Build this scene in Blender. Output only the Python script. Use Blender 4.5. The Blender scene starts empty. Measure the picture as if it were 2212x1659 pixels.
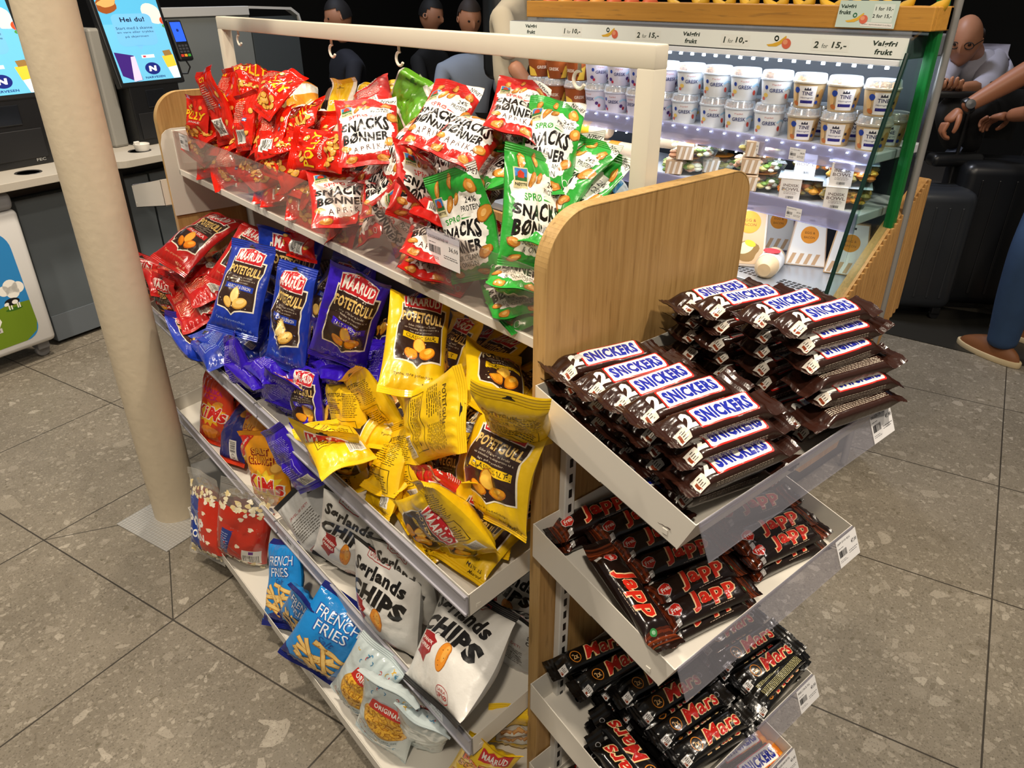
import bpy, bmesh, math, random
import numpy as np
from mathutils import Vector, Matrix
from mathutils.geometry import tessellate_polygon

# ------------------------------------------------------------------ camera, world, lights, exposure
SC = bpy.context.scene
COL = SC.collection
cam_d = bpy.data.cameras.new('camera'); cam = bpy.data.objects.new('camera', cam_d); COL.objects.link(cam)
cam.location = (0, 0, 1.44)
cam.rotation_euler = (math.radians(62.01), 0, math.radians(-40.1))
cam_d.sensor_width = 36.0; cam_d.lens = 36.0 * 1602 / 2212
cam_d.clip_start = 0.02; cam_d.clip_end = 60
SC.camera = cam
SC.view_settings.view_transform = 'Standard'; SC.view_settings.look = 'None'
SC.view_settings.gamma = 1.0; SC.view_settings.use_curve_mapping = False
SC.view_settings.exposure = 0.0
world = bpy.data.worlds.new('world'); SC.world = world; world.use_nodes = True
_bg = world.node_tree.nodes['Background']
_bg.inputs[0].default_value = (1.0, 0.93, 0.84, 1); _bg.inputs[1].default_value = 0.14

def lamp(name, loc, power, size, col=(1.0, 0.87, 0.70), target=None, spread=140, shape='DISK', size_y=None):
    d = bpy.data.lights.new(name, 'AREA'); d.shape = shape; d.size = size
    if size_y: d.size_y = size_y
    d.energy = power; d.color = col; d.spread = math.radians(spread)
    o = bpy.data.objects.new(name, d); COL.objects.link(o); o.location = loc
    if target is not None:
        o.rotation_euler = (Vector(target) - Vector(loc)).to_track_quat('-Z', 'Y').to_euler()
    return o
lamp('ceiling_spotlight', (0.1, 1.0, 2.9), 24, 0.16, target=(0.35, 1.2, 0))
lamp('ceiling_spotlight', (1.35, -0.25, 2.9), 24, 0.16, target=(1.1, 0.3, 0))
lamp('ceiling_spotlight', (-0.55, -0.5, 2.9), 20, 0.16, target=(0.3, 0.6, 0.4))
lamp('ceiling_spotlight', (-0.5, 2.3, 2.9), 24, 0.16, target=(0.1, 2.9, 0))
lamp('ceiling_spotlight', (1.0, 2.9, 2.9), 26, 0.16, target=(1.2, 4.0, 0.6))  # added fill aimed at the self checkouts, brightens the counter and left background
lamp('ceiling_spotlight', (1.5, 2.6, 2.9), 12, 0.16, target=(1.2, 2.6, 0))
lamp('ceiling_spotlight', (2.3, 0.0, 2.9), 14, 0.16, target=(2.3, 0.1, 0))

# ------------------------------------------------------------------ helpers
def lin(h):
    if not isinstance(h, str): return tuple(h)
    h = h.lstrip('#'); out = []
    for i in (0, 2, 4):
        c = int(h[i:i+2], 16) / 255
        out.append(c / 12.92 if c <= 0.04045 else ((c + 0.055) / 1.055) ** 2.4)
    return tuple(out)

MATS = {}
def nt(m):
    t = m.node_tree; return t, t.nodes, t.links, t.nodes['Principled BSDF']
def mat(name, col, rough=0.5, metal=0.0, spec=0.5, coat=0.0, bump=0.0, bscale=60.0, noise=0.0, emit=0.0):
    key = (name, col, rough, metal, spec, coat, bump, bscale, noise, emit)
    if key in MATS: return MATS[key]
    m = bpy.data.materials.new(name); m.use_nodes = True
    t, N, L, b = nt(m); c = lin(col)
    b.inputs['Base Color'].default_value = (*c, 1); b.inputs['Roughness'].default_value = rough
    b.inputs['Metallic'].default_value = metal; b.inputs['Specular IOR Level'].default_value = spec
    b.inputs['Coat Weight'].default_value = coat; b.inputs['Coat Roughness'].default_value = 0.12
    if emit > 0:
        b.inputs['Emission Color'].default_value = (*c, 1); b.inputs['Emission Strength'].default_value = emit
    if bump > 0 or noise > 0:
        tc = N.new('ShaderNodeTexCoord'); n = N.new('ShaderNodeTexNoise')
        n.inputs['Scale'].default_value = bscale; n.inputs['Detail'].default_value = 3
        L.new(tc.outputs['Object'], n.inputs['Vector'])
        if bump > 0:
            bp = N.new('ShaderNodeBump'); bp.inputs['Strength'].default_value = bump; bp.inputs['Distance'].default_value = 0.004
            L.new(n.outputs['Fac'], bp.inputs['Height']); L.new(bp.outputs['Normal'], b.inputs['Normal'])
        if noise > 0:
            mx = N.new('ShaderNodeMix'); mx.data_type = 'RGBA'
            mx.inputs[6].default_value = (*[x * (1 - noise) for x in c], 1); mx.inputs[7].default_value = (*[min(1, x * (1 + noise)) for x in c], 1)
            L.new(n.outputs['Fac'], mx.inputs[0]); L.new(mx.outputs[2], b.inputs['Base Color'])
    MATS[key] = m
    return m
def film(col, gloss=0.30):      # printed plastic film: sharp folds and fine crinkles
    key = ('film', col, gloss)
    if key in MATS: return MATS[key]
    m = bpy.data.materials.new('printed_film'); m.use_nodes = True
    t, N, L, b = nt(m); c = lin(col)
    b.inputs['Base Color'].default_value = (*c, 1); b.inputs['Roughness'].default_value = gloss; b.inputs['Specular IOR Level'].default_value = 0.5
    b.inputs['Coat Weight'].default_value = 0.3; b.inputs['Coat Roughness'].default_value = 0.10
    tc = N.new('ShaderNodeTexCoord')
    n1 = N.new('ShaderNodeTexNoise'); n1.noise_type = 'RIDGED_MULTIFRACTAL'; n1.inputs['Scale'].default_value = 17; n1.inputs['Detail'].default_value = 2.5; n1.inputs['Roughness'].default_value = 0.45
    n2 = N.new('ShaderNodeTexNoise'); n2.inputs['Scale'].default_value = 80; n2.inputs['Detail'].default_value = 2
    L.new(tc.outputs['Object'], n1.inputs['Vector']); L.new(tc.outputs['Object'], n2.inputs['Vector'])
    b1 = N.new('ShaderNodeBump'); b1.inputs['Strength'].default_value = 0.42; b1.inputs['Distance'].default_value = 0.006; L.new(n1.outputs['Fac'], b1.inputs['Height'])
    b2 = N.new('ShaderNodeBump'); b2.inputs['Strength'].default_value = 0.22; b2.inputs['Distance'].default_value = 0.004; L.new(n2.outputs['Fac'], b2.inputs['Height']); L.new(b1.outputs[0], b2.inputs['Normal'])
    L.new(b2.outputs[0], b.inputs['Normal'])
    MATS[key] = m
    return m
def foil(col):
    return mat('glossy_wrapper', col, rough=0.22, spec=0.5, coat=0.3, bump=0.18, bscale=90)
def paper(col): return mat('print', col, rough=0.55, spec=0.3)
def clear(name, tint='FFFFFF', refl=0.10, rough=0.03, milk=0.0, milkcol='FFFFFF'):
    key = ('clear', name, tint, refl, rough, milk)
    if key in MATS: return MATS[key]
    m = bpy.data.materials.new(name); m.use_nodes = True
    t, N, L, b = nt(m); out = N['Material Output']
    tr = N.new('ShaderNodeBsdfTransparent'); tr.inputs[0].default_value = (*lin(tint), 1)
    gl = N.new('ShaderNodeBsdfGlossy'); gl.inputs['Roughness'].default_value = rough
    fr = N.new('ShaderNodeLayerWeight'); fr.inputs['Blend'].default_value = 0.5
    pw = N.new('ShaderNodeMath'); pw.operation = 'POWER'; pw.inputs[1].default_value = 4.0; L.new(fr.outputs['Facing'], pw.inputs[0])
    mp = N.new('ShaderNodeMath'); mp.operation = 'MULTIPLY_ADD'; mp.inputs[1].default_value = 0.7; mp.inputs[2].default_value = refl * 0.3
    L.new(pw.outputs[0], mp.inputs[0])
    mx = N.new('ShaderNodeMixShader'); L.new(mp.outputs[0], mx.inputs[0]); L.new(tr.outputs[0], mx.inputs[1]); L.new(gl.outputs[0], mx.inputs[2])
    last = mx
    if milk > 0:
        df = N.new('ShaderNodeBsdfDiffuse'); df.inputs[0].default_value = (*lin(milkcol), 1)
        m2 = N.new('ShaderNodeMixShader'); m2.inputs[0].default_value = milk
        L.new(mx.outputs[0], m2.inputs[1]); L.new(df.outputs[0], m2.inputs[2]); last = m2
    L.new(last.outputs[0], out.inputs['Surface'])
    N.remove(b)
    MATS[key] = m
    return m

def mesh_obj(name, verts, faces, mats, parent=None, midx=None, smooth=False):
    me = bpy.data.meshes.new(name)
    V = verts.tolist() if isinstance(verts, np.ndarray) else verts
    F = faces.tolist() if isinstance(faces, np.ndarray) else faces
    me.from_pydata(V, [], F)
    for m in (mats if isinstance(mats, (list, tuple)) else [mats]): me.materials.append(m)
    if midx is not None: me.polygons.foreach_set('material_index', np.asarray(midx, dtype=np.int32))
    if smooth: me.polygons.foreach_set('use_smooth', np.ones(len(me.polygons), dtype=bool))
    me.update()
    o = bpy.data.objects.new(name, me); COL.objects.link(o)
    if parent is not None: o.parent = parent
    return o
def empty(name, loc=(0, 0, 0), rz=0.0, M=None):
    o = bpy.data.objects.new(name, None); COL.objects.link(o); o.empty_display_size = 0.05
    if M is not None: o.matrix_world = M
    else: o.location = loc; o.rotation_euler = (0, 0, rz)
    return o
def tag(o, label, cat, group=None):
    o['label'] = label; o['category'] = cat
    if group: o['group'] = group
    return o
def attach(o, root):
    o.parent = root; o.matrix_parent_inverse = Matrix.Translation(root.location).inverted() if root.rotation_euler.z == 0 else (Matrix.Translation(root.location) @ root.rotation_euler.to_matrix().to_4x4()).inverted(); return o
def struct(o): o['kind'] = 'structure'; return o
def copy_tree(o, parent=None):
    c = o.copy(); COL.objects.link(c)
    if parent is not None: c.parent = parent
    for ch in list(o.children): copy_tree(ch, c)
    return c

class MB:
    """collects bevelled boxes, prisms, tubes and lathes, linked as one mesh object"""
    def __init__(s): s.v = []; s.f = []; s.m = []
    def add(s, v, f, mi=0):
        k = len(s.v); s.v += [tuple(p) for p in v]; s.f += [tuple(i + k for i in q) for q in f]; s.m += [mi] * len(f); return s
    def bm(s, bm, mi=0, M=None):
        if M is not None: bm.transform(M)
        bm.verts.index_update()
        s.add([v.co[:] for v in bm.verts], [[v.index for v in f.verts] for f in bm.faces], mi); bm.free(); return s
    def box(s, a, b, bev=0.0, mi=0, M=None, seg=2):
        bm = bmesh.new(); bmesh.ops.create_cube(bm, size=1)
        a = Vector(a); b = Vector(b)
        for v in bm.verts: v.co = Vector([(a[i] + b[i]) / 2 + v.co[i] * (b[i] - a[i]) for i in range(3)])
        if bev > 0: bmesh.ops.bevel(bm, geom=bm.edges[:], offset=bev, segments=seg, profile=0.5, affect='EDGES')
        return s.bm(bm, mi, M)
    def prism(s, pts, a, b, axis='z', mi=0, bev=0.0, M=None):
        bm = bmesh.new()
        def P(p, h):
            return {'z': (p[0], p[1], h), 'y': (p[0], h, p[1]), 'x': (h, p[0], p[1])}[axis]
        A = [bm.verts.new(P(p, a)) for p in pts]; B = [bm.verts.new(P(p, b)) for p in pts]
        n = len(pts); bm.faces.new(A); bm.faces.new(B[::-1])
        for i in range(n): bm.faces.new((A[i], B[i], B[(i+1) % n], A[(i+1) % n]))
        bmesh.ops.recalc_face_normals(bm, faces=bm.faces[:])
        if bev > 0:
            ed = [e for e in bm.edges if len(e.link_faces) == 2 and e.calc_face_angle(0) > 0.9]
            bmesh.ops.bevel(bm, geom=ed, offset=bev, segments=2, profile=0.5, affect='EDGES')
        return s.bm(bm, mi, M)
    def tube(s, pts, r, n=10, mi=0, cap=True):
        pts = [Vector(p) for p in pts]; R = r if isinstance(r, (list, tuple)) else [r] * len(pts)
        rings = []; prev = None
        for i, p in enumerate(pts):
            d = (pts[min(i+1, len(pts)-1)] - pts[max(i-1, 0)]).normalized()
            if prev is None:
                a = Vector((0, 0, 1)) if abs(d.z) < 0.9 else Vector((1, 0, 0)); u = d.cross(a).normalized()
            else: u = (prev - d * prev.dot(d)).normalized()
            prev = u; w = d.cross(u)
            rings.append([p + (u * math.cos(2*math.pi*k/n) + w * math.sin(2*math.pi*k/n)) * R[i] for k in range(n)])
        V = [q for r_ in rings for q in r_]; F = []
        for i in range(len(pts)-1):
            for k in range(n): F.append((i*n+k, i*n+(k+1) % n, (i+1)*n+(k+1) % n, (i+1)*n+k))
        if cap: F.append(tuple(range(n))[::-1]); F.append(tuple((len(pts)-1)*n+k for k in range(n)))
        return s.add(V, F, mi)
    def lathe(s, prof, n=32, c=(0, 0, 0), mi=0):
        V = []; F = []
        for r, z in prof:
            for k in range(n):
                a = 2*math.pi*k/n; V.append((c[0] + r*math.cos(a), c[1] + r*math.sin(a), c[2] + z))
        for i in range(len(prof)-1):
            for k in range(n): F.append((i*n+k, i*n+(k+1) % n, (i+1)*n+(k+1) % n, (i+1)*n+k))
        if prof[0][0] > 1e-5: F.append(tuple(range(n))[::-1])
        if prof[-1][0] > 1e-5: F.append(tuple((len(prof)-1)*n+k for k in range(n)))
        return s.add(V, F, mi)
    def build(s, name, mats, parent=None, smooth=False):
        o = mesh_obj(name, s.v, s.f, mats, parent, s.m)
        if smooth:
            me = o.data; me.polygons.foreach_set('use_smooth', np.ones(len(me.polygons), dtype=bool))
            bm = bmesh.new(); bm.from_mesh(me)
            for e in bm.edges:
                if len(e.link_faces) != 2 or e.calc_face_angle(0) > 0.7: e.smooth = False
            bm.to_mesh(me); bm.free()
        return o

# ---- flat artwork: shapes and letters in millimetre-like units, later laid onto curved surfaces
_TX = {}
def text_tris(s, shear=0.0, off=0.0, res=2):
    k = (s, shear, off, res)
    if k in _TX: return _TX[k]
    cu = bpy.data.curves.new('t', 'FONT'); cu.body = s; cu.size = 1.0; cu.shear = shear; cu.offset = off
    cu.align_x = 'CENTER'; cu.align_y = 'CENTER'; cu.resolution_u = res; cu.space_character = 1+max(0.0, off)*2.4
    o = bpy.data.objects.new('t', cu); COL.objects.link(o)
    bpy.context.view_layer.update()
    me = o.evaluated_get(bpy.context.evaluated_depsgraph_get()).to_mesh()
    me.calc_loop_triangles()
    V = np.array([v.co[:2] for v in me.vertices], dtype=float).reshape(-1, 2)
    T = np.array([t.vertices[:] for t in me.loop_triangles], dtype=int).reshape(-1, 3)
    bpy.data.objects.remove(o); bpy.data.curves.remove(cu)
    if len(V):
        V[:, 0] -= (V[:, 0].min() + V[:, 0].max()) / 2; V[:, 1] -= (V[:, 1].min() + V[:, 1].max()) / 2
    _TX[k] = (V, T)
    return V, T

class Art:
    def __init__(s, W, H): s.W = W; s.H = H; s.items = []; s.cache = {}
    def raw(s, V, T, col, lv=1): s.items.append((np.asarray(V, float), np.asarray(T, int), col, lv)); return s
    def poly(s, col, pts, lv=1):
        T = tessellate_polygon([[Vector((p[0], p[1], 0)) for p in pts]])
        return s.raw(pts, T, col, lv)
    def rect(s, col, x0, y0, x1, y1, lv=1, rot=0):
        P = np.array([(x0, y0), (x1, y0), (x1, y1), (x0, y1)], float)
        if rot:
            c = P.mean(0); a = math.radians(rot); R = np.array([[math.cos(a), -math.sin(a)], [math.sin(a), math.cos(a)]]); P = (P - c) @ R.T + c
        return s.raw(P, [(0, 1, 2), (0, 2, 3)], col, lv)
    def ell(s, col, cx, cy, rx, ry, rot=0, lv=1, n=20, wob=0, seed=0):
        a = np.linspace(0, 2*np.pi, n, endpoint=False); r = 1 + wob*np.sin(3*a + seed) + wob*0.6*np.sin(5*a + 2*seed)
        q = math.radians(rot); x = rx*r*np.cos(a); y = ry*r*np.sin(a)
        P = np.stack([cx + x*math.cos(q) - y*math.sin(q), cy + x*math.sin(q) + y*math.cos(q)], 1)
        P = np.vstack([P, [[cx, cy]]]); T = [(i, (i+1) % n, n) for i in range(n)]
        return s.raw(P, T, col, lv)
    def line(s, col, pts, w, lv=1):
        for (a, b) in zip(pts[:-1], pts[1:]):
            a = np.array(a, float); b = np.array(b, float); d = b - a; l = np.hypot(*d)
            if l < 1e-6: continue
            nrm = np.array([-d[1], d[0]]) / l * w / 2; e = d / l * w * 0.3
            s.raw([a - nrm - e, b - nrm + e, b + nrm + e, a + nrm - e], [(0, 1, 2), (0, 2, 3)], col, lv)
        return s
    def ring(s, col, cx, cy, r, w, lv=1, rx=None, n=24):
        rx = rx or r; a = np.linspace(0, 2*np.pi, n + 1)
        return s.line(col, [(cx + rx*math.cos(t), cy + r*math.sin(t)) for t in a], w, lv)
    def text(s, col, t, cx, cy, h, w=None, shear=0, off=0, rot=0, lv=2, warp=None, res=2, sx=1.0):
        """h = cap height, w = total width (letters squeezed to fit)"""
        V, T = text_tris(t, shear, off, res)
        if not len(V): return s
        hh = max(1e-6, V[:, 1].max() - V[:, 1].min()); ww = V[:, 0].max() - V[:, 0].min()
        ky = h / hh; kx = (w / ww) if w else ky * sx
        P = V * np.array([kx, ky])
        if warp is not None: P = warp(P)
        q = math.radians(rot); R = np.array([[math.cos(q), -math.sin(q)], [math.sin(q), math.cos(q)]])
        return s.raw(P @ R.T + np.array([cx, cy]), T, col, lv)
    def bars(s, col, x0, y0, x1, y1, n, seed=1, lv=2, vert=True):
        r = random.Random(seed); k = 0
        L_ = (x1 - x0) if vert else (y1 - y0); st = L_ / n
        for i in range(n):
            w = st * r.choice((0.3, 0.45, 0.7))
            if vert: s.rect(col, x0 + i*st, y0, x0 + i*st + w, y1, lv)
            else: s.rect(col, x0, y0 + i*st, x1, y0 + i*st + w, lv)
        return s
    def cut(s, us, vs):
        """triangles cut along the grid lines us x vs (in art units); arrays uv, tris, colour, level"""
        key = (len(us), len(vs), round(us[1], 4), round(vs[1], 4))
        if key in s.cache: return s.cache[key]
        bm = bmesh.new(); lay = bm.verts.layers.float.new('lv'); fl = bm.faces.layers.int.new('c')
        cols = []
        for V, T, col, lv in s.items:
            if col not in cols: cols.append(col)
            ci = cols.index(col)
            vv = []
            for p in V:
                q = bm.verts.new((min(max(p[0], us[0]), us[-1]), min(max(p[1], vs[0]), vs[-1]), 0)); q[lay] = lv; vv.append(q)
            for t in T:
                try: f = bm.faces.new([vv[i] for i in t]); f[fl] = ci
                except ValueError: pass
        dead = [f for f in bm.faces if f.calc_area() < 1e-7]
        bmesh.ops.delete(bm, geom=dead, context='FACES')
        for ax, ls in ((0, us), (1, vs)):
            for c in ls[1:-1]:
                g = bm.verts[:] + bm.edges[:] + bm.faces[:]
                no = (1, 0, 0) if ax == 0 else (0, 1, 0); co = (c, 0, 0) if ax == 0 else (0, c, 0)
                bmesh.ops.bisect_plane(bm, geom=g, dist=1e-6, plane_co=co, plane_no=no)
        bmesh.ops.triangulate(bm, faces=bm.faces[:])
        bm.verts.index_update()
        uv = np.array([v.co[:2] for v in bm.verts]).reshape(-1, 2); lv = np.array([v[lay] for v in bm.verts])
        T = []; C = []
        for f in bm.faces:
            a, b, c = [v.index for v in f.verts]
            ar = (uv[b][0]-uv[a][0])*(uv[c][1]-uv[a][1]) - (uv[b][1]-uv[a][1])*(uv[c][0]-uv[a][0])
            if abs(ar) < 1e-9: continue
            T.append((a, b, c) if ar > 0 else (a, c, b)); C.append(f[fl])
        bm.free()
        s.cache[key] = (uv, np.array(T, int).reshape(-1, 3), np.array(C, int), lv, cols)
        return s.cache[key]
    def flat(s, name, M, matf=paper, parent=None, base=None, step=0.00025, unit=0.001):
        """a flat print: art units (mm) to metres, laid on plane M (x right, y up, z out)"""
        V = []; F = []; mi = []; cols = []
        for P, T, col, lv in s.items:
            if col not in cols: cols.append(col)
            k = len(V); V += [(p[0]*unit, p[1]*unit, lv*step) for p in P]
            for t in T:
                a, b, c = [P[i] for i in t]
                ar = (b[0]-a[0])*(c[1]-a[1]) - (b[1]-a[1])*(c[0]-a[0])
                F.append([k+i for i in (t if ar > 0 else (t[0], t[2], t[1]))]); mi.append(cols.index(col))
        o = mesh_obj(name, V, F, [matf(c) for c in cols], parent, mi)
        if M is not None: o.matrix_local = M
        return o

def grid_eval(P, us, vs, uv):
    """point on a triangulated grid P[v,u] at art coordinates uv"""
    j = np.clip(np.searchsorted(us, uv[:, 0], side='right') - 1, 0, len(us) - 2)
    i = np.clip(np.searchsorted(vs, uv[:, 1], side='right') - 1, 0, len(vs) - 2)
    fu = ((uv[:, 0] - us[j]) / (us[j+1] - us[j]))[:, None]; fv = ((uv[:, 1] - vs[i]) / (vs[i+1] - vs[i]))[:, None]
    a = P[i, j]; b = P[i, j+1]; c = P[i+1, j+1]; d = P[i+1, j]
    return np.where(fu >= fv, a + fu*(b-a) + fv*(c-b), a + fv*(d-a) + fu*(c-d)), i
def grid_normals(P):
    gu = np.gradient(P, axis=1); gv = np.gradient(P, axis=0); n = np.cross(gu, gv)
    return n / (np.linalg.norm(n, axis=2, keepdims=True) + 1e-12)
def frame(loc, xdir, ydir):
    x = Vector(xdir).normalized(); y = Vector(ydir); y = (y - x*y.dot(x)).normalized(); z = x.cross(y)
    return Matrix(((x.x, y.x, z.x, loc[0]), (x.y, y.y, z.y, loc[1]), (x.z, y.z, z.z, loc[2]), (0, 0, 0, 1)))

# ------------------------------------------------------------------ printed snack bags
KIND = {}
def kind(name, w, h, T, base, back, front_art, back_art, seal=None, gloss=0.30, st=0.075, sb=0.06, obj='crisp_bag', basem=None):
    KIND[name] = dict(w=w, h=h, T=T, base=base, back=back, fa=front_art, ba=back_art, seal=seal or base, gloss=gloss, st=st, sb=sb, obj=obj, basem=basem)
def sstep(x): x = np.clip(x, 0, 1); return x*x*(3-2*x)
def crumple(X, Y, w, h, rng, n, amp):
    Z = np.zeros_like(X)
    for _ in range(n):
        cx = rng.uniform(-0.5, 0.5)*w; cy = rng.uniform(-0.45, 0.45)*h; a = rng.uniform(0, np.pi)
        dx = X-cx; dy = Y-cy; al = dx*np.cos(a)+dy*np.sin(a); pe = -dx*np.sin(a)+dy*np.cos(a)
        sg = rng.uniform(0.004, 0.012); L = rng.uniform(0.018, 0.06)
        Z += rng.choice([-1, 1])*amp*rng.uniform(0.4, 1)*np.exp(-np.abs(pe)/sg)*np.exp(-(al/L)**2)
    return Z
NU = 31
def bag(kd, M, sw=1.0, sh=1.0, seed=1, crum=1.0, bends=((0.0, 0.0, 1.0),), puff=1.0, twist=0.0, label='', cat='snack bag', group=None, name=None):
    K = KIND[kd]; rng = np.random.default_rng(seed)
    w = K['w']*sw; h = K['h']*sh; T = K['T']*puff; st, sb = K['st'], K['sb']; H = 100*K['h']/K['w']
    us = np.linspace(0, 1, NU); us = 0.5 - 0.5*np.cos(np.pi*us)*0.55 - 0.45*(0.5-us); us[0] = 0; us[-1] = 1
    vs = np.concatenate([np.linspace(0, sb, 7)[:-1], np.linspace(sb, 1-st, 43), np.linspace(1-st, 1, 9)[1:]])
    U, Vv = np.meshgrid(us, vs)
    X0 = (U-0.5)*w; Y = (Vv-0.5)*h
    tb = np.clip((Vv-sb)/(1-st-sb), 0, 1)
    prof = np.clip(np.sin(np.pi*tb), 0, 1)**0.55 * (1.12-0.35*tb)
    inseal = (Vv <= sb+1e-9) | (Vv >= 1-st-1e-9)
    lam = rng.uniform(0.012, 0.022, 3); ph = rng.uniform(0, 6.3, 6)
    near = np.exp(-np.minimum(np.abs(Vv-sb), np.abs(1-st-Vv))*h/0.022)*(~inseal)
    rib = np.where(inseal, np.where(np.arange(len(vs))[:, None] % 2 == 0, 0.0005, -0.0005), 0.0)
    curl = rng.uniform(-1, 1)*0.010
    wave = (np.sin(2*np.pi*X0/(w*0.8)+ph[4])*0.003)*np.clip(1-prof, 0, 1)
    def side(sg):
        edge = 1-np.abs(2*U-1)**2.4
        X = X0*(1-0.10*prof*(1-np.abs(2*U-1)**3*0.3))
        env = np.clip(edge, 0, 1)**0.6
        Z = T*prof*env
        Z = Z + env*prof*crumple(X0, Y, w, h, rng, int(34*crum), 0.0056*crum)
        Z = Z + env*near*crum*(0.0022*np.sin(2*np.pi*X0/lam[0]+ph[0])+0.0018*np.sin(2*np.pi*X0/lam[1]+ph[1]+sg))
        for _ in range(2):      # broad dents
            cx, cy = rng.uniform(-0.35, 0.35)*w, rng.uniform(-0.35, 0.35)*h
            Z = Z - 0.009*crum*env*prof*np.exp(-(((X0-cx)/(0.25*w))**2+((Y-cy)/(0.14*h))**2))
        Z = np.maximum(Z, 0.0006*env)
        Z = Z*sg + rib + wave + curl*(2*U-1)**2*np.clip(1-prof, 0, 1)
        return X, Z
    def warp(X, Z):
        if twist:
            a = twist*(Vv-0.5); X, Z = X*np.cos(a)-Z*np.sin(a), X*np.sin(a)+Z*np.cos(a)
        th = np.zeros_like(vs)
        for y0, ang, band in bends:
            if ang: th = th + math.radians(ang)*sstep((vs-y0)/band)
        ths = 0.5*(th[1:]+th[:-1]); dv = np.diff(vs)*h
        yc = np.concatenate([[0], np.cumsum(np.cos(ths)*dv)]); zc = np.concatenate([[0], np.cumsum(np.sin(ths)*dv)])
        k = np.argmin(np.abs(vs-0.5)); yc -= yc[k]; zc -= zc[k]
        return np.stack([X, yc[:, None]-Z*np.sin(th)[:, None], zc[:, None]+Z*np.cos(th)[:, None]], 2)
    Pf = warp(*side(1.0))
    Xb, Zb = side(-1.0); Pb = warp(Xb, Zb)[:, ::-1]
    usb = 1-us[::-1]
    zig = np.where(np.arange(NU) % 2 == 0, 0.0, 0.0016)[:, None]*np.array([0, 1, 0])
    parts = {0: [], 1: [], 2: []}
    nv = len(vs); kb = 6; kt = nv-9
    mats = []; 
    def mi(m):
        if m not in mats: mats.append(m)
        return mats.index(m)
    bf = K['basem'] or film(K['base'], K['gloss']); bb = K['basem'] or film(K['back'], K['gloss']); bs = K['basem'] or film(K['seal'], K['gloss'])
    for P, uu, art, bm_ in ((Pf, us, K['fa'], bf), (Pb, usb, K['ba'], bb)):
        n = P.shape[1]; I, J = np.meshgrid(np.arange(nv-1), np.arange(n-1), indexing='ij'); I = I.ravel(); J = J.ravel()
        a = I*n+J; b = a+1; d = a+n; c = d+1
        T3 = np.concatenate([np.stack([a, b, c], 1), np.stack([a, c, d], 1)]); row = np.concatenate([I, I])
        V3 = P.reshape(-1, 3)
        reg = np.where(row < kb, 1, np.where(row >= kt, 2, 0))
        for r in (0, 1, 2):
            parts[r].append((V3, T3[reg == r], mi(bm_ if r == 0 else bs), None))
        if art is not None:
            uv, Td, Ci, lv, cols = art.cut(uu*100, vs*H)
            N = grid_normals(P)
            pos, ri = grid_eval(P, uu*100, vs*H, uv); nn, _ = grid_eval(N, uu*100, vs*H, uv)
            pos = pos + nn*(0.00030+0.00013*lv)[:, None]
            cen = uv[Td].mean(1)[:, 1]; rowd = np.clip(np.searchsorted(vs*H, cen, side='right')-1, 0, nv-2)
            regd = np.where(rowd < kb, 1, np.where(rowd >= kt, 2, 0))
            cm = np.array([mi(film(c_, K['gloss'])) for c_ in cols])
            for r in (0, 1, 2):
                s_ = regd == r
                if s_.any(): parts[r].append((pos, Td[s_], None, cm[Ci[s_]]))
    root = empty(name or K['obj'])
    root.matrix_world = M
    for r, nm in ((0, 'pouch'), (1, 'bottom_seal'), (2, 'top_seal')):
        VV = []; FF = []; MM = []; k = 0
        for V3, T3, m1, ma in parts[r]:
            used = np.unique(T3); rm = np.full(len(V3), -1); rm[used] = np.arange(len(used))+k
            VV.append(V3[used]); FF.append(rm[T3]); k += len(used)
            MM.append(np.full(len(T3), m1) if ma is None else ma)
        o = mesh_obj(nm, np.concatenate(VV), np.concatenate(FF), mats, root, np.concatenate(MM), smooth=(r == 0))
    return tag(root, label, cat, group)

# ------------------------------------------------------------------ artwork of the bags (width = 100 units)
BLK = '161414'; WHT = 'F4F1EA'
def chipset(a, x, y, s=1.0, c1='E59A1E', c2='F6C24A', c3='C56E10', lv=4):
    a.ell(c3, x-10*s, y-4*s, 11*s, 7*s, -35, lv); a.ell(c1, x-10*s, y-3*s, 10*s, 6*s, -35, lv+1)
    a.ell(c3, x+1*s, y+9*s, 9*s, 13*s, 12, lv); a.ell(c2, x+1*s, y+9*s, 8*s, 12*s, 12, lv+1)
    a.ell(c3, x+13*s, y-3*s, 12*s, 8*s, 30, lv+1); a.ell(c1, x+13*s, y-2*s, 11*s, 7*s, 30, lv+2); a.ell(c2, x+14*s, y, 6*s, 3*s, 30, lv+3)
def bean(a, x, y, rx, ry, rot, lv=2, c='D08A34'):
    a.ell('9A5A18', x, y, rx, ry, rot, lv, wob=0.05, seed=x); a.ell(c, x+0.4, y+0.5, rx*0.9, ry*0.86, rot, lv+1, wob=0.06, seed=y); a.ell('E9B468', x+0.8, y+1.2, rx*0.45, ry*0.36, rot, lv+2)
def finep(a, col, x0, y0, x1, n, dy, h, seed=1, lv=1):
    r = random.Random(seed)
    for i in range(n):
        x = x0; y = y0-i*dy
        while x < x1-4:
            w = r.uniform(2, 7); a.rect(col, x, y, min(x+w, x1), y+h, lv); x += w+1.3
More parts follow.
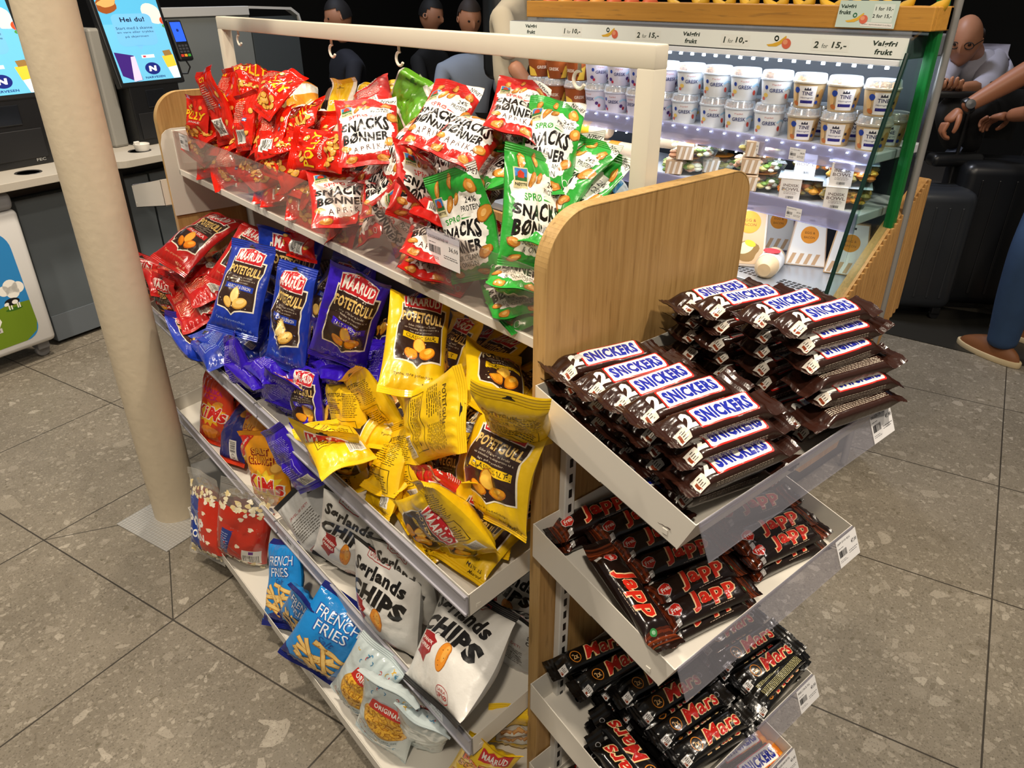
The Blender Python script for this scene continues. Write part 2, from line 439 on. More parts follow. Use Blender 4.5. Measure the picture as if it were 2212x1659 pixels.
# --- peanuts
A_pea = Art(100, 150)
A_pea.text('F6C81C', 'POLLY', 50, 88, 26, 88, off=0.02, rot=-4, lv=2)
A_pea.text('B81408', 'POLLY', 51.5, 86, 27, 91, off=0.035, rot=-4, lv=1)
A_pea.text(WHT, 'ORIGINALE', 56, 66, 6.5, 56, rot=-3, lv=1)
for i, (x, y) in enumerate([(18, 48), (32, 40), (48, 46), (63, 38), (78, 47), (26, 28), (42, 26), (58, 24), (72, 28), (50, 34), (84, 34), (14, 36), (22, 108), (76, 112), (34, 116)]):
    bean(A_pea, x, y, 9, 6, 25*i, 3+(i % 3)*3, 'EBB04A')
B_pea = Art(100, 150)
finep(B_pea, 'F0C9B0', 14, 120, 62, 12, 4.2, 1.5, 4); B_pea.text('F6C81C', 'POLLY', 38, 130, 8, 30, off=0.02, lv=2)
B_pea.rect(WHT, 30, 18, 74, 52, 1).bars(BLK, 34, 22, 70, 49, 22, 3, 2)
B_pea.rect('3A5A9A', 74, 70, 84, 78, 1).rect(WHT, 74, 73, 84, 75, 2)
for i, (x, y) in enumerate([(14, 60), (86, 40), (12, 40), (88, 96)]): bean(B_pea, x, y, 8, 5.5, 40*i, 2, 'EBB04A')
kind('peanut', 0.108, 0.162, 0.017, 'D6200E', 'D6200E', A_pea, B_pea, gloss=0.16, obj='peanut_bag')
# --- snack beans, red and green
def beans_art(base, spro, l1, l2=None):
    a = Art(100, 164)
    pts = [(5, 112), (14, 118), (26, 126), (44, 124), (62, 131), (84, 127), (95, 118), (90, 104), (96, 92), (90, 80), (95, 66), (88, 52), (92, 40), (84, 24), (64, 19), (40, 17), (16, 22), (9, 36), (13, 52), (6, 66), (10, 82), (4, 96)]
    P = []
    for i in range(len(pts)):
        p, q = np.array(pts[i]), np.array(pts[(i+1) % len(pts)])
        for k in range(5):
            j = ((i*5+k)*37 % 7)/7-0.5; P.append(tuple(p+(q-p)*k/5+np.array([-(q-p)[1], (q-p)[0]])/np.hypot(*(q-p))*j*3.2))
    a.poly(WHT, P, 1)
    a.poly(WHT, [(62, 163.9), (99.9, 163.9), (99.9, 138), (92, 142)], 1); a.text(BLK, 'NYHET', 87, 153, 7, 27, off=0.015, rot=-24, lv=2)
    a.rect('D8CE9E', 8, 103, 27, 131, 3).rect('3E7CC0', 9.5, 113, 25.5, 129.5, 4).poly('2C6A34', [(9.5, 113), (25.5, 113), (25.5, 118), (16, 121), (9.5, 118)], 5)
    a.poly('C23A20', [(13, 117), (22, 117), (22, 124), (17.5, 128), (13, 124)], 6).text(BLK, 'NØTTE', 17.5, 108.5, 4, 16, off=0.02, lv=5)
    bean(a, 36, 118, 13, 5, 62, 3); bean(a, 50, 122, 10, 4.5, 55, 3); bean(a, 92, 92, 13, 8.5, 68, 3); bean(a, 85, 38, 12, 7, 40, 3); bean(a, 12, 32, 9, 6, -30, 3)
    bean(a, 20, 141, 12, 5, 80, 2); bean(a, 47, 148, 11, 4.5, 84, 2); bean(a, 82, 134, 12, 8, -50, 2); bean(a, 20, 12, 10, 5, 10, 2); bean(a, 70, 11, 11, 5, -8, 2)
    a.text(BLK, '24%', 77, 117, 8, 20, off=0.012, rot=-4, lv=2).text(BLK, 'PROTEIN', 74, 106, 8, 33, off=0.012, rot=-4, lv=2)
    a.text(spro, 'SPRØ', 36, 94, 10, 32, off=0.02, rot=5, lv=2)
    a.poly(spro, [(55, 95), (74, 93), (55, 92)], 2).poly(spro, [(55, 97), (66, 101), (56, 98)], 2)
    wv = lambda P_: np.stack([P_[:, 0], P_[:, 1]*(1+0.010*P_[:, 0]) + 2.0*np.sin(P_[:, 0]/9.0)], 1)
    a.text(BLK, 'SNACKS', 46, 75, 22, 80, off=0.045, shear=0.08, lv=2, warp=wv)
    a.text(BLK, 'BØNNER', 46, 51, 18, 76, off=0.045, lv=2, rot=-2, warp=lambda P_: np.stack([P_[:, 0], P_[:, 1]*(1.12-0.005*P_[:, 0]) - 1.5*np.sin(P_[:, 0]/10.0)], 1))
    if l2: a.text('26302A', l1, 48, 34, 7.5, 52, lv=2).text('26302A', l2, 48, 24.5, 7, 44, lv=2)
    else: a.text('4A1A16', ' '.join(l1), 48, 29, 11, 66, off=0.008, rot=3, lv=2)
    a.ring(WHT, 88, 14, 4, 0.8, 3)
    b = Art(100, 164); finep(b, 'F2E6E0', 14, 120, 80, 16, 4.4, 1.5, 9); b.rect(WHT, 28, 18, 70, 42, 1).bars(BLK, 32, 21, 66, 39, 20, 5, 2)
    b.text(WHT, 'BØNNER', 46, 138, 9, 60, off=0.02, lv=1)
    return a, b
A_pap, B_pap = beans_art('C21A18', 'D83A34', 'PAPRIKA')
A_grn, B_grn = beans_art('2E9E36', '2E9E36', 'SOUR CREAM', '& ONION')
kind('paprika', 0.115, 0.188, 0.021, 'C8221C', 'C8221C', A_pap, B_pap, gloss=0.30, obj='bean_snack_bag')
kind('green', 0.115, 0.188, 0.021, '2FA038', '2FA038', A_grn, B_grn, gloss=0.28, obj='bean_snack_bag')
# --- tops of bags on the far side
A_yel = Art(100, 160); A_yel.rect('ECE8DC', 0, 0, 9, 160, 1).rect('ECE8DC', 91, 0, 100, 160, 1)
A_yel.poly('A07A10', [(34, 138), (44, 138), (46, 143), (54, 143), (56, 138), (66, 138), (66, 136), (34, 136)], 1); A_yel.text('F4F1EA', 'CHEESE', 50, 100, 14, 70, off=0.02, lv=2)
kind('yellowtop', 0.115, 0.185, 0.016, 'EBC014', 'EBC014', A_yel, A_yel, gloss=0.3)
A_lim = Art(100, 160); A_lim.rect('ECE8DC', 0, 0, 9, 160, 1).rect('ECE8DC', 91, 0, 100, 160, 1)
A_lim.poly('3C7A14', [(34, 138), (44, 138), (46, 144), (54, 144), (56, 138), (66, 138), (66, 135), (34, 135)], 1)
kind('limetop', 0.115, 0.185, 0.016, '72B82C', '5C9C22', A_lim, A_lim, gloss=0.3)
A_ora = Art(100, 160); A_ora.poly('E8901E', [(0, 60), (100, 120), (100, 84), (0, 20)], 1).poly('E8901E', [(0, 130), (100, 160), (60, 160), (0, 150)], 1)
kind('orangewhite', 0.11, 0.17, 0.016, 'EDE6D8', 'EDE6D8', A_ora, A_ora, gloss=0.3)
A_blw = Art(100, 160); A_blw.poly('256E9E', [(0, 0), (60, 0), (70, 70), (40, 120), (0, 130)], 1)
kind('bluewhite', 0.115, 0.185, 0.012, 'B4C4CE', 'B4C4CE', A_blw, A_blw, gloss=0.3)
# --- potato crisps with the brown shield
def crisp_art(base, l1, txtcol, bt, salt=True, chip=('E59A1E', 'F6C24A', 'C56E10'), ban=None):
    a = Art(100, 172)
    sh = [(19, 48), (16, 60), (17, 100), (22, 118), (22, 138), (92, 134), (92, 120), (89, 104), (91, 66), (91, 49), (72, 46), (62, 43), (55, 37), (48, 43), (38, 46)]
    c = np.array([55, 88]); a.poly('EFE6D0', [tuple(c+(np.array(p)-c)*1.055) for p in sh], 1).poly('33201A', sh, 2)
    a.poly('F4E6E0', [(24, 131), (22, 156), (56, 161), (86, 154), (86, 129)], 3).poly('C8202A', [(25.5, 132.5), (23.5, 154.5), (56, 159.5), (84.5, 152.5), (84.5, 130.5)], 4)
    a.text(WHT, 'MAARUD', 55, 144, 13.5, 55, off=0.035, rot=-2, lv=5, warp=lambda P: np.stack([P[:, 0], P[:, 1]*(1.25-0.006*P[:, 0])], 1))
    a.text('E4C070', 'POTETGULL', 56, 117, 16, 68, off=0.035, rot=-2, lv=4)
    a.text('CDBFA8', 'Siden 1936 har vi brukt', 56, 104.5, 3.2, 46, lv=3, res=1).text('CDBFA8', 'vår lidenskap og ekspertise til å', 56, 99.5, 3.2, 58, lv=3, res=1).text('CDBFA8', 'lage gull av poteter.', 56, 94.5, 3.2, 38, lv=3, res=1)
    a.rect(ban or base, 26, 81, 86, 91, 3, rot=-2); a.text(txtcol, l1, 56, 86, 6, 50, lv=4, rot=-2)
    chipset(a, 54, 61, 1.15, *chip)
    t2 = bt
    a.text(t2, 'Tynne, sprø potetchips', 50, 26, 5.2, 62, lv=1, rot=-2, res=1)
    a.text(t2, "Må'ru så", 78, 15, 5, 26, lv=1, shear=0.2, off=0.01, res=1).text(t2, 'Maarud', 82, 8.5, 5, 22, lv=1, shear=0.2, off=0.01, res=1)
    a.poly('1A1410', [(42, 161), (58, 161), (58, 163), (54, 164), (52, 166.5), (48, 166.5), (46, 164), (42, 163)], 1)
    a.text(t2, 'Siden 1936', 72, 160.5, 2.6, 16, lv=1, res=1)
    b = Art(100, 172)
    b.poly('1A1410', [(42, 161), (58, 161), (58, 163), (54, 164), (52, 166.5), (48, 166.5), (46, 164), (42, 163)], 1)
    b.text(t2, 'POTETGULL', 40, 140, 8, 50, off=0.015, lv=1); b.text(t2, l1, 40, 130, 5, 38, lv=1, res=1)
    finep(b, t2, 10, 122, 50, 6, 4.4, 1.4, 3); finep(b, t2, 58, 140, 92, 14, 3.4, 1.0, 8)
    b.line(t2, [(12, 88), (88, 88), (88, 48), (12, 48), (12, 88)], 1.0, 1); b.text(t2, 'Kortreist', 32, 82, 4.6, 30, lv=1, res=1); finep(b, t2, 16, 75, 84, 6, 4.4, 1.4, 5)
    b.rect('F0EADC', 62, 20, 92, 42, 1).bars(BLK, 64, 22, 90, 40, 20, 7, 2)
    return a, b
A_my, B_my = crisp_art('F0C414', 'CLASSIC SALT', '2A1A14', '4A3408')
A_mp, B_mp = crisp_art('3A1CC0', 'SALT & PEPPER', WHT, 'A79AE8')
A_mb, B_mb = crisp_art('1C3AA8', 'SOURCREAM & ONION', WHT, '9AB0E4', chip=('E8BE62', 'F2D68A', 'C08A30'))
A_mr, B_mr = crisp_art('BE1E1C', 'PAPRIKA', WHT, 'E8B088', chip=('F08A14', 'F8B03A', 'C85A08'))
kind('yellow', 0.128, 0.220, 0.025, 'F0C412', 'F0C412', A_my, B_my, gloss=0.33, st=0.085)
kind('purple', 0.128, 0.220, 0.025, '3416B4', '3416B4', A_mp, B_mp, gloss=0.26, st=0.085)
kind('blue', 0.128, 0.220, 0.025, '1B37A6', '1B37A6', A_mb, B_mb, gloss=0.28, st=0.085)
kind('red', 0.128, 0.220, 0.024, 'B81A18', 'B81A18', A_mr, B_mr, gloss=0.28, st=0.085)
# --- white crisps
A_so = Art(100, 150)
arc = lambda k: (lambda P: np.stack([P[:, 0]+k*8*P[:, 1]/50, P[:, 1]-k*((P[:, 0]/50)**2)*16], 1))
A_so.line('B02A2A', [(28, 136), (62, 134), (62, 144), (28, 146), (28, 136)], 0.8, 1).text('B02A2A', 'ORIGINAL', 45, 140, 6, 28, lv=2, rot=-2)
A_so.text(BLK, 'Sørlands', 50, 121, 20, 80, off=0.045, lv=2, rot=-4, warp=arc(0.5)); A_so.text(BLK, 'CHIPS', 50, 94, 27, 84, off=0.065, lv=2, rot=-4, warp=arc(1.0))
A_so.poly('9E1E20', [(16, 60), (20, 72), (18, 77), (26, 79), (36, 79), (38, 74), (43, 70), (40, 62), (42, 54), (36, 48), (33, 38), (26, 44), (15, 46), (19, 52)], 1)
A_so.text(WHT, 'SPANSK', 29, 66, 5, 20, off=0.015, rot=-6, lv=2).text(WHT, 'PAPRIKA', 29, 58, 5, 21, off=0.015, rot=-6, lv=2)
A_so.ell('B86A10', 60, 60, 8.6, 20, 6, 1, n=24); A_so.ell('E8922A', 60, 60, 7.8, 19, 6, 2, n=24); A_so.ell('F0AE4A', 62, 64, 3.6, 12, 6, 3)
A_so.line(BLK, [(52, 78), (46, 84), (38, 84), (36, 80)], 0.9, 1)
A_so.ring('B02A2A', 72, 20, 9, 0.8, 1).text('B02A2A', 'SABLA', 72, 24, 3.4, 11, lv=2).text('B02A2A', 'SPRØ', 72, 18.5, 5, 13, off=0.02, lv=2)
for x, y in ((58, 52), (62, 70), (57, 66), (64, 58), (60, 47)): A_so.ell('7A3A10', x, y, 0.7, 0.7, 0, 4, 6)
B_so = Art(100, 150); B_so.text('A03030', 'JAVEL, SE DET!', 40, 108, 6, 48, lv=1); finep(B_so, '5A5650', 16, 98, 70, 9, 4.8, 1.6, 11)
B_so.line('9A2A2A', [(20, 40), (80, 42), (82, 16), (22, 14), (20, 40)], 1.0, 1); B_so.text(BLK, 'Sørlands', 82, 130, 6, 24, off=0.03, lv=1, rot=-8).text(BLK, 'CHIPS', 82, 122, 7, 24, off=0.04, lv=1, rot=-8)
kind('white', 0.168, 0.252, 0.040, 'E6E4DF', 'BDBDBB', A_so, B_so, seal='1C1C1E', gloss=0.36, st=0.065, sb=0.05)
# --- the smaller kinds below
A_ki = Art(100, 168)
star = [(50+(46 if i % 2 == 0 else 33)*math.cos(i*math.pi/14), 78+(30 if i % 2 == 0 else 20)*math.sin(i*math.pi/14)) for i in range(28)]
A_ki.poly('F2B41C', star, 1); A_ki.text('C01878', 'PAPRIKA', 46, 132, 11, 66, off=0.025, lv=2).text('C01878', 'KICK', 46, 118, 11, 40, off=0.025, lv=2)
A_ki.text(WHT, 'KiMs', 50, 80, 34, 92, off=0.075, lv=2, shear=0.1).text('D8241C', 'KiMs', 50, 80, 31, 86, off=0.03, lv=3, shear=0.1)
A_ki.ell('C85A10', 50, 32, 30, 20, 0, 1, wob=0.08); A_ki.ell('EE8E22', 50, 34, 26, 16, 8, 2, wob=0.08); A_ki.ell('F0A030', 66, 104, 16, 7, 20, 2)
B_ki = Art(100, 168); B_ki.rect('E8E4DC', 60, 14, 84, 60, 1).bars(BLK, 63, 30, 81, 57, 14, 3, 2, vert=False); B_ki.ring(BLK, 72, 22, 4.5, 1.2, 2); B_ki.poly('F0A21C', [(0, 60), (18, 82), (8, 90), (22, 104), (0, 120)], 1); B_ki.ell('D88A20', 78, 128, 20, 12, 20, 1)
kind('kims', 0.125, 0.210, 0.028, 'E0421A', '24266E', A_ki, B_ki, seal='D83A16', gloss=0.25)
A_sc = Art(100, 160); A_sc.poly('D0281C', [(0, 150), (34, 150), (0, 116)], 1).text(WHT, 'MINIBAG', 12, 138, 4, 22, off=0.01, rot=45, lv=2)
A_sc.text('8A2408', 'SALT', 46, 118, 16, 46, off=0.085, lv=2).text('F0B030', 'SALT', 46, 119, 13, 40, off=0.01, lv=3).text('8A2408', 'CRUNCH', 48, 101, 16, 68, off=0.085, lv=2).text('F0B030', 'CRUNCH', 48, 102, 13, 60, off=0.01, lv=3)
A_sc.poly('F6D030', [(50+(48 if i % 2 == 0 else 36)*math.cos(i*math.pi/14), 52+(34 if i % 2 == 0 else 24)*math.sin(i*math.pi/14)) for i in range(28)], 1)
A_sc.text(WHT, 'KiMs', 50, 54, 36, 92, off=0.075, lv=2, rot=-10).text('D8241C', 'KiMs', 50, 54, 33, 86, off=0.03, lv=3, rot=-10); A_sc.ell('C88A28', 84, 88, 15, 11, 15, 2).ell('E8B454', 84, 89, 12, 8, 15, 3)
kind('saltcrunch', 0.130, 0.210, 0.026, 'EE9E1A', 'EE9E1A', A_sc, None, gloss=0.28)
A_po = Art(100, 170); zz = [(i*100/12, 126+(4 if i % 2 else 0)) for i in range(13)]
A_po.poly('1B3A8E', zz[:7]+[(50, 20), (0, 20)], 1).poly('C8321E', zz[6:]+[(100, 20), (50, 20)], 1)
A_po.text(WHT, 'POP', 40, 74, 24, 62, off=0.05, lv=3).text(WHT, 'CORN', 40, 50, 15, 58, off=0.04, lv=3).text('8AA6DE', 'popper', 36, 96, 7, 36, lv=2, shear=0.3); A_po.ring('8AA6DE', 24, 112, 6, 0.8, 2)
rr = random.Random(4)
for i in range(70): A_po.ell(rr.choice(['F2E6C2', 'E4CE96', 'FAF2DC']), rr.uniform(8, 92), rr.choice([rr.uniform(120, 146), rr.uniform(8, 22)]), rr.uniform(3, 6), rr.uniform(3, 5), 0, 3+i % 5, 9, 0.2, i)
for x, y in ((70, 100), (62, 84), (82, 70), (76, 44)): A_po.ell('F0E0C4', x, y, 5, 4, 0, 3, 10, 0.2, x)
B_po = Art(100, 170); B_po.rect('C4301E', 0, 20, 100, 128, 1).poly('1B3A8E', [(14, 26), (30, 26), (40, 88), (18, 88)], 2); finep(B_po, 'A8B8E0', 17, 78, 34, 9, 5, 1.6, 2, 3)
B_po.rect('E6E2DA', 62, 24, 94, 56, 2).bars(BLK, 65, 26, 91, 44, 18, 6, 3).rect('6A2A8A', 74, 47, 82, 54, 3)
for i in range(60): B_po.ell(rr.choice(['F2E6C2', 'E4CE96', 'FAF2DC']), rr.uniform(8, 92), rr.choice([rr.uniform(120, 146), rr.uniform(8, 24)]), rr.uniform(3, 6), rr.uniform(3, 5), 0, 3+i % 5, 9, 0.2, i)
for x, y in ((12, 100), (50, 112), (70, 96), (52, 60)): B_po.ell('F0E0C4', x, y, 5, 4, 0, 3, 10, 0.2, x)
kind('popcorn', 0.150, 0.255, 0.034, 'D8CDB4', 'D8CDB4', A_po, B_po, gloss=0.12, obj='popcorn_bag', basem=clear('clear_film', 'FFFFFF', 0.25, 0.08, 0.12, 'E8E4DA'))
A_fr = Art(100, 162); A_fr.poly('16206E', [(0, 0), (100, 0), (100, 34), (80, 26), (50, 30), (20, 22), (0, 30)], 1)
for t_, y_ in (('FRENCH', 124), ('FRIES', 103)): A_fr.text('2A56A8', t_, 52, y_, 20, 76 if t_ == 'FRENCH' else 58, off=0.05, lv=2, rot=4).text('E6F0FA', t_, 52, y_, 17, 72 if t_ == 'FRENCH' else 54, off=0.0, lv=3, rot=4)
A_fr.text('1E4C9C', 'Salt', 52, 85, 11, 30, shear=0.35, lv=2)
for i, (x0, y0, x1, y1) in enumerate([(14, 66, 84, 40), (18, 54, 88, 56), (26, 74, 62, 30), (20, 40, 82, 28), (40, 78, 90, 66), (30, 34, 76, 62), (16, 48, 58, 24), (56, 72, 74, 34)]):
    A_fr.line('B07A28', [(x0, y0), (x1, y1)], 8.5, 3+2*(i % 4)).line('EFC878', [(x0, y0+0.6), (x1, y1+0.6)], 6.2, 4+2*(i % 4))
kind('fries', 0.132, 0.214, 0.027, '1E86D2', '1E86D2', A_fr, None, seal='1A2470', gloss=0.16)
A_pu = Art(100, 164); rr = random.Random(8)
A_pu.ell('C89838', 56, 84, 40, 32, 0, 1, 28); A_pu.ell('E8B040', 56, 86, 37, 29, 0, 2, 28)
for i in range(26):
    x, y, q = 56+rr.uniform(-30, 30), 84+rr.uniform(-22, 22), rr.uniform(0, 6.28)
    arcp = [(x+6*math.cos(q+t), y+6*math.sin(q+t)) for t in np.linspace(0, 3.6, 7)]
    A_pu.line('B87010', arcp, 6.6, 3+2*(i % 5)).line('F4BC3A', arcp, 4.8, 4+2*(i % 5))
A_pu.poly('C62A22', [(26, 104), (90, 104), (86, 122), (30, 122)], 14).text(WHT, 'ORIGINAL', 58, 113, 9, 46, off=0.03, lv=15)
A_pu.text('2A4A5A', 'laget med mild, ekte ost', 52, 47, 4, 66, lv=2, res=1, warp=lambda P: np.stack([P[:, 0], P[:, 1]+P[:, 0]**2*0.006], 1))
for i in range(34):
    x, y, q = rr.uniform(6, 94), rr.choice([rr.uniform(10, 42), rr.uniform(124, 148)]), rr.uniform(0, 6.28)
    A_pu.line(rr.choice(['C83A36', '2E86B8', 'E8B838', '3A9AC8']), [(x+2.6*math.cos(q+t), y+2.6*math.sin(q+t)) for t in np.linspace(0, 2.8, 6)], 1.1, 1)
kind('puffs', 0.150, 0.245, 0.034, 'C9D6D8', 'C9D6D8', A_pu, None, gloss=0.15)
A_sk = Art(100, 155); A_sk.poly('C8202A', [(34, 118), (88, 124), (88, 146), (34, 140)], 2).text(WHT, 'MAARUD', 61, 132, 13, 46, off=0.03, rot=6, lv=3)
A_sk.text('6A1A10', 'POTET', 46, 100, 20, 76, off=0.07, lv=2).text('E8622A', 'POTET', 46, 101, 18, 72, off=0.02, lv=3).text('6A1A10', 'SKRUER', 46, 76, 20, 80, off=0.07, lv=2).text('F0A030', 'SKRUER', 46, 77, 18, 76, off=0.02, lv=3)
A_sk.rect('E8E6E0', 60, 10, 96, 64, 1); A_sk.line('2A2A2A', [(64, 20), (76, 44), (90, 24), (94, 50)], 1.2, 2); chipset(A_sk, 34, 40, 1.6)
B_sk = Art(100, 155); B_sk.rect('E4E0D4', 14, 40, 96, 116, 1).line('5A4A10', [(14, 40), (96, 40), (96, 116), (14, 116), (14, 40)], 1.4, 2)
for i in range(9):
    x = 24+(i % 3)*24; y = 54+(i//3)*20; B_sk.line('C07A28', [(x, y), (x+9, y+7), (x+18, y+2)], 9, 3).line('E8B066', [(x, y+1), (x+9, y+8), (x+18, y+3)], 5.5, 4)
kind('screws', 0.130, 0.205, 0.026, 'EFC61A', 'EFC61A', A_sk, B_sk, gloss=0.3)

# ------------------------------------------------------------------ the setting
TA = math.radians(18.2); TO = Vector((0.236, 1.642, 0))
E1 = Vector((math.cos(TA), math.sin(TA), 0)); E2 = Vector((-math.sin(TA), math.cos(TA), 0))
TM = Matrix.Translation(TO) @ Matrix.Rotation(TA, 4, 'Z')      # frame of the floor tiles: counters and freezer follow it

def floor_mat():
    m = bpy.data.materials.new('terrazzo_tile'); m.use_nodes = True
    t, N, L, b = nt(m)
    tc = N.new('ShaderNodeTexCoord'); mp = N.new('ShaderNodeMapping'); mp.vector_type = 'TEXTURE'
    mp.inputs['Location'].default_value = TO; mp.inputs['Rotation'].default_value = (0, 0, TA)
    L.new(tc.outputs['Object'], mp.inputs['Vector'])
    def math_(op, a=None, b_=None, c=None):
        n = N.new('ShaderNodeMath'); n.operation = op
        for i, x in enumerate((a, b_, c)):
            if x is None: continue
            if isinstance(x, (int, float)): n.inputs[i].default_value = x
            else: L.new(x, n.inputs[i])
        return n.outputs[0]
    def mix(f, a, c):
        n = N.new('ShaderNodeMix'); n.data_type = 'RGBA'
        for i, x in ((0, f), (6, a), (7, c)):
            if isinstance(x, str): n.inputs[i].default_value = (*lin(x), 1)
            elif isinstance(x, (int, float)): n.inputs[i].default_value = x
            else: L.new(x, n.inputs[i])
        return n.outputs[2]
    nz = N.new('ShaderNodeTexNoise'); nz.inputs['Scale'].default_value = 5; nz.inputs['Detail'].default_value = 6; L.new(mp.outputs[0], nz.inputs['Vector'])
    nw = N.new('ShaderNodeTexNoise'); nw.inputs['Scale'].default_value = 14; nw.inputs['Detail'].default_value = 4; L.new(mp.outputs[0], nw.inputs['Vector'])
    wv = N.new('ShaderNodeMix'); wv.data_type = 'VECTOR'; wv.inputs[0].default_value = 0.02; L.new(mp.outputs[0], wv.inputs[4]); L.new(nw.outputs['Color'], wv.inputs[5])
    col = mix(nz.outputs['Fac'], '6B6458', '8B8375')
    for sc, hi, lo, pr_, amt, edge in ((170, 'A39B8D', '4E483E', 0.35, 0.55, 0.06), (75, 'A9A193', '57503F', 0.55, 0.60, 0.07), (30, 'B3AB9D', '6A6255', 0.74, 0.62, 0.06), (13, 'B2AA9C', '8A8274', 0.925, 0.6, 0.12)):
        v = N.new('ShaderNodeTexVoronoi'); v.inputs['Scale'].default_value = sc; L.new(wv.outputs[1], v.inputs['Vector'])
        ve = N.new('ShaderNodeTexVoronoi'); ve.feature = 'DISTANCE_TO_EDGE'; ve.inputs['Scale'].default_value = sc; L.new(wv.outputs[1], ve.inputs['Vector'])
        sp = N.new('ShaderNodeSeparateColor'); L.new(v.outputs['Color'], sp.inputs[0])
        f = math_('MULTIPLY', math_('MULTIPLY', math_('GREATER_THAN', sp.outputs[0], pr_), math_('GREATER_THAN', ve.outputs['Distance'], math_('MULTIPLY_ADD', sp.outputs[1], 0.22, edge))), amt)
        col = mix(f, col, mix(sp.outputs[2], lo, hi))
    sd = N.new('ShaderNodeTexNoise'); sd.inputs['Scale'].default_value = 230; sd.inputs['Detail'].default_value = 2; L.new(mp.outputs[0], sd.inputs['Vector'])
    col = mix(math_('MULTIPLY', math_('GREATER_THAN', sd.outputs['Fac'], 0.62), 0.5), col, '3E382F')
    xy = N.new('ShaderNodeSeparateXYZ'); L.new(mp.outputs[0], xy.inputs[0])
    g = None
    for o in (xy.outputs[0], xy.outputs[1]):
        d = math_('ABSOLUTE', math_('SUBTRACT', math_('FRACT', math_('ADD', math_('DIVIDE', o, 0.6), 0.5)), 0.5))
        ln = math_('LESS_THAN', d, 0.0036)
        g = ln if g is None else math_('MAXIMUM', g, ln)
    # two saw cuts that run from tile corners to the plate under the pillar
    def cut(p, q):
        p = Vector(p); q = Vector(q); dd = (q-p); l = dd.length; dd.normalize()
        rx = math_('SUBTRACT', xy.outputs[0], p.x); ry = math_('SUBTRACT', xy.outputs[1], p.y)
        al = math_('ADD', math_('MULTIPLY', rx, dd.x), math_('MULTIPLY', ry, dd.y))
        pe = math_('ABSOLUTE', math_('ADD', math_('MULTIPLY', rx, -dd.y), math_('MULTIPLY', ry, dd.x)))
        a = math_('MULTIPLY', math_('GREATER_THAN', al, 0.0), math_('LESS_THAN', al, l))
        return math_('MULTIPLY', a, math_('LESS_THAN', pe, 0.0016))
    for p, q in (((0, 0), (0.165, 0.242)), ((0, 0.6), (0.158, 0.476))): g = math_('MAXIMUM', g, cut(p, q))
    col = mix(g, col, '39342D')
    st = N.new('ShaderNodeTexNoise'); st.inputs['Scale'].default_value = 2.2; st.inputs['Detail'].default_value = 5; L.new(mp.outputs[0], st.inputs['Vector'])
    rmp = N.new('ShaderNodeMapRange'); rmp.inputs[1].default_value = 0.35; rmp.inputs[2].default_value = 0.7; rmp.inputs[3].default_value = 0.36; rmp.inputs[4].default_value = 0.60
    L.new(st.outputs['Fac'], rmp.inputs[0]); L.new(rmp.outputs[0], b.inputs['Roughness'])
    L.new(col, b.inputs['Base Color']); b.inputs['Specular IOR Level'].default_value = 0.35
    bp = N.new('ShaderNodeBump'); bp.inputs['Strength'].default_value = 0.25; bp.inputs['Distance'].default_value = 0.002; bp.invert = True
    L.new(g, bp.inputs['Height']); L.new(bp.outputs[0], b.inputs['Normal'])
    return m
struct(mesh_obj('floor', [(-3, -3, 0), (5.2, -3, 0), (5.2, 7, 0), (-3, 7, 0)], [(0, 1, 2, 3)], floor_mat()))
struct(mesh_obj('floor_hall', [(-6, -6, -0.012), (14, -6, -0.012), (14, 14, -0.012), (-6, 14, -0.012)], [(0, 1, 2, 3)], mat('dark_hall_floor', '1C1B1A', rough=0.35, noise=0.4, bscale=3)))
struct(MB().box((8.2, -4, 0), (8.35, 12, 4)).build('wall_far', mat('dark_wall', '0D0E10', rough=0.6)))
struct(MB().box((-4, 9.0, 0), (8.2, 9.15, 4)).build('wall_left', mat('dark_wall', '0D0E10', rough=0.6)))
# dark threshold strip at the shop edge
struct(mesh_obj('trim_1', [(3.412, 1.387, 0.003), (3.546, 0.769, 0.003), (4.113, 0.959, 0.003), (3.836, 1.602, 0.003)], [(0, 1, 2, 3)], mat('threshold', '26241F', rough=0.5)))

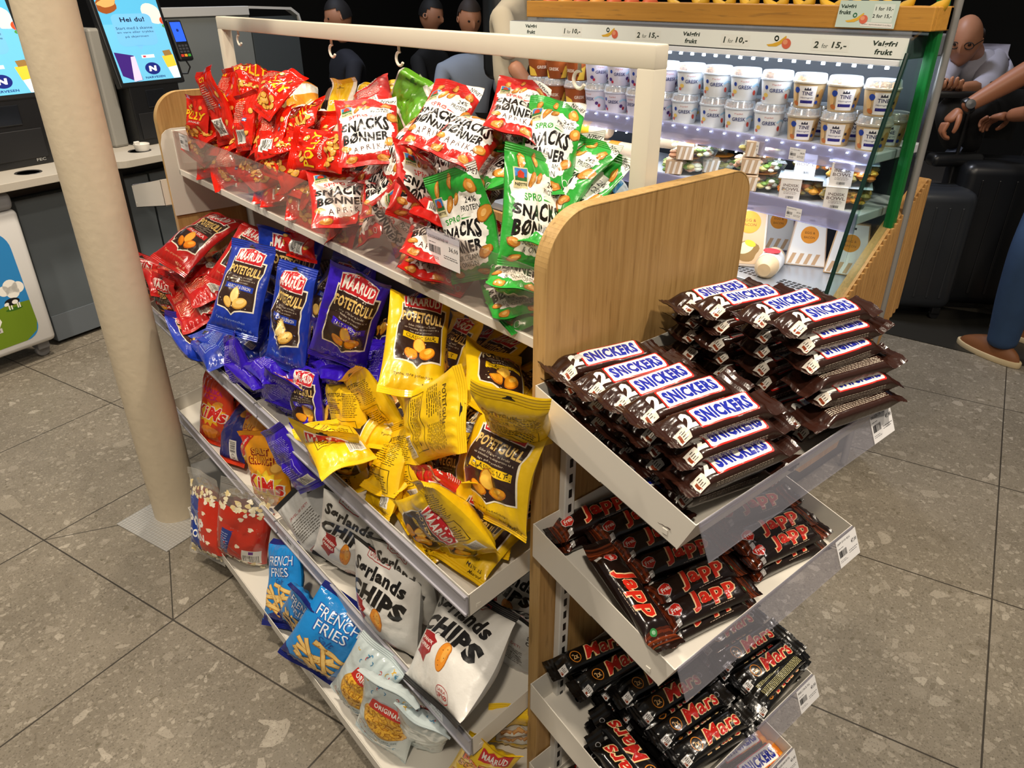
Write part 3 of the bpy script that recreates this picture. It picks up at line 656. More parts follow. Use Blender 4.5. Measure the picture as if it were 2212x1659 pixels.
def oak_mat(axis=2, c1='94703F', c2='BD9861', sc=1.0):
    m = bpy.data.materials.new('oak_veneer'); m.use_nodes = True
    t, N, L, b = nt(m)
    tc = N.new('ShaderNodeTexCoord'); mp = N.new('ShaderNodeMapping'); L.new(tc.outputs['Object'], mp.inputs['Vector'])
    s = [90*sc, 90*sc, 90*sc]; s[axis] = 2.6*sc; mp.inputs['Scale'].default_value = s
    n = N.new('ShaderNodeTexNoise'); n.inputs['Scale'].default_value = 1.3; n.inputs['Detail'].default_value = 8; n.inputs['Roughness'].default_value = 0.62; L.new(mp.outputs[0], n.inputs['Vector'])
    s2 = [5*sc, 5*sc, 5*sc]; s2[axis] = 0.9*sc
    m2 = N.new('ShaderNodeMapping'); m2.inputs['Scale'].default_value = s2; L.new(tc.outputs['Object'], m2.inputs['Vector'])
    n2 = N.new('ShaderNodeTexNoise'); n2.inputs['Scale'].default_value = 1.5; n2.inputs['Detail'].default_value = 3; n2.inputs['Distortion'].default_value = 1.4; L.new(m2.outputs[0], n2.inputs['Vector'])
    ad = N.new('ShaderNodeMath'); ad.operation = 'MULTIPLY_ADD'; ad.inputs[1].default_value = 0.42; L.new(n2.outputs['Fac'], ad.inputs[0])
    hl = N.new('ShaderNodeMath'); hl.operation = 'MULTIPLY'; hl.inputs[1].default_value = 0.62; L.new(n.outputs['Fac'], hl.inputs[0]); L.new(hl.outputs[0], ad.inputs[2])
    cr = N.new('ShaderNodeValToRGB'); cr.color_ramp.elements[0].position = 0.33; cr.color_ramp.elements[1].position = 0.68
    cr.color_ramp.elements[0].color = (*lin(c1), 1); cr.color_ramp.elements[1].color = (*lin(c2), 1)
    L.new(ad.outputs[0], cr.inputs[0]); L.new(cr.outputs[0], b.inputs['Base Color'])
    m3 = N.new('ShaderNodeMapping'); s3 = [75*sc, 75*sc, 75*sc]; s3[axis] = 7*sc; m3.inputs['Scale'].default_value = s3; L.new(tc.outputs['Object'], m3.inputs['Vector'])
    n3 = N.new('ShaderNodeTexNoise'); n3.inputs['Scale'].default_value = 2.0; n3.inputs['Detail'].default_value = 2; L.new(m3.outputs[0], n3.inputs['Vector'])
    r3 = N.new('ShaderNodeMapRange'); r3.inputs[1].default_value = 0.60; r3.inputs[2].default_value = 0.72; r3.inputs[4].default_value = 0.45; L.new(n3.outputs['Fac'], r3.inputs[0])
    x3 = N.new('ShaderNodeMix'); x3.data_type = 'RGBA'; x3.inputs[7].default_value = (*lin('7A5A30'), 1); L.new(cr.outputs[0], x3.inputs[6]); L.new(r3.outputs[0], x3.inputs[0]); L.new(x3.outputs[2], b.inputs['Base Color'])
    b.inputs['Roughness'].default_value = 0.42; b.inputs['Specular IOR Level'].default_value = 0.4
    bp = N.new('ShaderNodeBump'); bp.inputs['Strength'].default_value = 0.3; bp.inputs['Distance'].default_value = 0.002; L.new(n.outputs['Fac'], bp.inputs['Height']); L.new(bp.outputs[0], b.inputs['Normal'])
    return m
OAK = oak_mat(2); OAKE = oak_mat(2, 'A88650', 'C8A46C')
WM = mat('white_metal', 'DDD8CE', rough=0.42, spec=0.4)
WM2 = mat('white_metal_in', 'D6D5D0', rough=0.5, spec=0.35)
GREYRAIL = mat('grey_plastic', 'A9A8B2', rough=0.35)
CLR = clear('clear_plastic', 'F4F4FA', 0.16, 0.04, 0.10, 'D8D8E4')
ACR = clear('acrylic', 'F6F2F0', 0.10, 0.04, 0.07, 'C8B8B4')
DARK = mat('dark', '101010', rough=0.5)

# cream pillar on its chequer plate
pm = mat('cream_paint', 'CDBFA6', rough=0.6, spec=0.3, bump=0.25, bscale=50, noise=0.05)
pr = empty('pillar', (0.40, 2.10, 0))
MB().lathe([(0.0665, 0.004), (0.0665, 2.0), (0.0665, 3.0)], 48).build('shaft', pm, pr, smooth=True)
def chequer():
    m = bpy.data.materials.new('chequer_plate'); m.use_nodes = True; t, N, L, b = nt(m)
    tc = N.new('ShaderNodeTexCoord'); b.inputs['Metallic'].default_value = 0.45; b.inputs['Roughness'].default_value = 0.45; b.inputs['Base Color'].default_value = (*lin('B4B2AE'), 1)
    v = N.new('ShaderNodeTexVoronoi'); v.inputs['Scale'].default_value = 95; v.inputs['Randomness'].default_value = 0.0; L.new(tc.outputs['Object'], v.inputs['Vector'])
    bp = N.new('ShaderNodeBump'); bp.inputs['Strength'].default_value = 0.9; bp.inputs['Distance'].default_value = 0.003; bp.invert = True; L.new(v.outputs['Distance'], bp.inputs['Height']); L.new(bp.outputs[0], b.inputs['Normal'])
    return m
o = MB().box((-0.12, -0.12, 0), (0.12, 0.12, 0.004), 0.001).build('base_plate', chequer(), pr)
o.matrix_local = Matrix.Translation((-0.014, -0.027, 0)) @ Matrix.Rotation(TA, 4, 'Z')
tag(pr, 'cream painted round pillar standing on a square metal floor plate', 'pillar')

# ------------------------------------------------------------------ the display stand
X0, X1 = 0.620, 1.055; YN, YF = 0.665, 2.265; XC = 0.840
stand = empty('display_stand', (XC, (YN+YF)/2, 0))
tag(stand, 'double-sided oak and white metal snack display stand with trays', 'display stand')
def sub(o):     # keep world placement while parenting to the stand
    o.parent = stand; o.matrix_parent_inverse = Matrix.Translation(stand.location).inverted(); return o
def panel_pts(x0, x1, z0, z1, r):
    P = [(x0, z0), (x1, z0)]
    for cx, a0 in ((x1-r*0.55, 0), (x0+r, 90)):
        rr = r*0.55 if a0 == 0 else r
        for k in range(19):
            a = math.radians(a0+90*k/18); P.append((cx+rr*math.cos(a), z1-rr+rr*math.sin(a)))
    return P
def panel(y0, dx):
    P = panel_pts(X0+dx, X1+dx, 0.03, 1.192, 0.075)
    o = sub(MB().prism(P, y0+0.001, y0+0.024, 'y').build('side_panel', OAK))
    c = np.array([(X0+X1)/2+dx, 0.6])
    e = MB()
    n = len(P)
    for i in range(n):
        p, q = P[i], P[(i+1) % n]
        if i == 0: continue
        t_ = Vector((q[0]-p[0], q[1]-p[1])); nrm = Vector((t_.y, -t_.x)).normalized()*0.0015
        p2 = (p[0]+nrm.x, p[1]+nrm.y); q2 = (q[0]+nrm.x, q[1]+nrm.y); ya, yb = y0+0.0005, y0+0.0245
        e.add([(p2[0], ya, p2[1]), (p2[0], yb, p2[1]), (q2[0], yb, q2[1]), (q2[0], ya, q2[1]), (p[0], ya, p[1]), (p[0], yb, p[1]), (q[0], yb, q[1]), (q[0], ya, q[1])], [(0, 1, 2, 3), (0, 3, 7, 4), (1, 5, 6, 2), (4, 7, 6, 5)])
    for i in range(1, n):       # outer and inner rim so the band is a closed strip
        pass
    d = e.build('edge_band', OAKE); d.parent = o
    return o
panel(YN, 0); panel(YF, 0.012)
up = mat('upright_white', 'D2D0CB', rough=0.4)
def upright(x, y, ny, zt):
    b = MB()
    b.box((x-0.011, min(y, y+ny*0.014), 0.02), (x+0.011, max(y, y+ny*0.014), zt), 0.002)
    b.lathe([(0.0, 0.0), (0.013, 0.0), (0.013, 0.006), (0.010, 0.009), (0.0, 0.010)], 24, (0, 0, 0), 0)
    k = len(b.v)
    n = 24*5
    for i in range(k-n, k):       # round cap turned to face outwards at the top of the upright
        px, py, pz = b.v[i]; b.v[i] = (x+px, y+ny*(0.014+pz), zt-0.004+py)
    o = sub(b.build('slotted_upright', up, smooth=False))
    s = MB(); z = 0.05
    while z < zt-0.03:
        s.box((x-0.0032, min(y+ny*0.0140, y+ny*0.0147), z), (x+0.0032, max(y+ny*0.0140, y+ny*0.0147), z+0.015)); z += 0.028
    d = s.build('slots', DARK); d.parent = o
    return o
upright(X0+0.045, YN, -1, 0.985); upright(X1-0.045, YN, -1, 0.985); upright(X0+0.057, YF+0.025, 1, 0.985)
# slots for the side trays on the inner face, and the back sheet between both sides
sub(MB().box((XC-0.004, YN+0.026, 0.10), (XC+0.004, YF-0.001, 1.02)).build('back_sheet', mat('back_metal', '8E8C88', rough=0.6)))
# header frame with hooks
fr = MB(); fy0, fy1, fx0, fx1 = 0.700, 2.262, XC-0.001, XC+0.027
fr.box((fx0, fy0, 1.344), (fx1, fy1, 1.376), 0.003); fr.box((fx0, fy0, 0.95), (fx1, fy0+0.032, 1.346), 0.003); fr.box((fx0, fy1-0.032, 0.95), (fx1, fy1, 1.346), 0.003)
hf = sub(fr.build('header_frame', mat('header_white', 'DAD3C2', rough=0.45, spec=0.4), smooth=True))
for y in (2.15, 1.63, 1.355, 0.855):
    p = [(XC+0.012, y, 1.346), (XC+0.012, y, 1.335)]
    for k in range(11):
        a = math.radians(100-25*k); p.append((XC+0.012, y-0.001+0.0125*math.cos(a)*1.0, 1.3205+0.0125*math.sin(a)))
    h = MB().tube(p, 0.0028, 8).build('hook', mat('hook_white', 'E4DED0', rough=0.4), None, smooth=True)
    h.parent = hf; h.matrix_parent_inverse = Matrix.Identity(4)

def price_ticket(M, title, price, label, w=0.058, h=0.036, extra=True, g='shelf price tickets'):
    a = Art(w*1000, h*1000); W, H = w*1000, h*1000
    a.rect('E9E8EA', 0, 0, W, H, 0)
    a.text('2A2A2E', title, W*0.36, H*0.84, H*0.10, W*0.62, lv=1, res=1)
    a.text('2A2A2E', price, W*0.82, H*0.62, H*0.17, W*0.27, lv=1, off=0.01, res=1)
    a.bars('2A2A2E', W*0.06, H*0.34, W*0.42, H*0.58, 20, 5, 1); finep(a, '6A6A70', W*0.06, H*0.66, W*0.3, 1, 3, 1.0, 2); finep(a, '55555A', W*0.52, H*0.36, W*0.94, 2, 3.4, 1.1, 3)
    finep(a, '77777C', W*0.06, H*0.22, W*0.40, 2, 2.6, 0.9, 4)
    o = a.flat('price_ticket', M, paper)
    # paper thickness
    k = o.data
    return tag(o, label, 'price tag', g)

# ---- trays: body with sloping floor, clear price rail as a part
def tray(name, origin, ax, ay, W, D, zb, zf, hs, hb, hf_, label, railmat, rail='clear', lip_t=0.0014, group=None, rail_len=None, tail=0.0):
    """origin: back corner on the stand; ax: unit vector along the width; ay: unit vector outwards; floor falls from zb (back) to zf (front)"""
    M = Matrix(((ax[0], ay[0], 0, origin[0]), (ax[1], ay[1], 0, origin[1]), (0, 0, 1, 0), (0, 0, 0, 1)))
    root = empty(name, M=Matrix.Translation((origin[0], origin[1], zb)) if False else M)
    t = 0.0016; b = MB()
    def quadbox(p):  # p: 4 profile points (y,z) extruded between x0,x1
        pass
    fl = [(0, zb), (D, zf), (D, zf+t), (0, zb+t)]
    b.prism(fl, 0, W, 'x')
    sd = [(0, zb), (D, zf), (D, zf+hf_), (0, zb+hs)]
    if tail: sd = [(0, zb), (D, zf), (D+tail, zf+hf_), (0, zb+hs)]
    b.prism(sd, 0, t, 'x'); b.prism(sd, W-t, W, 'x')
    if tail: b.prism([(D, zf), (D+t, zf), (D+tail+t, zf+hf_), (D+tail, zf+hf_)], 0, W, 'x')
    else: b.box((0, D-t, zf), (W, D, zf+hf_), 0.0004)
    b.box((0, 0, zb), (W, t, zb+hb), 0.0004)
    for x in (-0.0012, W-0.0002):      # rivets on the sides
        b.box((x, D-0.022, zf+0.012), (x+0.0014, D-0.014, zf+0.020), 0.0005)
    bd = b.build('tray_body', WM, root)
    if rail:
        rz = zf+hf_
        h = 0.044
        c = MB()
        y = D+0.002+tail
        if rail == 'clear':     # slanting clear flap hanging in front of the lip
            pr_ = [(y, rz-0.002), (y+0.020, rz-h), (y+0.0215, rz-h), (y+0.002, rz-0.001), (y+0.002, rz+0.002), (y, rz+0.002)]
            c.prism(pr_, 0.004, W-0.004+0.0, 'x'); c.box((0.004, y, rz-0.004), (W-0.004, y+0.003, rz+0.003), 0.0008)
        else:
            c.box((0.0, y-0.001, rz-0.040), (W, y+0.003, rz-0.003), 0.0008); c.box((0.0, y, rz-0.006), (W, y+0.006, rz-0.001), 0.001); c.box((0.0, y, rz-0.041), (W, y+0.006, rz-0.036), 0.001)
        c.build('price_rail', railmat, root)
    return tag(root, label, 'shelf tray', group)
ex, ey = (1, 0), (0, 1)
# near end: width along +x, outwards = -y
ENDW = 0.460; EX0 = 0.600
ends = [(0.900, 0.844, 'top white end tray, holding the brown bars with blue letters'), (0.662, 0.606, 'second white end tray, holding the dark bars with red slanted letters'),
        (0.312, 0.256, 'third white end tray, holding the black bars with gold-edged red letters'), (0.100, 0.044, 'lowest white end tray, cut by the bottom of the picture')]
for zb, zf, lab in ends:
    tray('end_tray', (EX0+ENDW, YN-0.002), (-1, 0), (0, -1), ENDW, 0.257, zb, zf, 0.063, 0.063, 0.050, lab, CLR, 'clear', tail=0.022)
tray('end_tray', (EX0+0.012, YF+0.027), (1, 0), (0, 1), ENDW, 0.33, 0.885, 0.815, 0.075, 0.075, 0.070, 'white end tray on the far end, in front of the grey counter', CLR, 'clear')
MIDY = 1.480
for zb, zf, xf, hs, hf_, n, labs in ((0.632, 0.576, 0.497, 0.050, 0.046, 'shelf_tray', ('white middle tray near half, holding yellow crisp bags', 'white middle tray far half, holding blue and red crisp bags')),
                                (0.300, 0.246, 0.493, 0.050, 0.046, 'shelf_tray', ('white lower tray near half, holding the white crisp bags', 'white lower tray far half, holding orange crisp bags'))):
    for (y0, y1), lab in zip(((YN+0.028, MIDY-0.003), (MIDY+0.003, YF-0.004)), labs):
        tray(n, (XC-0.006, y0), (0, 1), (-1, 0), y1-y0, XC-0.006-xf, zb, zf, hs, hs, hf_, lab, GREYRAIL, 'flat')
tray('bottom_shelf', (XC-0.006, YN-0.02), (0, 1), (-1, 0), 1.95-YN+0.02, XC-0.006-0.400, 0.084, 0.070, 0.03, 0.05, 0.030, 'white bottom shelf near the floor, holding popcorn and blue bags', None, None)
sub(MB().box((0.48, YN+0.03, 0.0), (XC+0.1, YF-0.03, 0.062), 0.004).build('plinth', mat('plinth', '8C8A86', rough=0.6)))
# clear-fronted top box
box = empty('clear_front_box', (0.652, YN+0.03, 0.985))
y0, y1 = 0.0, YF-YN-0.075; D = XC-0.010-0.652
b = MB(); b.box((0, y0, 0), (D, y1, 0.002)); b.box((-0.002, y0, -0.004), (0.004, y1, 0.012), 0.001); b.box((-0.002, y0-0.004, -0.004), (D, y0+0.010, 0.115), 0.001)
b.box((-0.002, y1-0.006, -0.004), (D, y1+0.002, 0.115), 0.001)
b.build('tray_body', WM, box)
MB().box((-0.0010, y0+0.009, 0.010), (0.0022, y1-0.005, 0.117), 0.0006).build('clear_front', ACR, box)
tag(box, 'top box with a clear plastic front, full of red and green snack bags', 'shelf tray')
br = MB(); br.prism([(0.0, 0.0), (0.19, 0.0), (0.19, 0.24), (0.035, 0.24), (0.02, 0.236), (0.008, 0.226), (0.0, 0.20)], 0, 0.003, 'y')
o = sub(br.build('end_bracket', mat('bracket_white', 'D6CFC4', rough=0.45))); o.matrix_parent_inverse = Matrix.Translation((0.627, YF-0.006, 0.86)) @ Matrix.Identity(4); o.matrix_parent_inverse = Matrix.Translation(stand.location).inverted() @ Matrix.Translation((0.627, YF-0.006, 0.86))
# price tickets
def ray_frame(loc, xd, yd): return frame(loc, xd, yd)
ez = [(0.844+0.050, 'SNICKERS 2PK 75G', '41,00', 'white ticket at the right end of the top end tray rail', 1.030), (0.606+0.050, 'JAPP DUO 82G', '47,00', 'white ticket at the right end of the second end tray rail', 1.030),
      (0.256+0.050, 'MARS 2 PACK 70G', '43,00', 'white ticket at the right end of the third end tray rail', 1.030), (0.044+0.050, 'SNICKERS PEANUTBUTTER', '43,00', 'white ticket on the lowest end tray rail', 1.030)]
for rz, t_, p_, lab, x in ez:
    yd = Vector((0, 0.020, 0.044)).normalized(); yv = YN-0.002-0.279-0.0022
    # the flap leans outwards at its foot
    q = Vector((x-0.030, yv-0.0215, rz-0.0435)) 
    price_ticket(frame(q, (1, 0, 0), yd), t_, p_, lab, 0.062, 0.046)
price_ticket(frame((0.6495, 0.985, 1.048), (0, -1, 0), (0, 0, 1)), 'DLN SNACKSBØNNER PAP', '36,00', 'white ticket clipped to the clear front among green and red bags', 0.088, 0.052)
price_ticket(frame((0.6495, 2.158, 1.062), (0, -1, 0), (0, 0, 1)), 'POLLY PEANØTTER', '29,00', 'white ticket clipped to the far end of the clear front', 0.062, 0.040)
clip = MB().box((0.6478, 0.895, 1.092), (0.6496, 0.985, 1.104), 0.0005).build('ticket_clip', CLR); tag(clip, 'clear clip holding the ticket above the green bags', 'clip')
for xf, zt, y, t_, p_, lab in ((0.493, 0.292, 0.842, 'SC HAVSALT 180GR', '62,00', 'white ticket under the biggest white crisp bag'), (0.493, 0.292, 1.425, 'SC PAPRIKA 180GR', '62,00', 'white ticket on the lower rail left of the white bags'),
                               (0.493, 0.292, 1.62, 'KIMS SALT CRUNCH', '35,00', 'white ticket on the lower rail under the orange bag'), (0.493, 0.292, 2.24, 'KIMS PAPRIKA KICK', '35,00', 'white ticket at the far end of the lower rail'), (0.497, 0.622, 2.10, 'MAARUD PAPRIKA', '35,00', 'white ticket on the middle rail under the red crisp bags')):
    price_ticket(frame((xf-0.0052, y, zt-0.037), (0, -1, 0), (0, 0, 1)), t_, p_, lab, 0.066, 0.033)

# ------------------------------------------------------------------ every bag: kind, place, turn (quaternion), width and height factors, label
BAGS = [
('peanut',(0.699,1.965,1.182),(0.551,0.411,0.552,0.472),0.95,1.13,{},'narrow red peanut bag standing upright at the left end with its barcode towards us'),
('peanut',(0.688,2.100,1.141),(0.607,0.463,-0.402,-0.505),1.01,0.69,{},'red peanut bag with yellow letters in the far left corner of the clear box'),
('peanut',(0.738,1.972,1.207),(0.529,0.518,0.529,0.415),0.99,0.76,{},'dark side of a red peanut bag squeezed between two upright ones'),
('peanut',(0.693,1.792,1.170),(0.467,0.507,0.620,0.375),0.96,0.79,{},'red peanut bag shaped like a spindle, barcode on its right edge'),
('peanut',(0.694,1.663,1.161),(0.362,0.508,0.743,0.243),0.93,0.79,{},'red peanut bag leaning right with a wide white barcode, above the clear front'),
('peanut',(0.738,1.686,1.241),(0.609,0.300,-0.234,-0.696),1.00,0.76,{},'shiny red peanut bag whose pointed top sticks up highest of all'),
('peanut',(0.802,1.988,1.243),(0.945,0.248,0.023,-0.212),0.85,0.99,{},'red peanut bag at the back left with a flat square top seal'),
('peanut',(0.762,1.624,1.191),(0.891,0.099,-0.298,-0.327),0.67,0.91,{},'red peanut bag with a sharp dark top corner beside the white rail post gap'),
('peanut',(0.787,1.599,1.170),(0.392,0.611,0.614,0.310),0.96,0.44,{},'small plain red peanut bag at the back, left of the first white snack bag'),
('peanut',(0.837,1.919,1.234),(0.028,0.224,0.967,0.117),0.57,0.99,{},'red peanut bag peeking out behind the pointed one at the back'),
('peanut',(0.686,1.405,1.158),(0.848,0.025,-0.517,0.112),0.68,0.94,{},'red peanut bag lying sideways with its embossed seal to the left'),
('peanut',(0.697,1.604,1.133),(0.620,0.405,-0.348,-0.575),1.00,0.60,{},'red peanut bag showing roasted peanuts just above the clear front edge'),
('peanut',(0.716,2.107,1.139),(0.468,0.529,0.562,0.430),1.00,0.84,{},'red peanut bag standing between the barcode bag and the left corner bag'),
('peanut',(0.727,1.605,1.148),(0.947,0.044,-0.098,-0.304),0.67,0.97,{},'red peanut bag with yellow letters under the dark cornered one'),
('peanut',(0.749,1.479,1.162),(0.964,0.078,0.009,-0.256),0.59,0.99,{},'red peanut bag wedged left of the upright white and red snack bag'),
('peanut',(0.688,2.113,1.010),(0.974,0.138,0.040,-0.173),0.76,0.99,{},'first red bag behind the clear front from its left end'),
('peanut',(0.690,1.921,1.018),(0.341,0.452,0.640,0.520),1.00,0.60,{},'second red bag behind the clear front from its left end'),
('peanut',(0.690,1.733,1.029),(0.957,0.170,-0.003,-0.236),0.73,0.98,{},'third red bag behind the clear front from its left end'),
('peanut',(0.690,1.557,1.036),(0.023,-0.235,-0.957,-0.169),0.73,0.98,{},'fourth red bag behind the clear front, below the sideways peanut bag'),
('peanut',(0.690,1.696,0.981),(0.066,-0.212,-0.973,-0.055),0.68,0.98,{},'low red bag at the bottom of the clear box under the third one'),
('peanut',(0.694,1.451,1.016),(0.657,0.438,-0.298,-0.537),0.98,0.54,{},'red bag behind the clear front left of the white word strip'),
('peanut',(0.698,1.348,1.008),(0.632,0.374,-0.340,-0.587),0.98,0.47,{},'red bag at the bottom of the clear box left of the slanting word'),
('peanut',(0.696,1.571,0.973),(0.385,0.505,0.620,0.462),0.99,0.43,{},'low red bag with yellow peanuts near the middle of the clear front'),
('paprika',(0.738,1.300,1.208),(0.913,0.305,-0.111,-0.246),0.97,0.90,{},'upright red and white bean snack bag, farthest left of its kind'),
('paprika',(0.774,1.104,1.243),(0.874,0.186,0.002,-0.449),0.74,1.01,{},'red and white bean snack bag leaning back with its name creased in the middle'),
('paprika',(0.739,0.972,1.239),(0.843,0.207,0.081,-0.489),0.72,0.91,{},'red and white bean snack bag folded so that its name runs steeply'),
('paprika',(0.823,0.962,1.267),(0.914,0.143,0.092,-0.368),0.49,0.98,{},'red and white bean snack bag at the back beside the tallest green bag'),
('paprika',(0.695,1.098,1.139),(0.778,0.568,0.247,-0.106),1.01,0.70,{},'red and white bean snack bag bulging over the clear edge, house picture up left'),
('paprika',(0.673,1.343,1.079),(0.947,0.245,-0.017,-0.207),1.15,0.86,{},'red and white bean snack bag folded flat behind the clear edge, protein figure on top'),
('paprika',(0.732,1.253,1.101),(0.951,0.116,-0.048,-0.281),0.57,1.00,{},'red and white bean snack bag half hidden left of the bulging one'),
('paprika',(0.747,1.090,1.104),(0.127,-0.321,-0.934,-0.095),0.45,0.97,{},'plain red side of a bag between the bulging red and the green bags'),
('paprika',(0.667,1.125,1.057),(0.155,0.793,-0.182,-0.561),0.91,0.94,{},'red bag behind the clear front whose word slants down to the right'),
('paprika',(0.676,1.033,1.062),(0.927,0.099,0.134,-0.337),0.81,0.95,{},'red bag behind the clear front just left of the white price ticket'),
('paprika',(0.672,1.042,1.013),(0.923,0.040,0.159,-0.348),0.79,0.95,{},'red bag lowest behind the clear front under the price ticket'),
('green',(0.813,0.873,1.233),(0.850,0.325,-0.108,-0.400),0.70,0.98,{},'tallest green bean snack bag with a white corner flash, at the back'),
('green',(0.706,0.817,1.154),(0.788,0.595,0.118,-0.108),0.97,0.89,{},'large green bean snack bag in front, its white corner flash in the middle'),
('green',(0.685,0.918,1.118),(0.642,0.394,-0.521,-0.402),0.99,0.89,{},'green bean snack bag whose lower half stands behind the price ticket'),
('green',(0.819,0.827,1.184),(0.525,0.230,-0.410,-0.710),1.04,0.73,{},'green bean snack bag at the right, next to the rounded wooden panel'),
('green',(0.855,0.978,1.233),(0.890,0.122,-0.013,-0.440),0.47,0.98,{},'green bean snack bag seen only as a strip left of the tallest green bag'),
('green',(0.685,0.827,1.050),(0.927,-0.020,0.129,-0.351),0.69,0.98,{},'green bag folded over low behind the clear front beside the corner post'),
('green',(0.685,0.841,1.010),(0.969,-0.026,-0.001,-0.246),0.62,0.94,{},'lowest green bag behind the clear front in the near corner'),
('green',(0.771,0.829,1.113),(0.111,-0.372,-0.921,-0.032),0.37,0.95,{},'dark green bag end tucked beside the wooden panel'),
('bluewhite',(0.911,0.829,1.171),(0.838,0.172,0.346,-0.385),0.47,0.91,{},'blue and white bag behind the green bags near the white post'),
('yellowtop',(0.894,1.707,1.184),(0.572,0.429,-0.474,-0.514),0.98,0.77,{},'yellow bag on the far side with white edges and a hanging hole, leftmost'),
('yellowtop',(0.906,1.599,1.197),(0.539,0.428,-0.476,-0.548),0.97,0.69,{},'yellow bag on the far side standing behind the middle red tip'),
('yellowtop',(0.913,1.492,1.207),(0.110,0.301,0.910,0.264),0.52,0.96,{},'yellow bag on the far side beside the lime green ones'),
('limetop',(0.907,1.421,1.227),(0.530,0.516,-0.308,-0.598),0.96,0.70,{},'lime green bag on the far side standing tallest below the third hook'),
('limetop',(0.882,1.347,1.223),(0.407,0.225,0.883,0.060),0.56,0.97,{},'dull lime bag on the far side turned to show its pale edge'),
('paprika',(0.868,1.497,1.231),(0.237,0.268,0.932,0.048),0.66,0.96,{},'red bag tip rising between the yellow bags'),
('orangewhite',(0.868,1.844,1.194),(0.944,0.246,0.140,-0.171),0.57,0.98,{},'orange and white bag behind the pointed red bag'),
('orangewhite',(0.870,1.717,1.158),(0.945,0.238,0.150,-0.168),0.54,0.94,{},'orange and white bag behind the small plain red one'),
('red',(0.621,2.053,0.848),(0.746,0.242,-0.101,-0.612),1.02,1.01,{},'red crisp bag lying over the heap at the far end, orange crisps up'),
('red',(0.662,1.853,0.831),(0.740,0.358,-0.115,-0.558),1.00,0.81,{},'red crisp bag half covered by the leftmost blue bag'),
('red',(0.507,2.296,0.636),(0.420,0.792,-0.285,-0.340),0.75,0.86,{},'red crisp bag hanging over the far end of the tray lip'),
('red',(0.518,2.118,0.634),(0.510,0.577,-0.471,-0.431),0.92,0.61,{},'red crisp bag upright at the lip, just right of the hanging red one'),
('red',(0.544,1.998,0.691),(0.177,0.088,0.976,0.096),0.53,1.00,{},'red crisp bag showing its plain back in front of the blue bags'),
('red',(0.580,2.010,0.736),(0.153,0.060,0.985,0.054),0.53,0.99,{},'red crisp bag with a curled top seal in the middle of the red heap'),
('red',(0.624,2.103,0.748),(0.059,0.141,0.987,-0.053),0.59,0.98,{},'red crisp bag lying flat under the topmost red one'),
('red',(0.538,2.220,0.707),(0.189,-0.037,-0.972,-0.136),0.72,0.95,{},'crumpled red crisp bag with a ragged seal at the far left'),
('red',(0.549,2.110,0.686),(0.473,0.427,0.544,0.545),0.94,0.58,{},'red crisp bag back down between the crumpled and the plain one'),
('blue',(0.569,1.635,0.836),(0.720,0.396,-0.275,-0.499),1.08,0.96,{},'blue crisp bag tilted left with pale crisps and a white dip bowl'),
('blue',(0.676,1.631,0.845),(0.498,0.783,-0.220,-0.300),1.14,1.09,{},'blue crisp bag at the back right under the white edge of the clear box'),
('blue',(0.585,1.426,0.828),(0.637,0.463,-0.355,-0.504),0.92,1.00,{'crum': 1.5},'blue crisp bag with a sharply creased picture, right of the tilted one'),
('blue',(0.502,1.906,0.585),(0.970,0.099,0.222,0.025),0.81,0.91,{},'dark blue crisp bag drooping over the tray lip with its red plate showing'),
('blue',(0.545,1.727,0.670),(0.242,-0.032,0.967,0.069),0.51,0.99,{},'blue crisp bag lying with a pleated end towards us'),
('blue',(0.521,1.779,0.647),(0.049,0.048,0.998,-0.014),0.49,0.97,{},'small visible end of a blue bag at the lip behind the drooping one'),
('blue',(0.600,1.685,0.659),(0.443,0.552,0.626,0.328),0.98,0.34,{},'blue bag scrap between the two upright blue bags'),
('purple',(0.601,1.196,0.891),(0.518,0.756,-0.177,-0.359),0.86,0.98,{},'large purple crisp bag leaning back with ridged crisps on it'),
('purple',(0.625,1.311,0.785),(0.883,-0.325,0.251,-0.228),0.77,0.93,{},'purple crisp bag upside down under the large purple one'),
('purple',(0.509,1.602,0.620),(0.627,0.309,0.553,0.454),0.95,0.63,{},'purple crisp bag stretched along the tray lip'),
('purple',(0.548,1.499,0.689),(0.053,-0.046,-0.997,0.034),0.49,0.91,{},'purple crisp bag with a pale pleated seal in the middle'),
('purple',(0.532,1.548,0.653),(0.115,-0.010,-0.993,0.035),0.52,0.88,{},'purple crisp bag lying in front of the pleated one'),
('purple',(0.557,1.333,0.691),(0.614,0.385,-0.508,-0.465),0.98,0.39,{},'purple crisp bag with a white crease and a small red plate'),
('purple',(0.518,1.418,0.604),(0.222,0.351,0.305,0.857),0.83,0.91,{},'purple crisp bag with ribbed end beside the first yellow bag'),
('purple',(0.492,1.345,0.561),(0.630,0.237,0.616,0.408),0.95,0.52,{},'purple crisp bag hanging over the lip above the black and silver bag'),
('purple',(0.659,1.204,0.782),(0.570,0.519,0.597,0.221),0.99,0.34,{},'purple crisp bag between the large purple and the upright yellow bag'),
('purple',(0.618,1.303,0.732),(0.202,-0.175,-0.960,0.087),0.64,0.93,{},'purple crisp bag lying flat below the large purple one'),
('yellow',(0.646,1.032,0.890),(0.913,0.264,0.019,-0.310),0.83,1.01,{},'upright yellow crisp bag at the back with the whole brown shield showing'),
('yellow',(0.739,1.036,0.861),(0.545,0.288,-0.520,-0.591),0.96,0.45,{'crum': 1.4},'yellow crisp bag turned sideways right of the upright one'),
('yellow',(0.687,0.859,0.871),(0.930,0.085,0.161,-0.319),0.79,1.03,{},'yellow crisp bag at the back right with a broad smooth shoulder'),
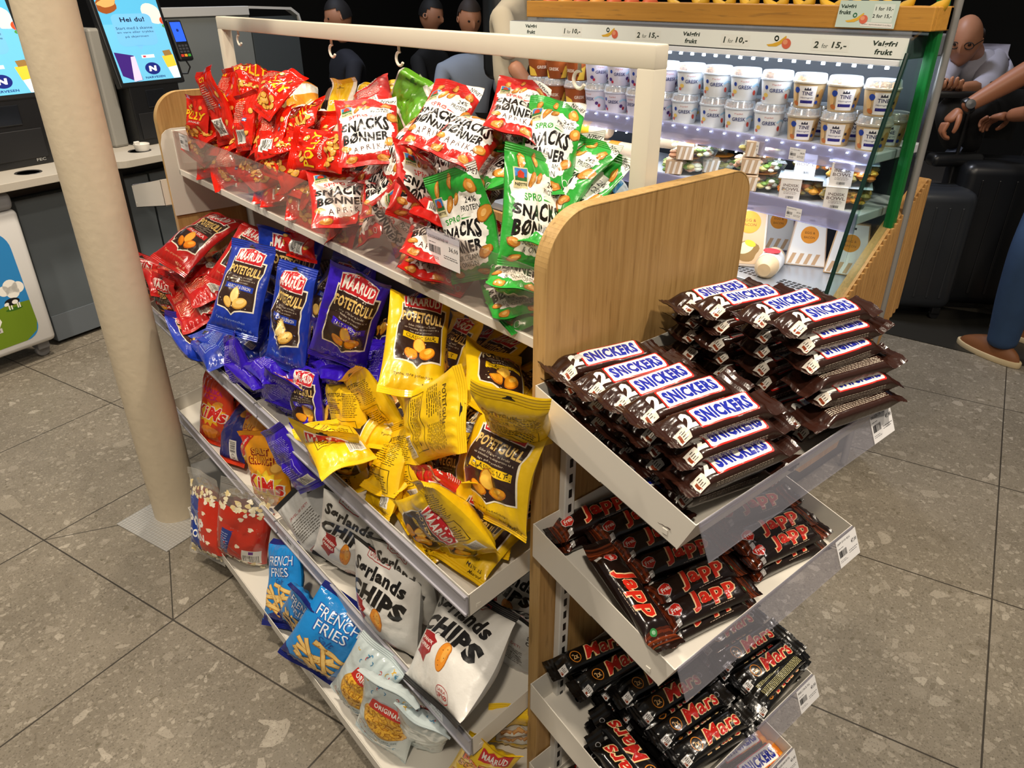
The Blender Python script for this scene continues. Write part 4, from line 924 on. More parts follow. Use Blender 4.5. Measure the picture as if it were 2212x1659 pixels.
('yellow',(0.579,0.882,0.817),(0.244,0.762,0.165,0.577),0.98,1.12,{},'yellow crisp bag lying on its side with its printed back towards us'),
('yellow',(0.566,0.705,0.827),(0.588,0.381,-0.482,-0.526),1.18,0.75,{},'big yellow crisp bag in the near corner with gold lettering on brown'),
('yellow',(0.559,0.656,0.936),(0.390,0.255,0.344,0.816),0.50,1.00,{},'folded yellow bag top with a hanging hole over the near corner bag'),
('yellow',(0.568,1.185,0.705),(0.560,0.370,0.600,0.435),1.03,0.55,{},'yellow crisp bag standing behind the frontmost yellow one, seal bent right'),
('yellow',(0.592,1.118,0.751),(0.697,0.266,0.528,0.405),1.03,0.64,{},'long yellow bag back sloping down below the upright yellow bag'),
('yellow',(0.505,1.121,0.623),(0.464,0.763,-0.330,-0.306),0.96,0.97,{},'frontmost yellow crisp bag peeping over the lip with half its red plate'),
('yellow',(0.496,1.112,0.705),(0.006,0.105,0.994,-0.028),0.51,0.96,{},'folded yellow seal with a torn hole on the frontmost yellow bag'),
('yellow',(0.549,1.012,0.687),(0.508,0.563,0.618,0.208),1.02,0.44,{'crum': 1.5},'crumpled yellow bag in the centre with a curled seal'),
('yellow',(0.580,0.995,0.668),(0.636,0.400,0.603,0.267),0.97,0.34,{},'yellow bag corner just right of the crumpled centre one'),
('yellow',(0.516,0.814,0.672),(0.254,0.761,-0.238,-0.547),0.84,0.83,{},'yellow crisp bag lying on its side at the lip with sideways gold letters'),
('yellow',(0.540,0.747,0.654),(0.400,0.782,-0.214,-0.427),0.56,1.01,{},'yellow crisp bag lying on the tray floor in the near front corner'),
('yellow',(0.626,0.905,0.682),(0.575,0.264,-0.608,-0.480),0.95,0.32,{},'yellow bag lower end visible behind the near corner bag'),
('yellow',(0.513,0.779,0.746),(0.733,0.249,0.506,0.379),1.00,0.45,{},'yellow bag top with a printed date folded over the sideways one'),
('paprika',(0.539,0.794,0.747),(0.471,0.409,-0.723,-0.296),0.94,0.59,{},'stray red and white bag among the yellow crisp bags'),
('kims',(0.531,1.989,0.360),(0.657,0.470,-0.333,-0.486),1.04,0.96,{},'orange red crisp bag with pink words at the far end of the lower tray'),
('kims',(0.530,1.850,0.353),(0.377,0.530,0.697,0.303),0.99,0.86,{},'navy blue back of a crisp bag with a white barcode strip'),
('saltcrunch',(0.530,1.613,0.357),(0.676,0.533,-0.377,-0.343),0.94,0.98,{},'orange crisp bag with a red corner flash in the lower tray'),
('saltcrunch',(0.567,1.756,0.380),(0.620,0.357,-0.476,-0.511),0.96,0.51,{},'orange crisp bag behind the one with the red corner flash'),
('white',(0.517,1.349,0.364),(0.508,0.091,0.784,0.344),0.97,0.61,{},'silver grey bag back with a black seal and small red heading'),
('white',(0.539,1.204,0.376),(0.537,0.681,-0.240,-0.436),0.78,0.97,{},'white crisp bag whose top is under the upper tray, orange crisp showing'),
('white',(0.496,1.004,0.378),(0.565,0.521,-0.424,-0.480),0.93,0.87,{'puff': 1.2},'white crisp bag in the middle of the lower tray, red boxed word on top'),
('white',(0.540,0.781,0.403),(0.675,0.109,-0.359,-0.635),1.34,0.76,{'puff': 1.2},'biggest white crisp bag in the near corner of the lower tray'),
('white',(0.563,0.988,0.386),(0.467,0.673,-0.401,-0.410),0.64,1.03,{},'white crisp bag at the back with only black letters in view'),
('white',(0.717,0.848,0.400),(0.438,0.681,-0.399,-0.430),0.59,0.87,{},'white crisp bag at the back behind the biggest one'),
('white',(0.669,0.768,0.303),(0.401,0.426,0.468,0.663),0.36,0.89,{},'plain silver end of a bag beside the wooden panel'),
('popcorn',(0.414,1.780,0.186),(0.644,0.437,-0.424,-0.463),0.99,0.81,{},'blue and red popcorn bag at the far end of the bottom shelf'),
('popcorn',(0.451,1.614,0.187),(0.209,0.377,0.600,0.673),0.94,1.00,{},'red popcorn bag with a barcode, popcorn showing at its bottom'),
('fries',(0.467,1.406,0.180),(0.746,0.262,-0.411,-0.453),0.97,0.77,{},'upright blue bag of potato sticks beside the popcorn'),
('fries',(0.446,1.263,0.171),(0.454,0.666,-0.225,-0.547),0.71,0.99,{},'middle blue bag of potato sticks leaning left'),
('fries',(0.446,1.147,0.163),(0.582,0.609,-0.146,-0.518),1.09,0.86,{},'nearest blue bag of potato sticks hanging over the shelf edge'),
('puffs',(0.452,0.907,0.166),(0.552,0.602,-0.310,-0.486),0.84,0.92,{},'pale bag of cheese puffs with a red banner in front'),
('puffs',(0.443,0.994,0.167),(0.452,0.665,-0.273,-0.528),0.58,0.94,{},'pale bag of cheese puffs behind and left of the front one'),
('puffs',(0.487,0.850,0.125),(0.323,0.424,0.425,0.732),0.46,0.99,{},'plain pale bag corner to the right of the front puffs bag'),
('screws',(0.528,0.710,0.149),(0.539,0.695,-0.226,-0.419),0.69,0.91,{},'yellow snack bag with red lettering at the bottom near corner'),
('screws',(0.627,0.736,0.163),(0.266,0.245,0.580,0.730),0.53,0.95,{},'yellow bordered snack bag behind it with a picture of golden snacks'),
]
from mathutils import Quaternion
GRP = {'peanut': 'red peanut bags', 'paprika': 'red bean snack bags', 'green': 'green bean snack bags', 'red': 'red crisp bags', 'blue': 'blue crisp bags', 'purple': 'purple crisp bags', 'yellow': 'yellow crisp bags',
       'white': 'white crisp bags', 'fries': 'blue potato stick bags', 'puffs': 'cheese puff bags', 'popcorn': 'popcorn bags', 'kims': 'orange crisp bags', 'saltcrunch': 'orange crisp bags', 'yellowtop': 'far side bags', 'limetop': 'far side bags', 'orangewhite': 'far side bags', 'bluewhite': 'far side bags', 'screws': 'yellow snack bags'}
proto = {}
def settle(o, kd, hidden=False):
    """lift a bag that sinks into its shelf and draw it back inside the clear-fronted box"""
    V = np.concatenate([np.array([v.co[:] for v in c.data.vertices]) for c in o.children]); M = np.array(o.matrix_world)
    W = V @ M[:3, :3].T + M[:3, 3]; dx = dz = 0.0
    if M[2, 3] > 0.97 and M[0, 3] < 0.90:
        low = W[W[:, 2] < 1.106]
        if len(low): dx = max(0.0, min(0.022, 0.657-np.percentile(low[:, 0], 1)))
        dz = max(0.0, min(0.035, 0.988-W[:, 2].min()))
    else:
        for z0, z1, x0, s_ in ((0.50, 0.95, 0.497, 0.166), (0.21, 0.52, 0.493, 0.157), (0.0, 0.36, 0.40, 0.03)):
            f0 = {0.50: 0.578, 0.21: 0.248, 0.0: 0.074}[z0]
            if f0-0.02 < M[2, 3] < z1 and ((z0 == 0.50 and M[2, 3] > 0.56) or (z0 == 0.21 and M[2, 3] > 0.285) or z0 == 0.0):
                ins = W[(W[:, 0] > x0+0.012)]
                if len(ins): dz = max(0.0, min(0.05, np.percentile(f0+s_*(ins[:, 0]-x0)-ins[:, 2], 99)))
                if not hidden and not any(k in o['label'] for k in ('hang', 'droop', 'lip', 'stretched', 'over', 'popcorn', 'potato')):
                    lw = W[W[:, 2] < f0+0.035]
                    if len(lw): dx = max(0.0, min(0.05, x0+0.006-lw[:, 0].min()))
                if hidden: dx = max(0.0, min(0.09, x0+0.006-W[:, 0].min()))
                break
    o.location = (M[0, 3]+dx, M[1, 3], M[2, 3]+dz)
for i, (kd, p, q, sw, sh, op, lab) in enumerate(BAGS):
    op = dict(op); rng = random.Random(900+i)
    mx = 1.36 if kd in ('white', 'yellow') else 1.2; base_ = kd in ('popcorn', 'fries', 'puffs')
    nw = min(mx, max(0.80, sw*1.08)); nh = min(1.12, max(0.98 if base_ else 0.74, sh*1.05)); h_ = KIND[kd]['h']
    M = Matrix.Translation(p) @ Quaternion(q).to_matrix().to_4x4() @ Matrix.Translation((0, -(nh-sh)*h_*0.42, 0))
    if kd == 'white': nw = min(1.4, nw*1.08)
    sw, sh = nw, nh
    top = rng.choice([-50, -30, -15, 20, 45]); bt = op.pop('bends', None)
    if kd == 'popcorn': bt = ((0.5, 6, 0.4),)
    if bt is None: bt = ((1-0.16, top if kd not in ('paprika', 'green', 'white') else top*0.4, 0.12), (0.40, rng.uniform(-18, 18), 0.25))
    pf = op.pop('puff', 1.0)*(0.70+0.45*min(sw, sh))
    o = bag(kd, M, sw, sh, seed=100+i, crum=op.pop('crum', 1.25 if kd in ('peanut', 'red', 'purple') else 0.9), bends=bt, puff=pf, twist=rng.uniform(-0.22, 0.22), label=lab, group=GRP.get(kd))
    settle(o, kd)
    proto.setdefault(kd, []).append(o)
for kd, loc, xd, yd, lab in (('yellow', (0.628, 0.785, 0.640), (0.12, -1, 0.05), (1, 0.12, 0.30), 'yellow crisp bag lying flat in the near front corner of the tray'), ('yellow', (0.630, 0.925, 0.642), (-0.25, -1, 0.05), (1, -0.2, 0.35), 'yellow crisp bag lying flat on the tray floor under the sideways one')):
    rng = random.Random(len(lab)); M = frame(loc, xd, yd)
    bag(kd, M, 0.98, 1.0, seed=len(lab), bends=((0.8, 20, 0.15), (0.3, -8, 0.3)), puff=0.8, label=lab, group=GRP[kd])
# bags buried in the heaps, partly seen through the gaps
def buried(kd, x, y, z, lab, k=0, tilt=None):
    src = proto[kd][k % len(proto[kd])]; o = copy_tree(src); r = random.Random(int(x*1e4+y*1e3)+k)
    o.matrix_world = MW = Matrix.Translation((x, y, z)) @ Matrix.Rotation(r.uniform(-0.5, 0.5), 4, 'X') @ Matrix.Rotation(math.radians(-90)+r.uniform(-0.3, 0.3), 4, 'Z') @ Matrix.Rotation(math.radians(tilt if tilt is not None else r.uniform(15, 60)), 4, 'X') @ Matrix.Rotation(r.uniform(-0.5, 0.5), 4, 'Z')
    o['label'] = lab; settle(o, kd, True)
for kd, y0, y1, n, x, z, lab in (('peanut', 1.30, 2.16, 9, 0.700, 1.035, 'red peanut bag low behind the clear front of the top box'), ('peanut', 1.50, 2.10, 7, 0.73, 1.115, 'red peanut bag half way up the red heap in the clear box'), ('paprika', 0.95, 1.40, 4, 0.72, 1.035, 'red bean snack bag low behind the clear front'), ('green', 0.74, 0.90, 2, 0.715, 1.03, 'green bean snack bag low behind the clear front'),
                                 ('paprika', 0.98, 1.34, 4, 0.765, 1.15, 'red bean snack bag in the middle of the clear box heap'), ('green', 0.76, 0.97, 3, 0.80, 1.15, 'green bean snack bag in the middle of the clear box heap'), ('red', 1.98, 2.24, 3, 0.59, 0.665, 'red crisp bag low at the lip of the middle tray'), ('blue', 1.62, 1.92, 4, 0.585, 0.655, 'blue crisp bag low at the lip of the middle tray'), ('purple', 1.24, 1.58, 5, 0.575, 0.645, 'purple crisp bag low at the lip of the middle tray'), ('yellow', 0.80, 1.20, 5, 0.585, 0.645, 'yellow crisp bag low at the lip of the middle tray'),
                                 ('yellow', 0.76, 1.10, 4, 0.74, 0.78, 'yellow crisp bag high at the back of the middle tray'), ('blue', 1.50, 1.85, 3, 0.75, 0.78, 'blue crisp bag high at the back of the middle tray'), ('purple', 1.15, 1.45, 3, 0.74, 0.78, 'purple crisp bag high at the back of the middle tray'), ('white', 1.0, 1.40, 2, 0.70, 0.40, 'white crisp bag at the back of the lower tray'),
                                 ('kims', 1.55, 2.15, 4, 0.67, 0.39, 'orange crisp bag at the back of the lower tray'), ('fries', 1.15, 1.50, 3, 0.62, 0.19, 'blue potato stick bag at the back of the bottom shelf'), ('peanut', 1.45, 2.12, 7, 0.745, 1.08, 'red peanut bag buried deep in the red heap of the clear box'), ('paprika', 1.0, 1.38, 4, 0.745, 1.09, 'red bean snack bag buried under the others in the clear box'), ('green', 0.76, 0.92, 2, 0.76, 1.08, 'green bean snack bag buried under the others in the clear box'),
                                 ('red', 1.90, 2.20, 4, 0.66, 0.70, 'red crisp bag buried deep in the red heap'), ('blue', 1.55, 1.85, 4, 0.66, 0.70, 'blue crisp bag buried under the other blue bags'), ('purple', 1.22, 1.50, 5, 0.65, 0.69, 'purple crisp bag buried under the other purple bags'), ('yellow', 0.78, 1.15, 6, 0.655, 0.69, 'yellow crisp bag buried under the other yellow bags')):
    for i in range(n): buried(kd, x+0.03*(i % 2), y0+(y1-y0)*(i+0.5)/n, z+0.02*(i % 3), lab, i)

# ------------------------------------------------------------------ chocolate bars
def bar_proto(name, L, w, t, r, base, art, seed, label, matf=foil, fin=0.020, crum=1.0, basef=None):
    rng = np.random.default_rng(seed)
    n = 400; pts = []
    def seg(a, b, k): return [(a[0]+(b[0]-a[0])*i/k, a[1]+(b[1]-a[1])*i/k) for i in range(k)]
    def arc_(c, a0, a1, k): return [(c[0]+r*math.cos(math.radians(a0+(a1-a0)*i/k)), c[1]+r*math.sin(math.radians(a0+(a1-a0)*i/k))) for i in range(k)]
    h = w/2
    pts += seg((0, 0), (-(h-r), 0), 20)+arc_((-(h-r), r), 270, 180, 16)+seg((-h, r), (-h, t-r), 12)+arc_((-(h-r), t-r), 180, 90, 16)+seg((-(h-r), t), (h-r, t), 40)
    pts += arc_((h-r, t-r), 90, 0, 16)+seg((h, t-r), (h, r), 12)+arc_((h-r, r), 360, 270, 16)+seg((h-r, 0), (0, 0), 20)+[(0, 0)]
    P = np.array(pts); d = np.concatenate([[0], np.cumsum(np.hypot(*np.diff(P, axis=0).T))]); C = d[-1]
    NV = 45; vs = np.linspace(0, C, NV)
    S = np.stack([np.interp(vs, d, P[:, 0]), np.interp(vs, d, P[:, 1])], 1)
    # slightly crowned top
    S[:, 1] += 0.0016*np.clip(S[:, 1]/t, 0, 1)*(1-(S[:, 0]/h)**2)
    us = np.concatenate([np.linspace(0, fin, 6)[:-1], np.linspace(fin, fin+0.022, 9)[:-1], np.linspace(fin+0.022, L-fin-0.022, 26)[:-1], np.linspace(L-fin-0.022, L-fin, 9)[:-1], np.linspace(L-fin, L, 6)])
    dist = np.minimum(us-fin, L-fin-us); e = np.where(dist < 0, 0.03, 0.03+0.97*sstep(np.clip(dist/0.022, 0, 1))**0.7)
    X = np.repeat(us[None, :], NV, 0).copy(); Y = np.repeat(S[:, :1], len(us), 1)*(1+0.10*(1-e)[None, :]); Z0 = np.repeat(S[:, 1:], len(us), 1)
    zc = t*0.42; Z = zc+(Z0-zc)*e[None, :]
    cr = crumple(X-L/2, Y*2.2, L, w*2.2, rng, int(34*crum), 0.0011*crum)
    tp = np.exp(-np.abs(dist)/0.012)*(dist > 0)
    g = 0.0016*np.sin(Y/0.0021+rng.uniform(0, 6))*np.where(us < L/2, 1, 1)[None, :]*tp[None, :]*crum
    nrmz = np.clip((Z0-zc)/(t*0.5), -1, 1)
    Z = Z+(cr*np.where(e > 0.5, 1, 0.2)[None, :]+g)*nrmz
    Y = Y+cr*0.5*np.sign(Y)*(1-np.abs(nrmz))
    Z = np.where((dist < 0)[None, :], zc+(Z-zc), Z)
    # crimp ribs across the fins, and fins bent a little
    for sgn, msk, x0 in ((-1, us < fin, fin), (1, us > L-fin, L-fin)):
        dx = np.abs(us-x0)*msk; Z = Z+(dx*rng.uniform(-0.5, 0.7))[None, :]+(0.0015*np.sin(Y/0.006+rng.uniform(0, 6)))*(dx/fin)[None, :]
        Z = Z+np.where(msk, 0.0004*np.where(np.arange(len(us)) % 2 == 0, 1, -1), 0)[None, :]
    tri = np.abs(((Y/0.0042) % 1)-0.5)*2
    X[:, 0] -= 0.0018*tri[:, 0]; X[:, -1] += 0.0018*tri[:, -1]
    X = X-L/2
    bend = rng.uniform(-1, 1)*0.05; Z = Z+bend*X**2*2; Y = Y+rng.uniform(-1, 1)*0.06*X**2*2
    G = np.stack([X, Y, Z], 2)        # [v,u]
    mats = []
    def mi(m):
        if m not in mats: mats.append(m)
        return mats.index(m)
    m0 = mi(matf(base)); nu = len(us)
    I, J = np.meshgrid(np.arange(NV-1), np.arange(nu-1), indexing='ij'); I = I.ravel(); J = J.ravel()
    a = I*nu+J; b = a+1; dd = a+nu; c = dd+1
    T3 = np.concatenate([np.stack([a, b, c], 1), np.stack([a, c, dd], 1)]); cx = us[np.concatenate([J, J])]
    reg = np.where(cx < fin-1e-6, 1, np.where(cx >= L-fin-1e-6, 2, 0)); V3 = G.reshape(-1, 3)
    parts = {k: [(V3, T3[reg == k], np.full((reg == k).sum(), m0))] for k in (0, 1, 2)}
    uv, Td, Ci, lv, cols = art.cut(us*1000, vs*1000)
    N = grid_normals(G); pos, _ = grid_eval(G, us*1000, vs*1000, uv); nn, _ = grid_eval(N, us*1000, vs*1000, uv)
    pos = pos+nn*(0.00022+0.00011*lv)[:, None]
    cen = uv[Td].mean(1)[:, 0]/1000; rd = np.where(cen < fin, 1, np.where(cen >= L-fin, 2, 0)); cm = np.array([mi(matf(q)) for q in cols])
    for k in (0, 1, 2):
        if (rd == k).any(): parts[k].append((pos, Td[rd == k], cm[Ci[rd == k]]))
    root = empty(name)
    for k, nm in ((0, 'wrapper'), (1, 'end_seal'), (2, 'end_seal')):
        VV, FF, MM, off = [], [], [], 0
        for V_, T_, M_ in parts[k]:
            used = np.unique(T_); rm = np.full(len(V_), -1); rm[used] = np.arange(len(used))+off
            VV.append(V_[used]); FF.append(rm[T_]); off += len(used); MM.append(M_)
        mesh_obj(nm, np.concatenate(VV), np.concatenate(FF), mats, root, np.concatenate(MM), smooth=(k == 0))
    tag(root, label, 'chocolate bar')
    return root
def circ(w, t, r): return (2*(w+t)-8*r+2*math.pi*r)*1000
BL, BW, BT, BR = 0.200, 0.0440, 0.0240, 0.007
Cs = circ(BW, BT, BR)
def snick(pb=False):
    a = Art(200, Cs); c = Cs/2
    a.text(WHT, '2', 45, c, 26, 17, off=0.06, shear=0.15, lv=1)
    sk = lambda x, y: (x+0.16*(y-c), y)
    def plate(col, x0, x1, h, lv): a.poly(col, [sk(x0+2, c-h), sk(x1-2, c-h), sk(x1, c-h+2), sk(x1, c+h-2), sk(x1-2, c+h), sk(x0+2, c+h), sk(x0, c+h-2), sk(x0, c-h+2)], lv)
    plate('C8241E', 56, 156, 17.4, 1); plate(WHT, 58.5, 153.5, 15.2, 2)
    a.text('1E2A9E', 'SNICKERS', 106, c, 22.5, 88, off=0.06, shear=0.16, lv=3)
    a.rect('D9D2C6', 22, c-22, 37, c-5, 1); a.rect('8A3A1A', 24, c-20, 27, c-10, 2, rot=0); finep(a, '3A2A22', 28, c-9, 36, 4, 3.0, 1.0, 3, 2)
    finep(a, 'B8AA9C', 48, 36.6, 152, 1, 2.2, 0.8, 5); finep(a, 'B8AA9C', 48, 33.8, 152, 1, 2.2, 0.8, 6); finep(a, 'B8AA9C', 48, 31.4, 152, 1, 2.2, 0.8, 7)
    for y0, y1 in ((2, 15), (Cs-16, Cs-3)): finep(a, 'C8BCAC', 34, y1, 160, 5, 2.7, 1.0, int(y0))
    a.ring('C8BCAC', 146, Cs-8, 5, 0.8, 1)
    if pb:
        a.poly('E8941E', [(156, 20), (180, 20), (180, Cs-20), (150, Cs-20)], 1).rect('D87A14', 152, c-10, 174, c+8, 2); a.text('F6D060', 'PEANUT BUTTER', 120, c-16, 3.4, 44, lv=3, res=1)
    return a
JL, JW, JT, JR = 0.194, 0.0425, 0.025, 0.010
Cj = circ(JW, JT, JR)
def japp():
    a = Art(194, Cj); c = Cj/2
    for x0, sgn in ((30, 1), (164, -1)):
        for k in range(7):
            x = x0-sgn*k*3.2; col = ['4A1C0C', '6A2A12', '3E180A', '7A3416', '562410', '32130A', '5E2812'][k]
            a.line(col, [(x+sgn*(7*math.cos((y-c)/Cj*5.0)-7), y) for y in np.linspace(12, Cj-12, 12)], 2.6+0.5*(k % 3), 1)
    a.text('EFC898', 'Japp', 106, c, 33, 88, off=0.075, shear=0.22, lv=3); a.text('D02A1A', 'Japp', 106, c, 31, 84, off=0.035, shear=0.22, lv=4)
    a.poly('D8D0CC', [(38, c-11), (46.5, c-4), (47.5, c+5), (43, c+9.5), (37, c+9.5), (31, c+8), (29, c+1), (31, c-5)], 2).poly('C8281E', [(38, c-10), (46, c-4), (46.8, c+5), (43, c+8.6), (37, c+8.6), (31.6, c+7), (30, c+1), (32, c-5)], 3)
    a.text(WHT, 'Freia', 38.5, c+0.5, 7, 13, shear=0.25, off=0.02, lv=4)
    a.rect('B8B4B0', 30, c-22, 36, c-12, 2); a.text(BLK, 'DUO', 33, c-17, 3, 5, lv=3, res=1)
    a.ell('3A8A4A', 166, c-8, 4.5, 5.5, 0, 2); a.ell('9AC8A0', 166, c-8, 2.2, 3, 0, 3)
    finep(a, 'A89888', 90, c-19, 140, 1, 2, 0.9, 3)
    for y0, y1 in ((2, 14), (Cj-15, Cj-3)): finep(a, 'B8A898', 34, y1, 150, 4, 2.8, 1.0, 4)
    return a
ML, MW, MT, MR = 0.184, 0.037, 0.0225, 0.007
Cm = circ(MW, MT, MR)
def mars():
    a = Art(184, Cm); c = Cm/2
    a.text('E8B868', 'Mars', 112, c, 27, 86, off=0.085, shear=0.3, lv=2); a.text('F4E2B8', 'Mars', 112, c, 26, 84, off=0.06, shear=0.3, lv=3); a.text('C4201A', 'Mars', 112, c, 24.5, 81, off=0.025, shear=0.3, lv=4)
    a.ring('D8862A', 54, c, 10.5, 1.5, 2, rx=9.5); a.text('E4B87A', '2x', 54, c, 10, 11, off=0.02, lv=2)
    a.rect('D4D2D0', 18, c-17, 31, c-3, 1); a.rect('8A3A1A', 20, c-15, 23, c-9, 2); finep(a, '3A2A22', 24, c-6, 30, 4, 2.6, 0.9, 3, 2)
    a.ring('B0B0B4', 164, c+4, 4, 0.9, 1)
    for y0, y1 in ((2, 15), (Cm-16, Cm-3)): finep(a, 'C8C088', 34, y1, 156, 6, 2.3, 1.0, int(y0))
    return a
ASn, AJa, AMa, APb = snick(), japp(), mars(), snick(True)
BP = {'s': [bar_proto('chocolate_bar', BL, BW, BT, BR, '2E1710', ASn, 31+k, 'x') for k in range(4)],
      'j': [bar_proto('chocolate_bar', JL, JW, JT, JR, '180B08', AJa, 51+k, 'x') for k in range(3)],
      'm': [bar_proto('chocolate_bar', ML, MW, MT, MR, '0B0A0A', AMa, 71+k, 'x') for k in range(3)],
      'p': [bar_proto('chocolate_bar', BL, BW, BT, BR, '20120C', APb, 91, 'x')]}
BH = {'s': BT, 'j': JT, 'm': MT, 'p': BT}
_used = set(); _brng = random.Random(77)
SLOPE = math.atan(0.2176)
def put(kd, x, y, ztop, ang, label, group, flip=False, roll=0.0, pitch=None):
    k = _brng.randrange(len(BP[kd])); pr_ = BP[kd][k]
    if (kd, k) in _used: o = copy_tree(pr_)
    else: o = pr_; _used.add((kd, k))
    M = Matrix.Translation((x, y, ztop)) @ Matrix.Rotation(SLOPE*0.85 if pitch is None else pitch, 4, 'X') @ Matrix.Rotation(math.radians(ang), 4, 'Z') @ Matrix.Rotation(roll, 4, 'X')
    if flip: M = M @ Matrix.Rotation(math.pi, 4, 'X') @ Matrix.Translation((0, 0, 0.0))
    else: M = M @ Matrix.Translation((0, 0, -BH[kd]))
    o.matrix_world = M; o['label'] = label; o['group'] = group
    return o
ORD = ['top', 'second', 'third', 'fourth', 'fifth', 'sixth', 'seventh', 'eighth', 'ninth']
ROW = ['first', 'second', 'third', 'fourth', 'fifth', 'sixth', 'seventh']
def lv_(k): return 'topmost' if k == 0 else ORD[k]+' from the top'
def floor_z(zb, y): return zb-0.2176*(YN-0.002-y)+0.002
# left pile of the top tray
cols = [(0.708, 0.632, 0.988, -11), (0.706, 0.585, 0.984, -7), (0.704, 0.540, 0.986, -5), (0.702, 0.490, 0.988, -8), (0.700, 0.437, 0.986, -9)]
for c, (x, y, z, a) in enumerate(cols):
    k = 0
    while True:
        yy = (y-0.017*k if k < 3 else 0.428) if c == 4 else y-0.002*k
        yy += _brng.uniform(-0.002, 0.002); zz = z-0.0232*k
        if zz-BT < floor_z(0.900, yy)+(0.004 if c == 4 else 0): break
        xx = x+(_brng.uniform(-0.006, 0.006) if k else 0)
        if zz-BT < floor_z(0.900, yy)+0.060: xx = max(xx, 0.706+_brng.uniform(0, 0.006))
        put('s', xx, yy, zz, a+(_brng.uniform(-3, 3) if k else 0), 'brown bar, left pile, %s in the %s row from the oak panel' % (lv_(k), ROW[c]), 'brown bars in the left pile')
        k += 1
put('s', 0.630, 0.512, floor_z(0.900, 0.512)+BT, -94, 'brown bar lying lengthwise on the tray floor under the left pile', 'brown bars in the left pile')
put('s', 0.826, 0.490, floor_z(0.900, 0.49)+BT, -80, 'brown bar slipped flat into the gap between both piles', 'brown bars in the right pile')
cols = [(0.938, 0.622, 1.030, -7), (0.938, 0.568, 1.037, -10), (0.947, 0.508, 1.044, -6), (0.952, 0.450, 1.046, -9)]
for c, (x, y, z, a) in enumerate(cols):
    k = 0
    while True:
        zz = z-0.0232*k; yy = y-(0.0125*min(k, 5) if c == 3 else 0.004*k)+_brng.uniform(-0.002, 0.002)
        if zz < 0.912: yy = max(yy, 0.432)
        if zz-BT < floor_z(0.900, yy): break
        put('s', x+(_brng.uniform(-0.008, 0.008) if k else 0)+(0.003*k if c == 3 else 0), yy, zz, a+(_brng.uniform(-3, 3) if k else 0), 'brown bar, right pile, %s in the %s row from the oak panel' % (lv_(k), ROW[c]), 'brown bars in the right pile', flip=(c == 3 and k in (3, 5)))
        k += 1
# second tray
jl = [(0.735, 0.424, -11, 'left', 0), (0.748, 0.466, -9, 'left', 1), (0.765, 0.508, -13, 'left', 2), (0.768, 0.552, -11, 'left', 3), (0.765, 0.594, -9, 'left', 4), (0.715, 0.638, -7, 'left', 5),
      (0.940, 0.415, -9, 'right', 0), (0.945, 0.460, -9, 'right', 1), (0.955, 0.505, -12, 'right', 2), (0.960, 0.550, -8, 'right', 3), (0.950, 0.595, -10, 'right', 4)]
for x, y, a, sd, k in jl:
    for ly in range(2):
        fz = floor_z(0.662, y)
        if ly: x = max(x, 0.706)
        yj = max(y, 0.434)
        put('j', x+(_brng.uniform(-0.006, 0.006) if ly else 0), yj-0.002*ly, fz+JT*(2-ly)+0.001, a+(_brng.uniform(-4, 4) if ly else 0), 'dark bar with red letters, %s half, %s layer, %s row from the lip' % (sd, ('top', 'lower')[ly], ROW[k]), 'dark bars in the second end tray')
put('j', 0.634, 0.492, floor_z(0.662, 0.49)+JT*2.9, -104, 'dark bar with red letters lying crosswise along the left tray wall', 'dark bars in the second end tray')
put('j', 0.985, 0.638, floor_z(0.662, 0.638)+JT+0.001, -7, 'dark bar at the back right corner of the second end tray', 'dark bars in the second end tray')
# third tray
ml = [(0.792, 0.410, -6, 'left', 0), (0.790, 0.452, -5, 'left', 1), (0.794, 0.494, -6, 'left', 2), (0.790, 0.536, -8, 'left', 3), (0.780, 0.578, -5, 'left', 4), (0.770, 0.620, -12, 'left', 5),
      (0.985, 0.388, 2, 'right', 0), (0.985, 0.430, -4, 'right', 1), (0.985, 0.472, -6, 'right', 2), (0.980, 0.514, -6, 'right', 3), (0.975, 0.556, -5, 'right', 4), (0.970, 0.600, -7, 'right', 5)]
for x, y, a, sd, k in ml:
    nl = 4 if k < 4 else 5
    for ly in range(nl):
        fz = floor_z(0.312, y)
        put('m', x-0.012+(_brng.uniform(-0.005, 0.005) if ly else 0)-(0.05 if (k >= 4 and ly == 0 and sd == 'left') else 0), (max(y, 0.434) if ly > 1 else max(y, 0.408))-0.003*ly+_brng.uniform(-0.001, 0.001), fz+MT*(nl-ly)*0.985+(0.010 if sd == 'right' else 0.004), a+(_brng.uniform(-4, 4) if ly else 0), 'black bar, third tray, %s half, %s row from the lip, %s' % (sd, ROW[k], lv_(ly)), 'black bars in the third end tray', flip=(sd == 'right' and k == 0 and ly == 0))
for x, y, lab in ((0.655, 0.470, 'right one of two black bars lying crosswise with upside down letters'), (0.620, 0.445, 'left one of two black bars lying crosswise with upside down letters')):
    put('m', x, y, floor_z(0.312, y)+MT*3.5, 86, lab, 'black bars in the third end tray')
    put('m', x, y+0.004, floor_z(0.312, y)+MT*2.2, 89, lab.replace('black bars lying', 'bars under the black bars lying'), 'black bars in the third end tray')
for x, y, a, lab in ((0.99, 0.415, -6, 'brown and orange bar in the lowest end tray at its right end'), (0.985, 0.46, -8, 'brown and orange bar behind the first in the lowest end tray'), (0.72, 0.60, -12, 'brown and orange bar at the back left of the lowest end tray'), (0.985, 0.505, -8, 'brown and orange bar third from the lip in the lowest end tray')):
    put('p', x, y, floor_z(0.100, y)+BT*1.02, a, lab, 'brown and orange bars')

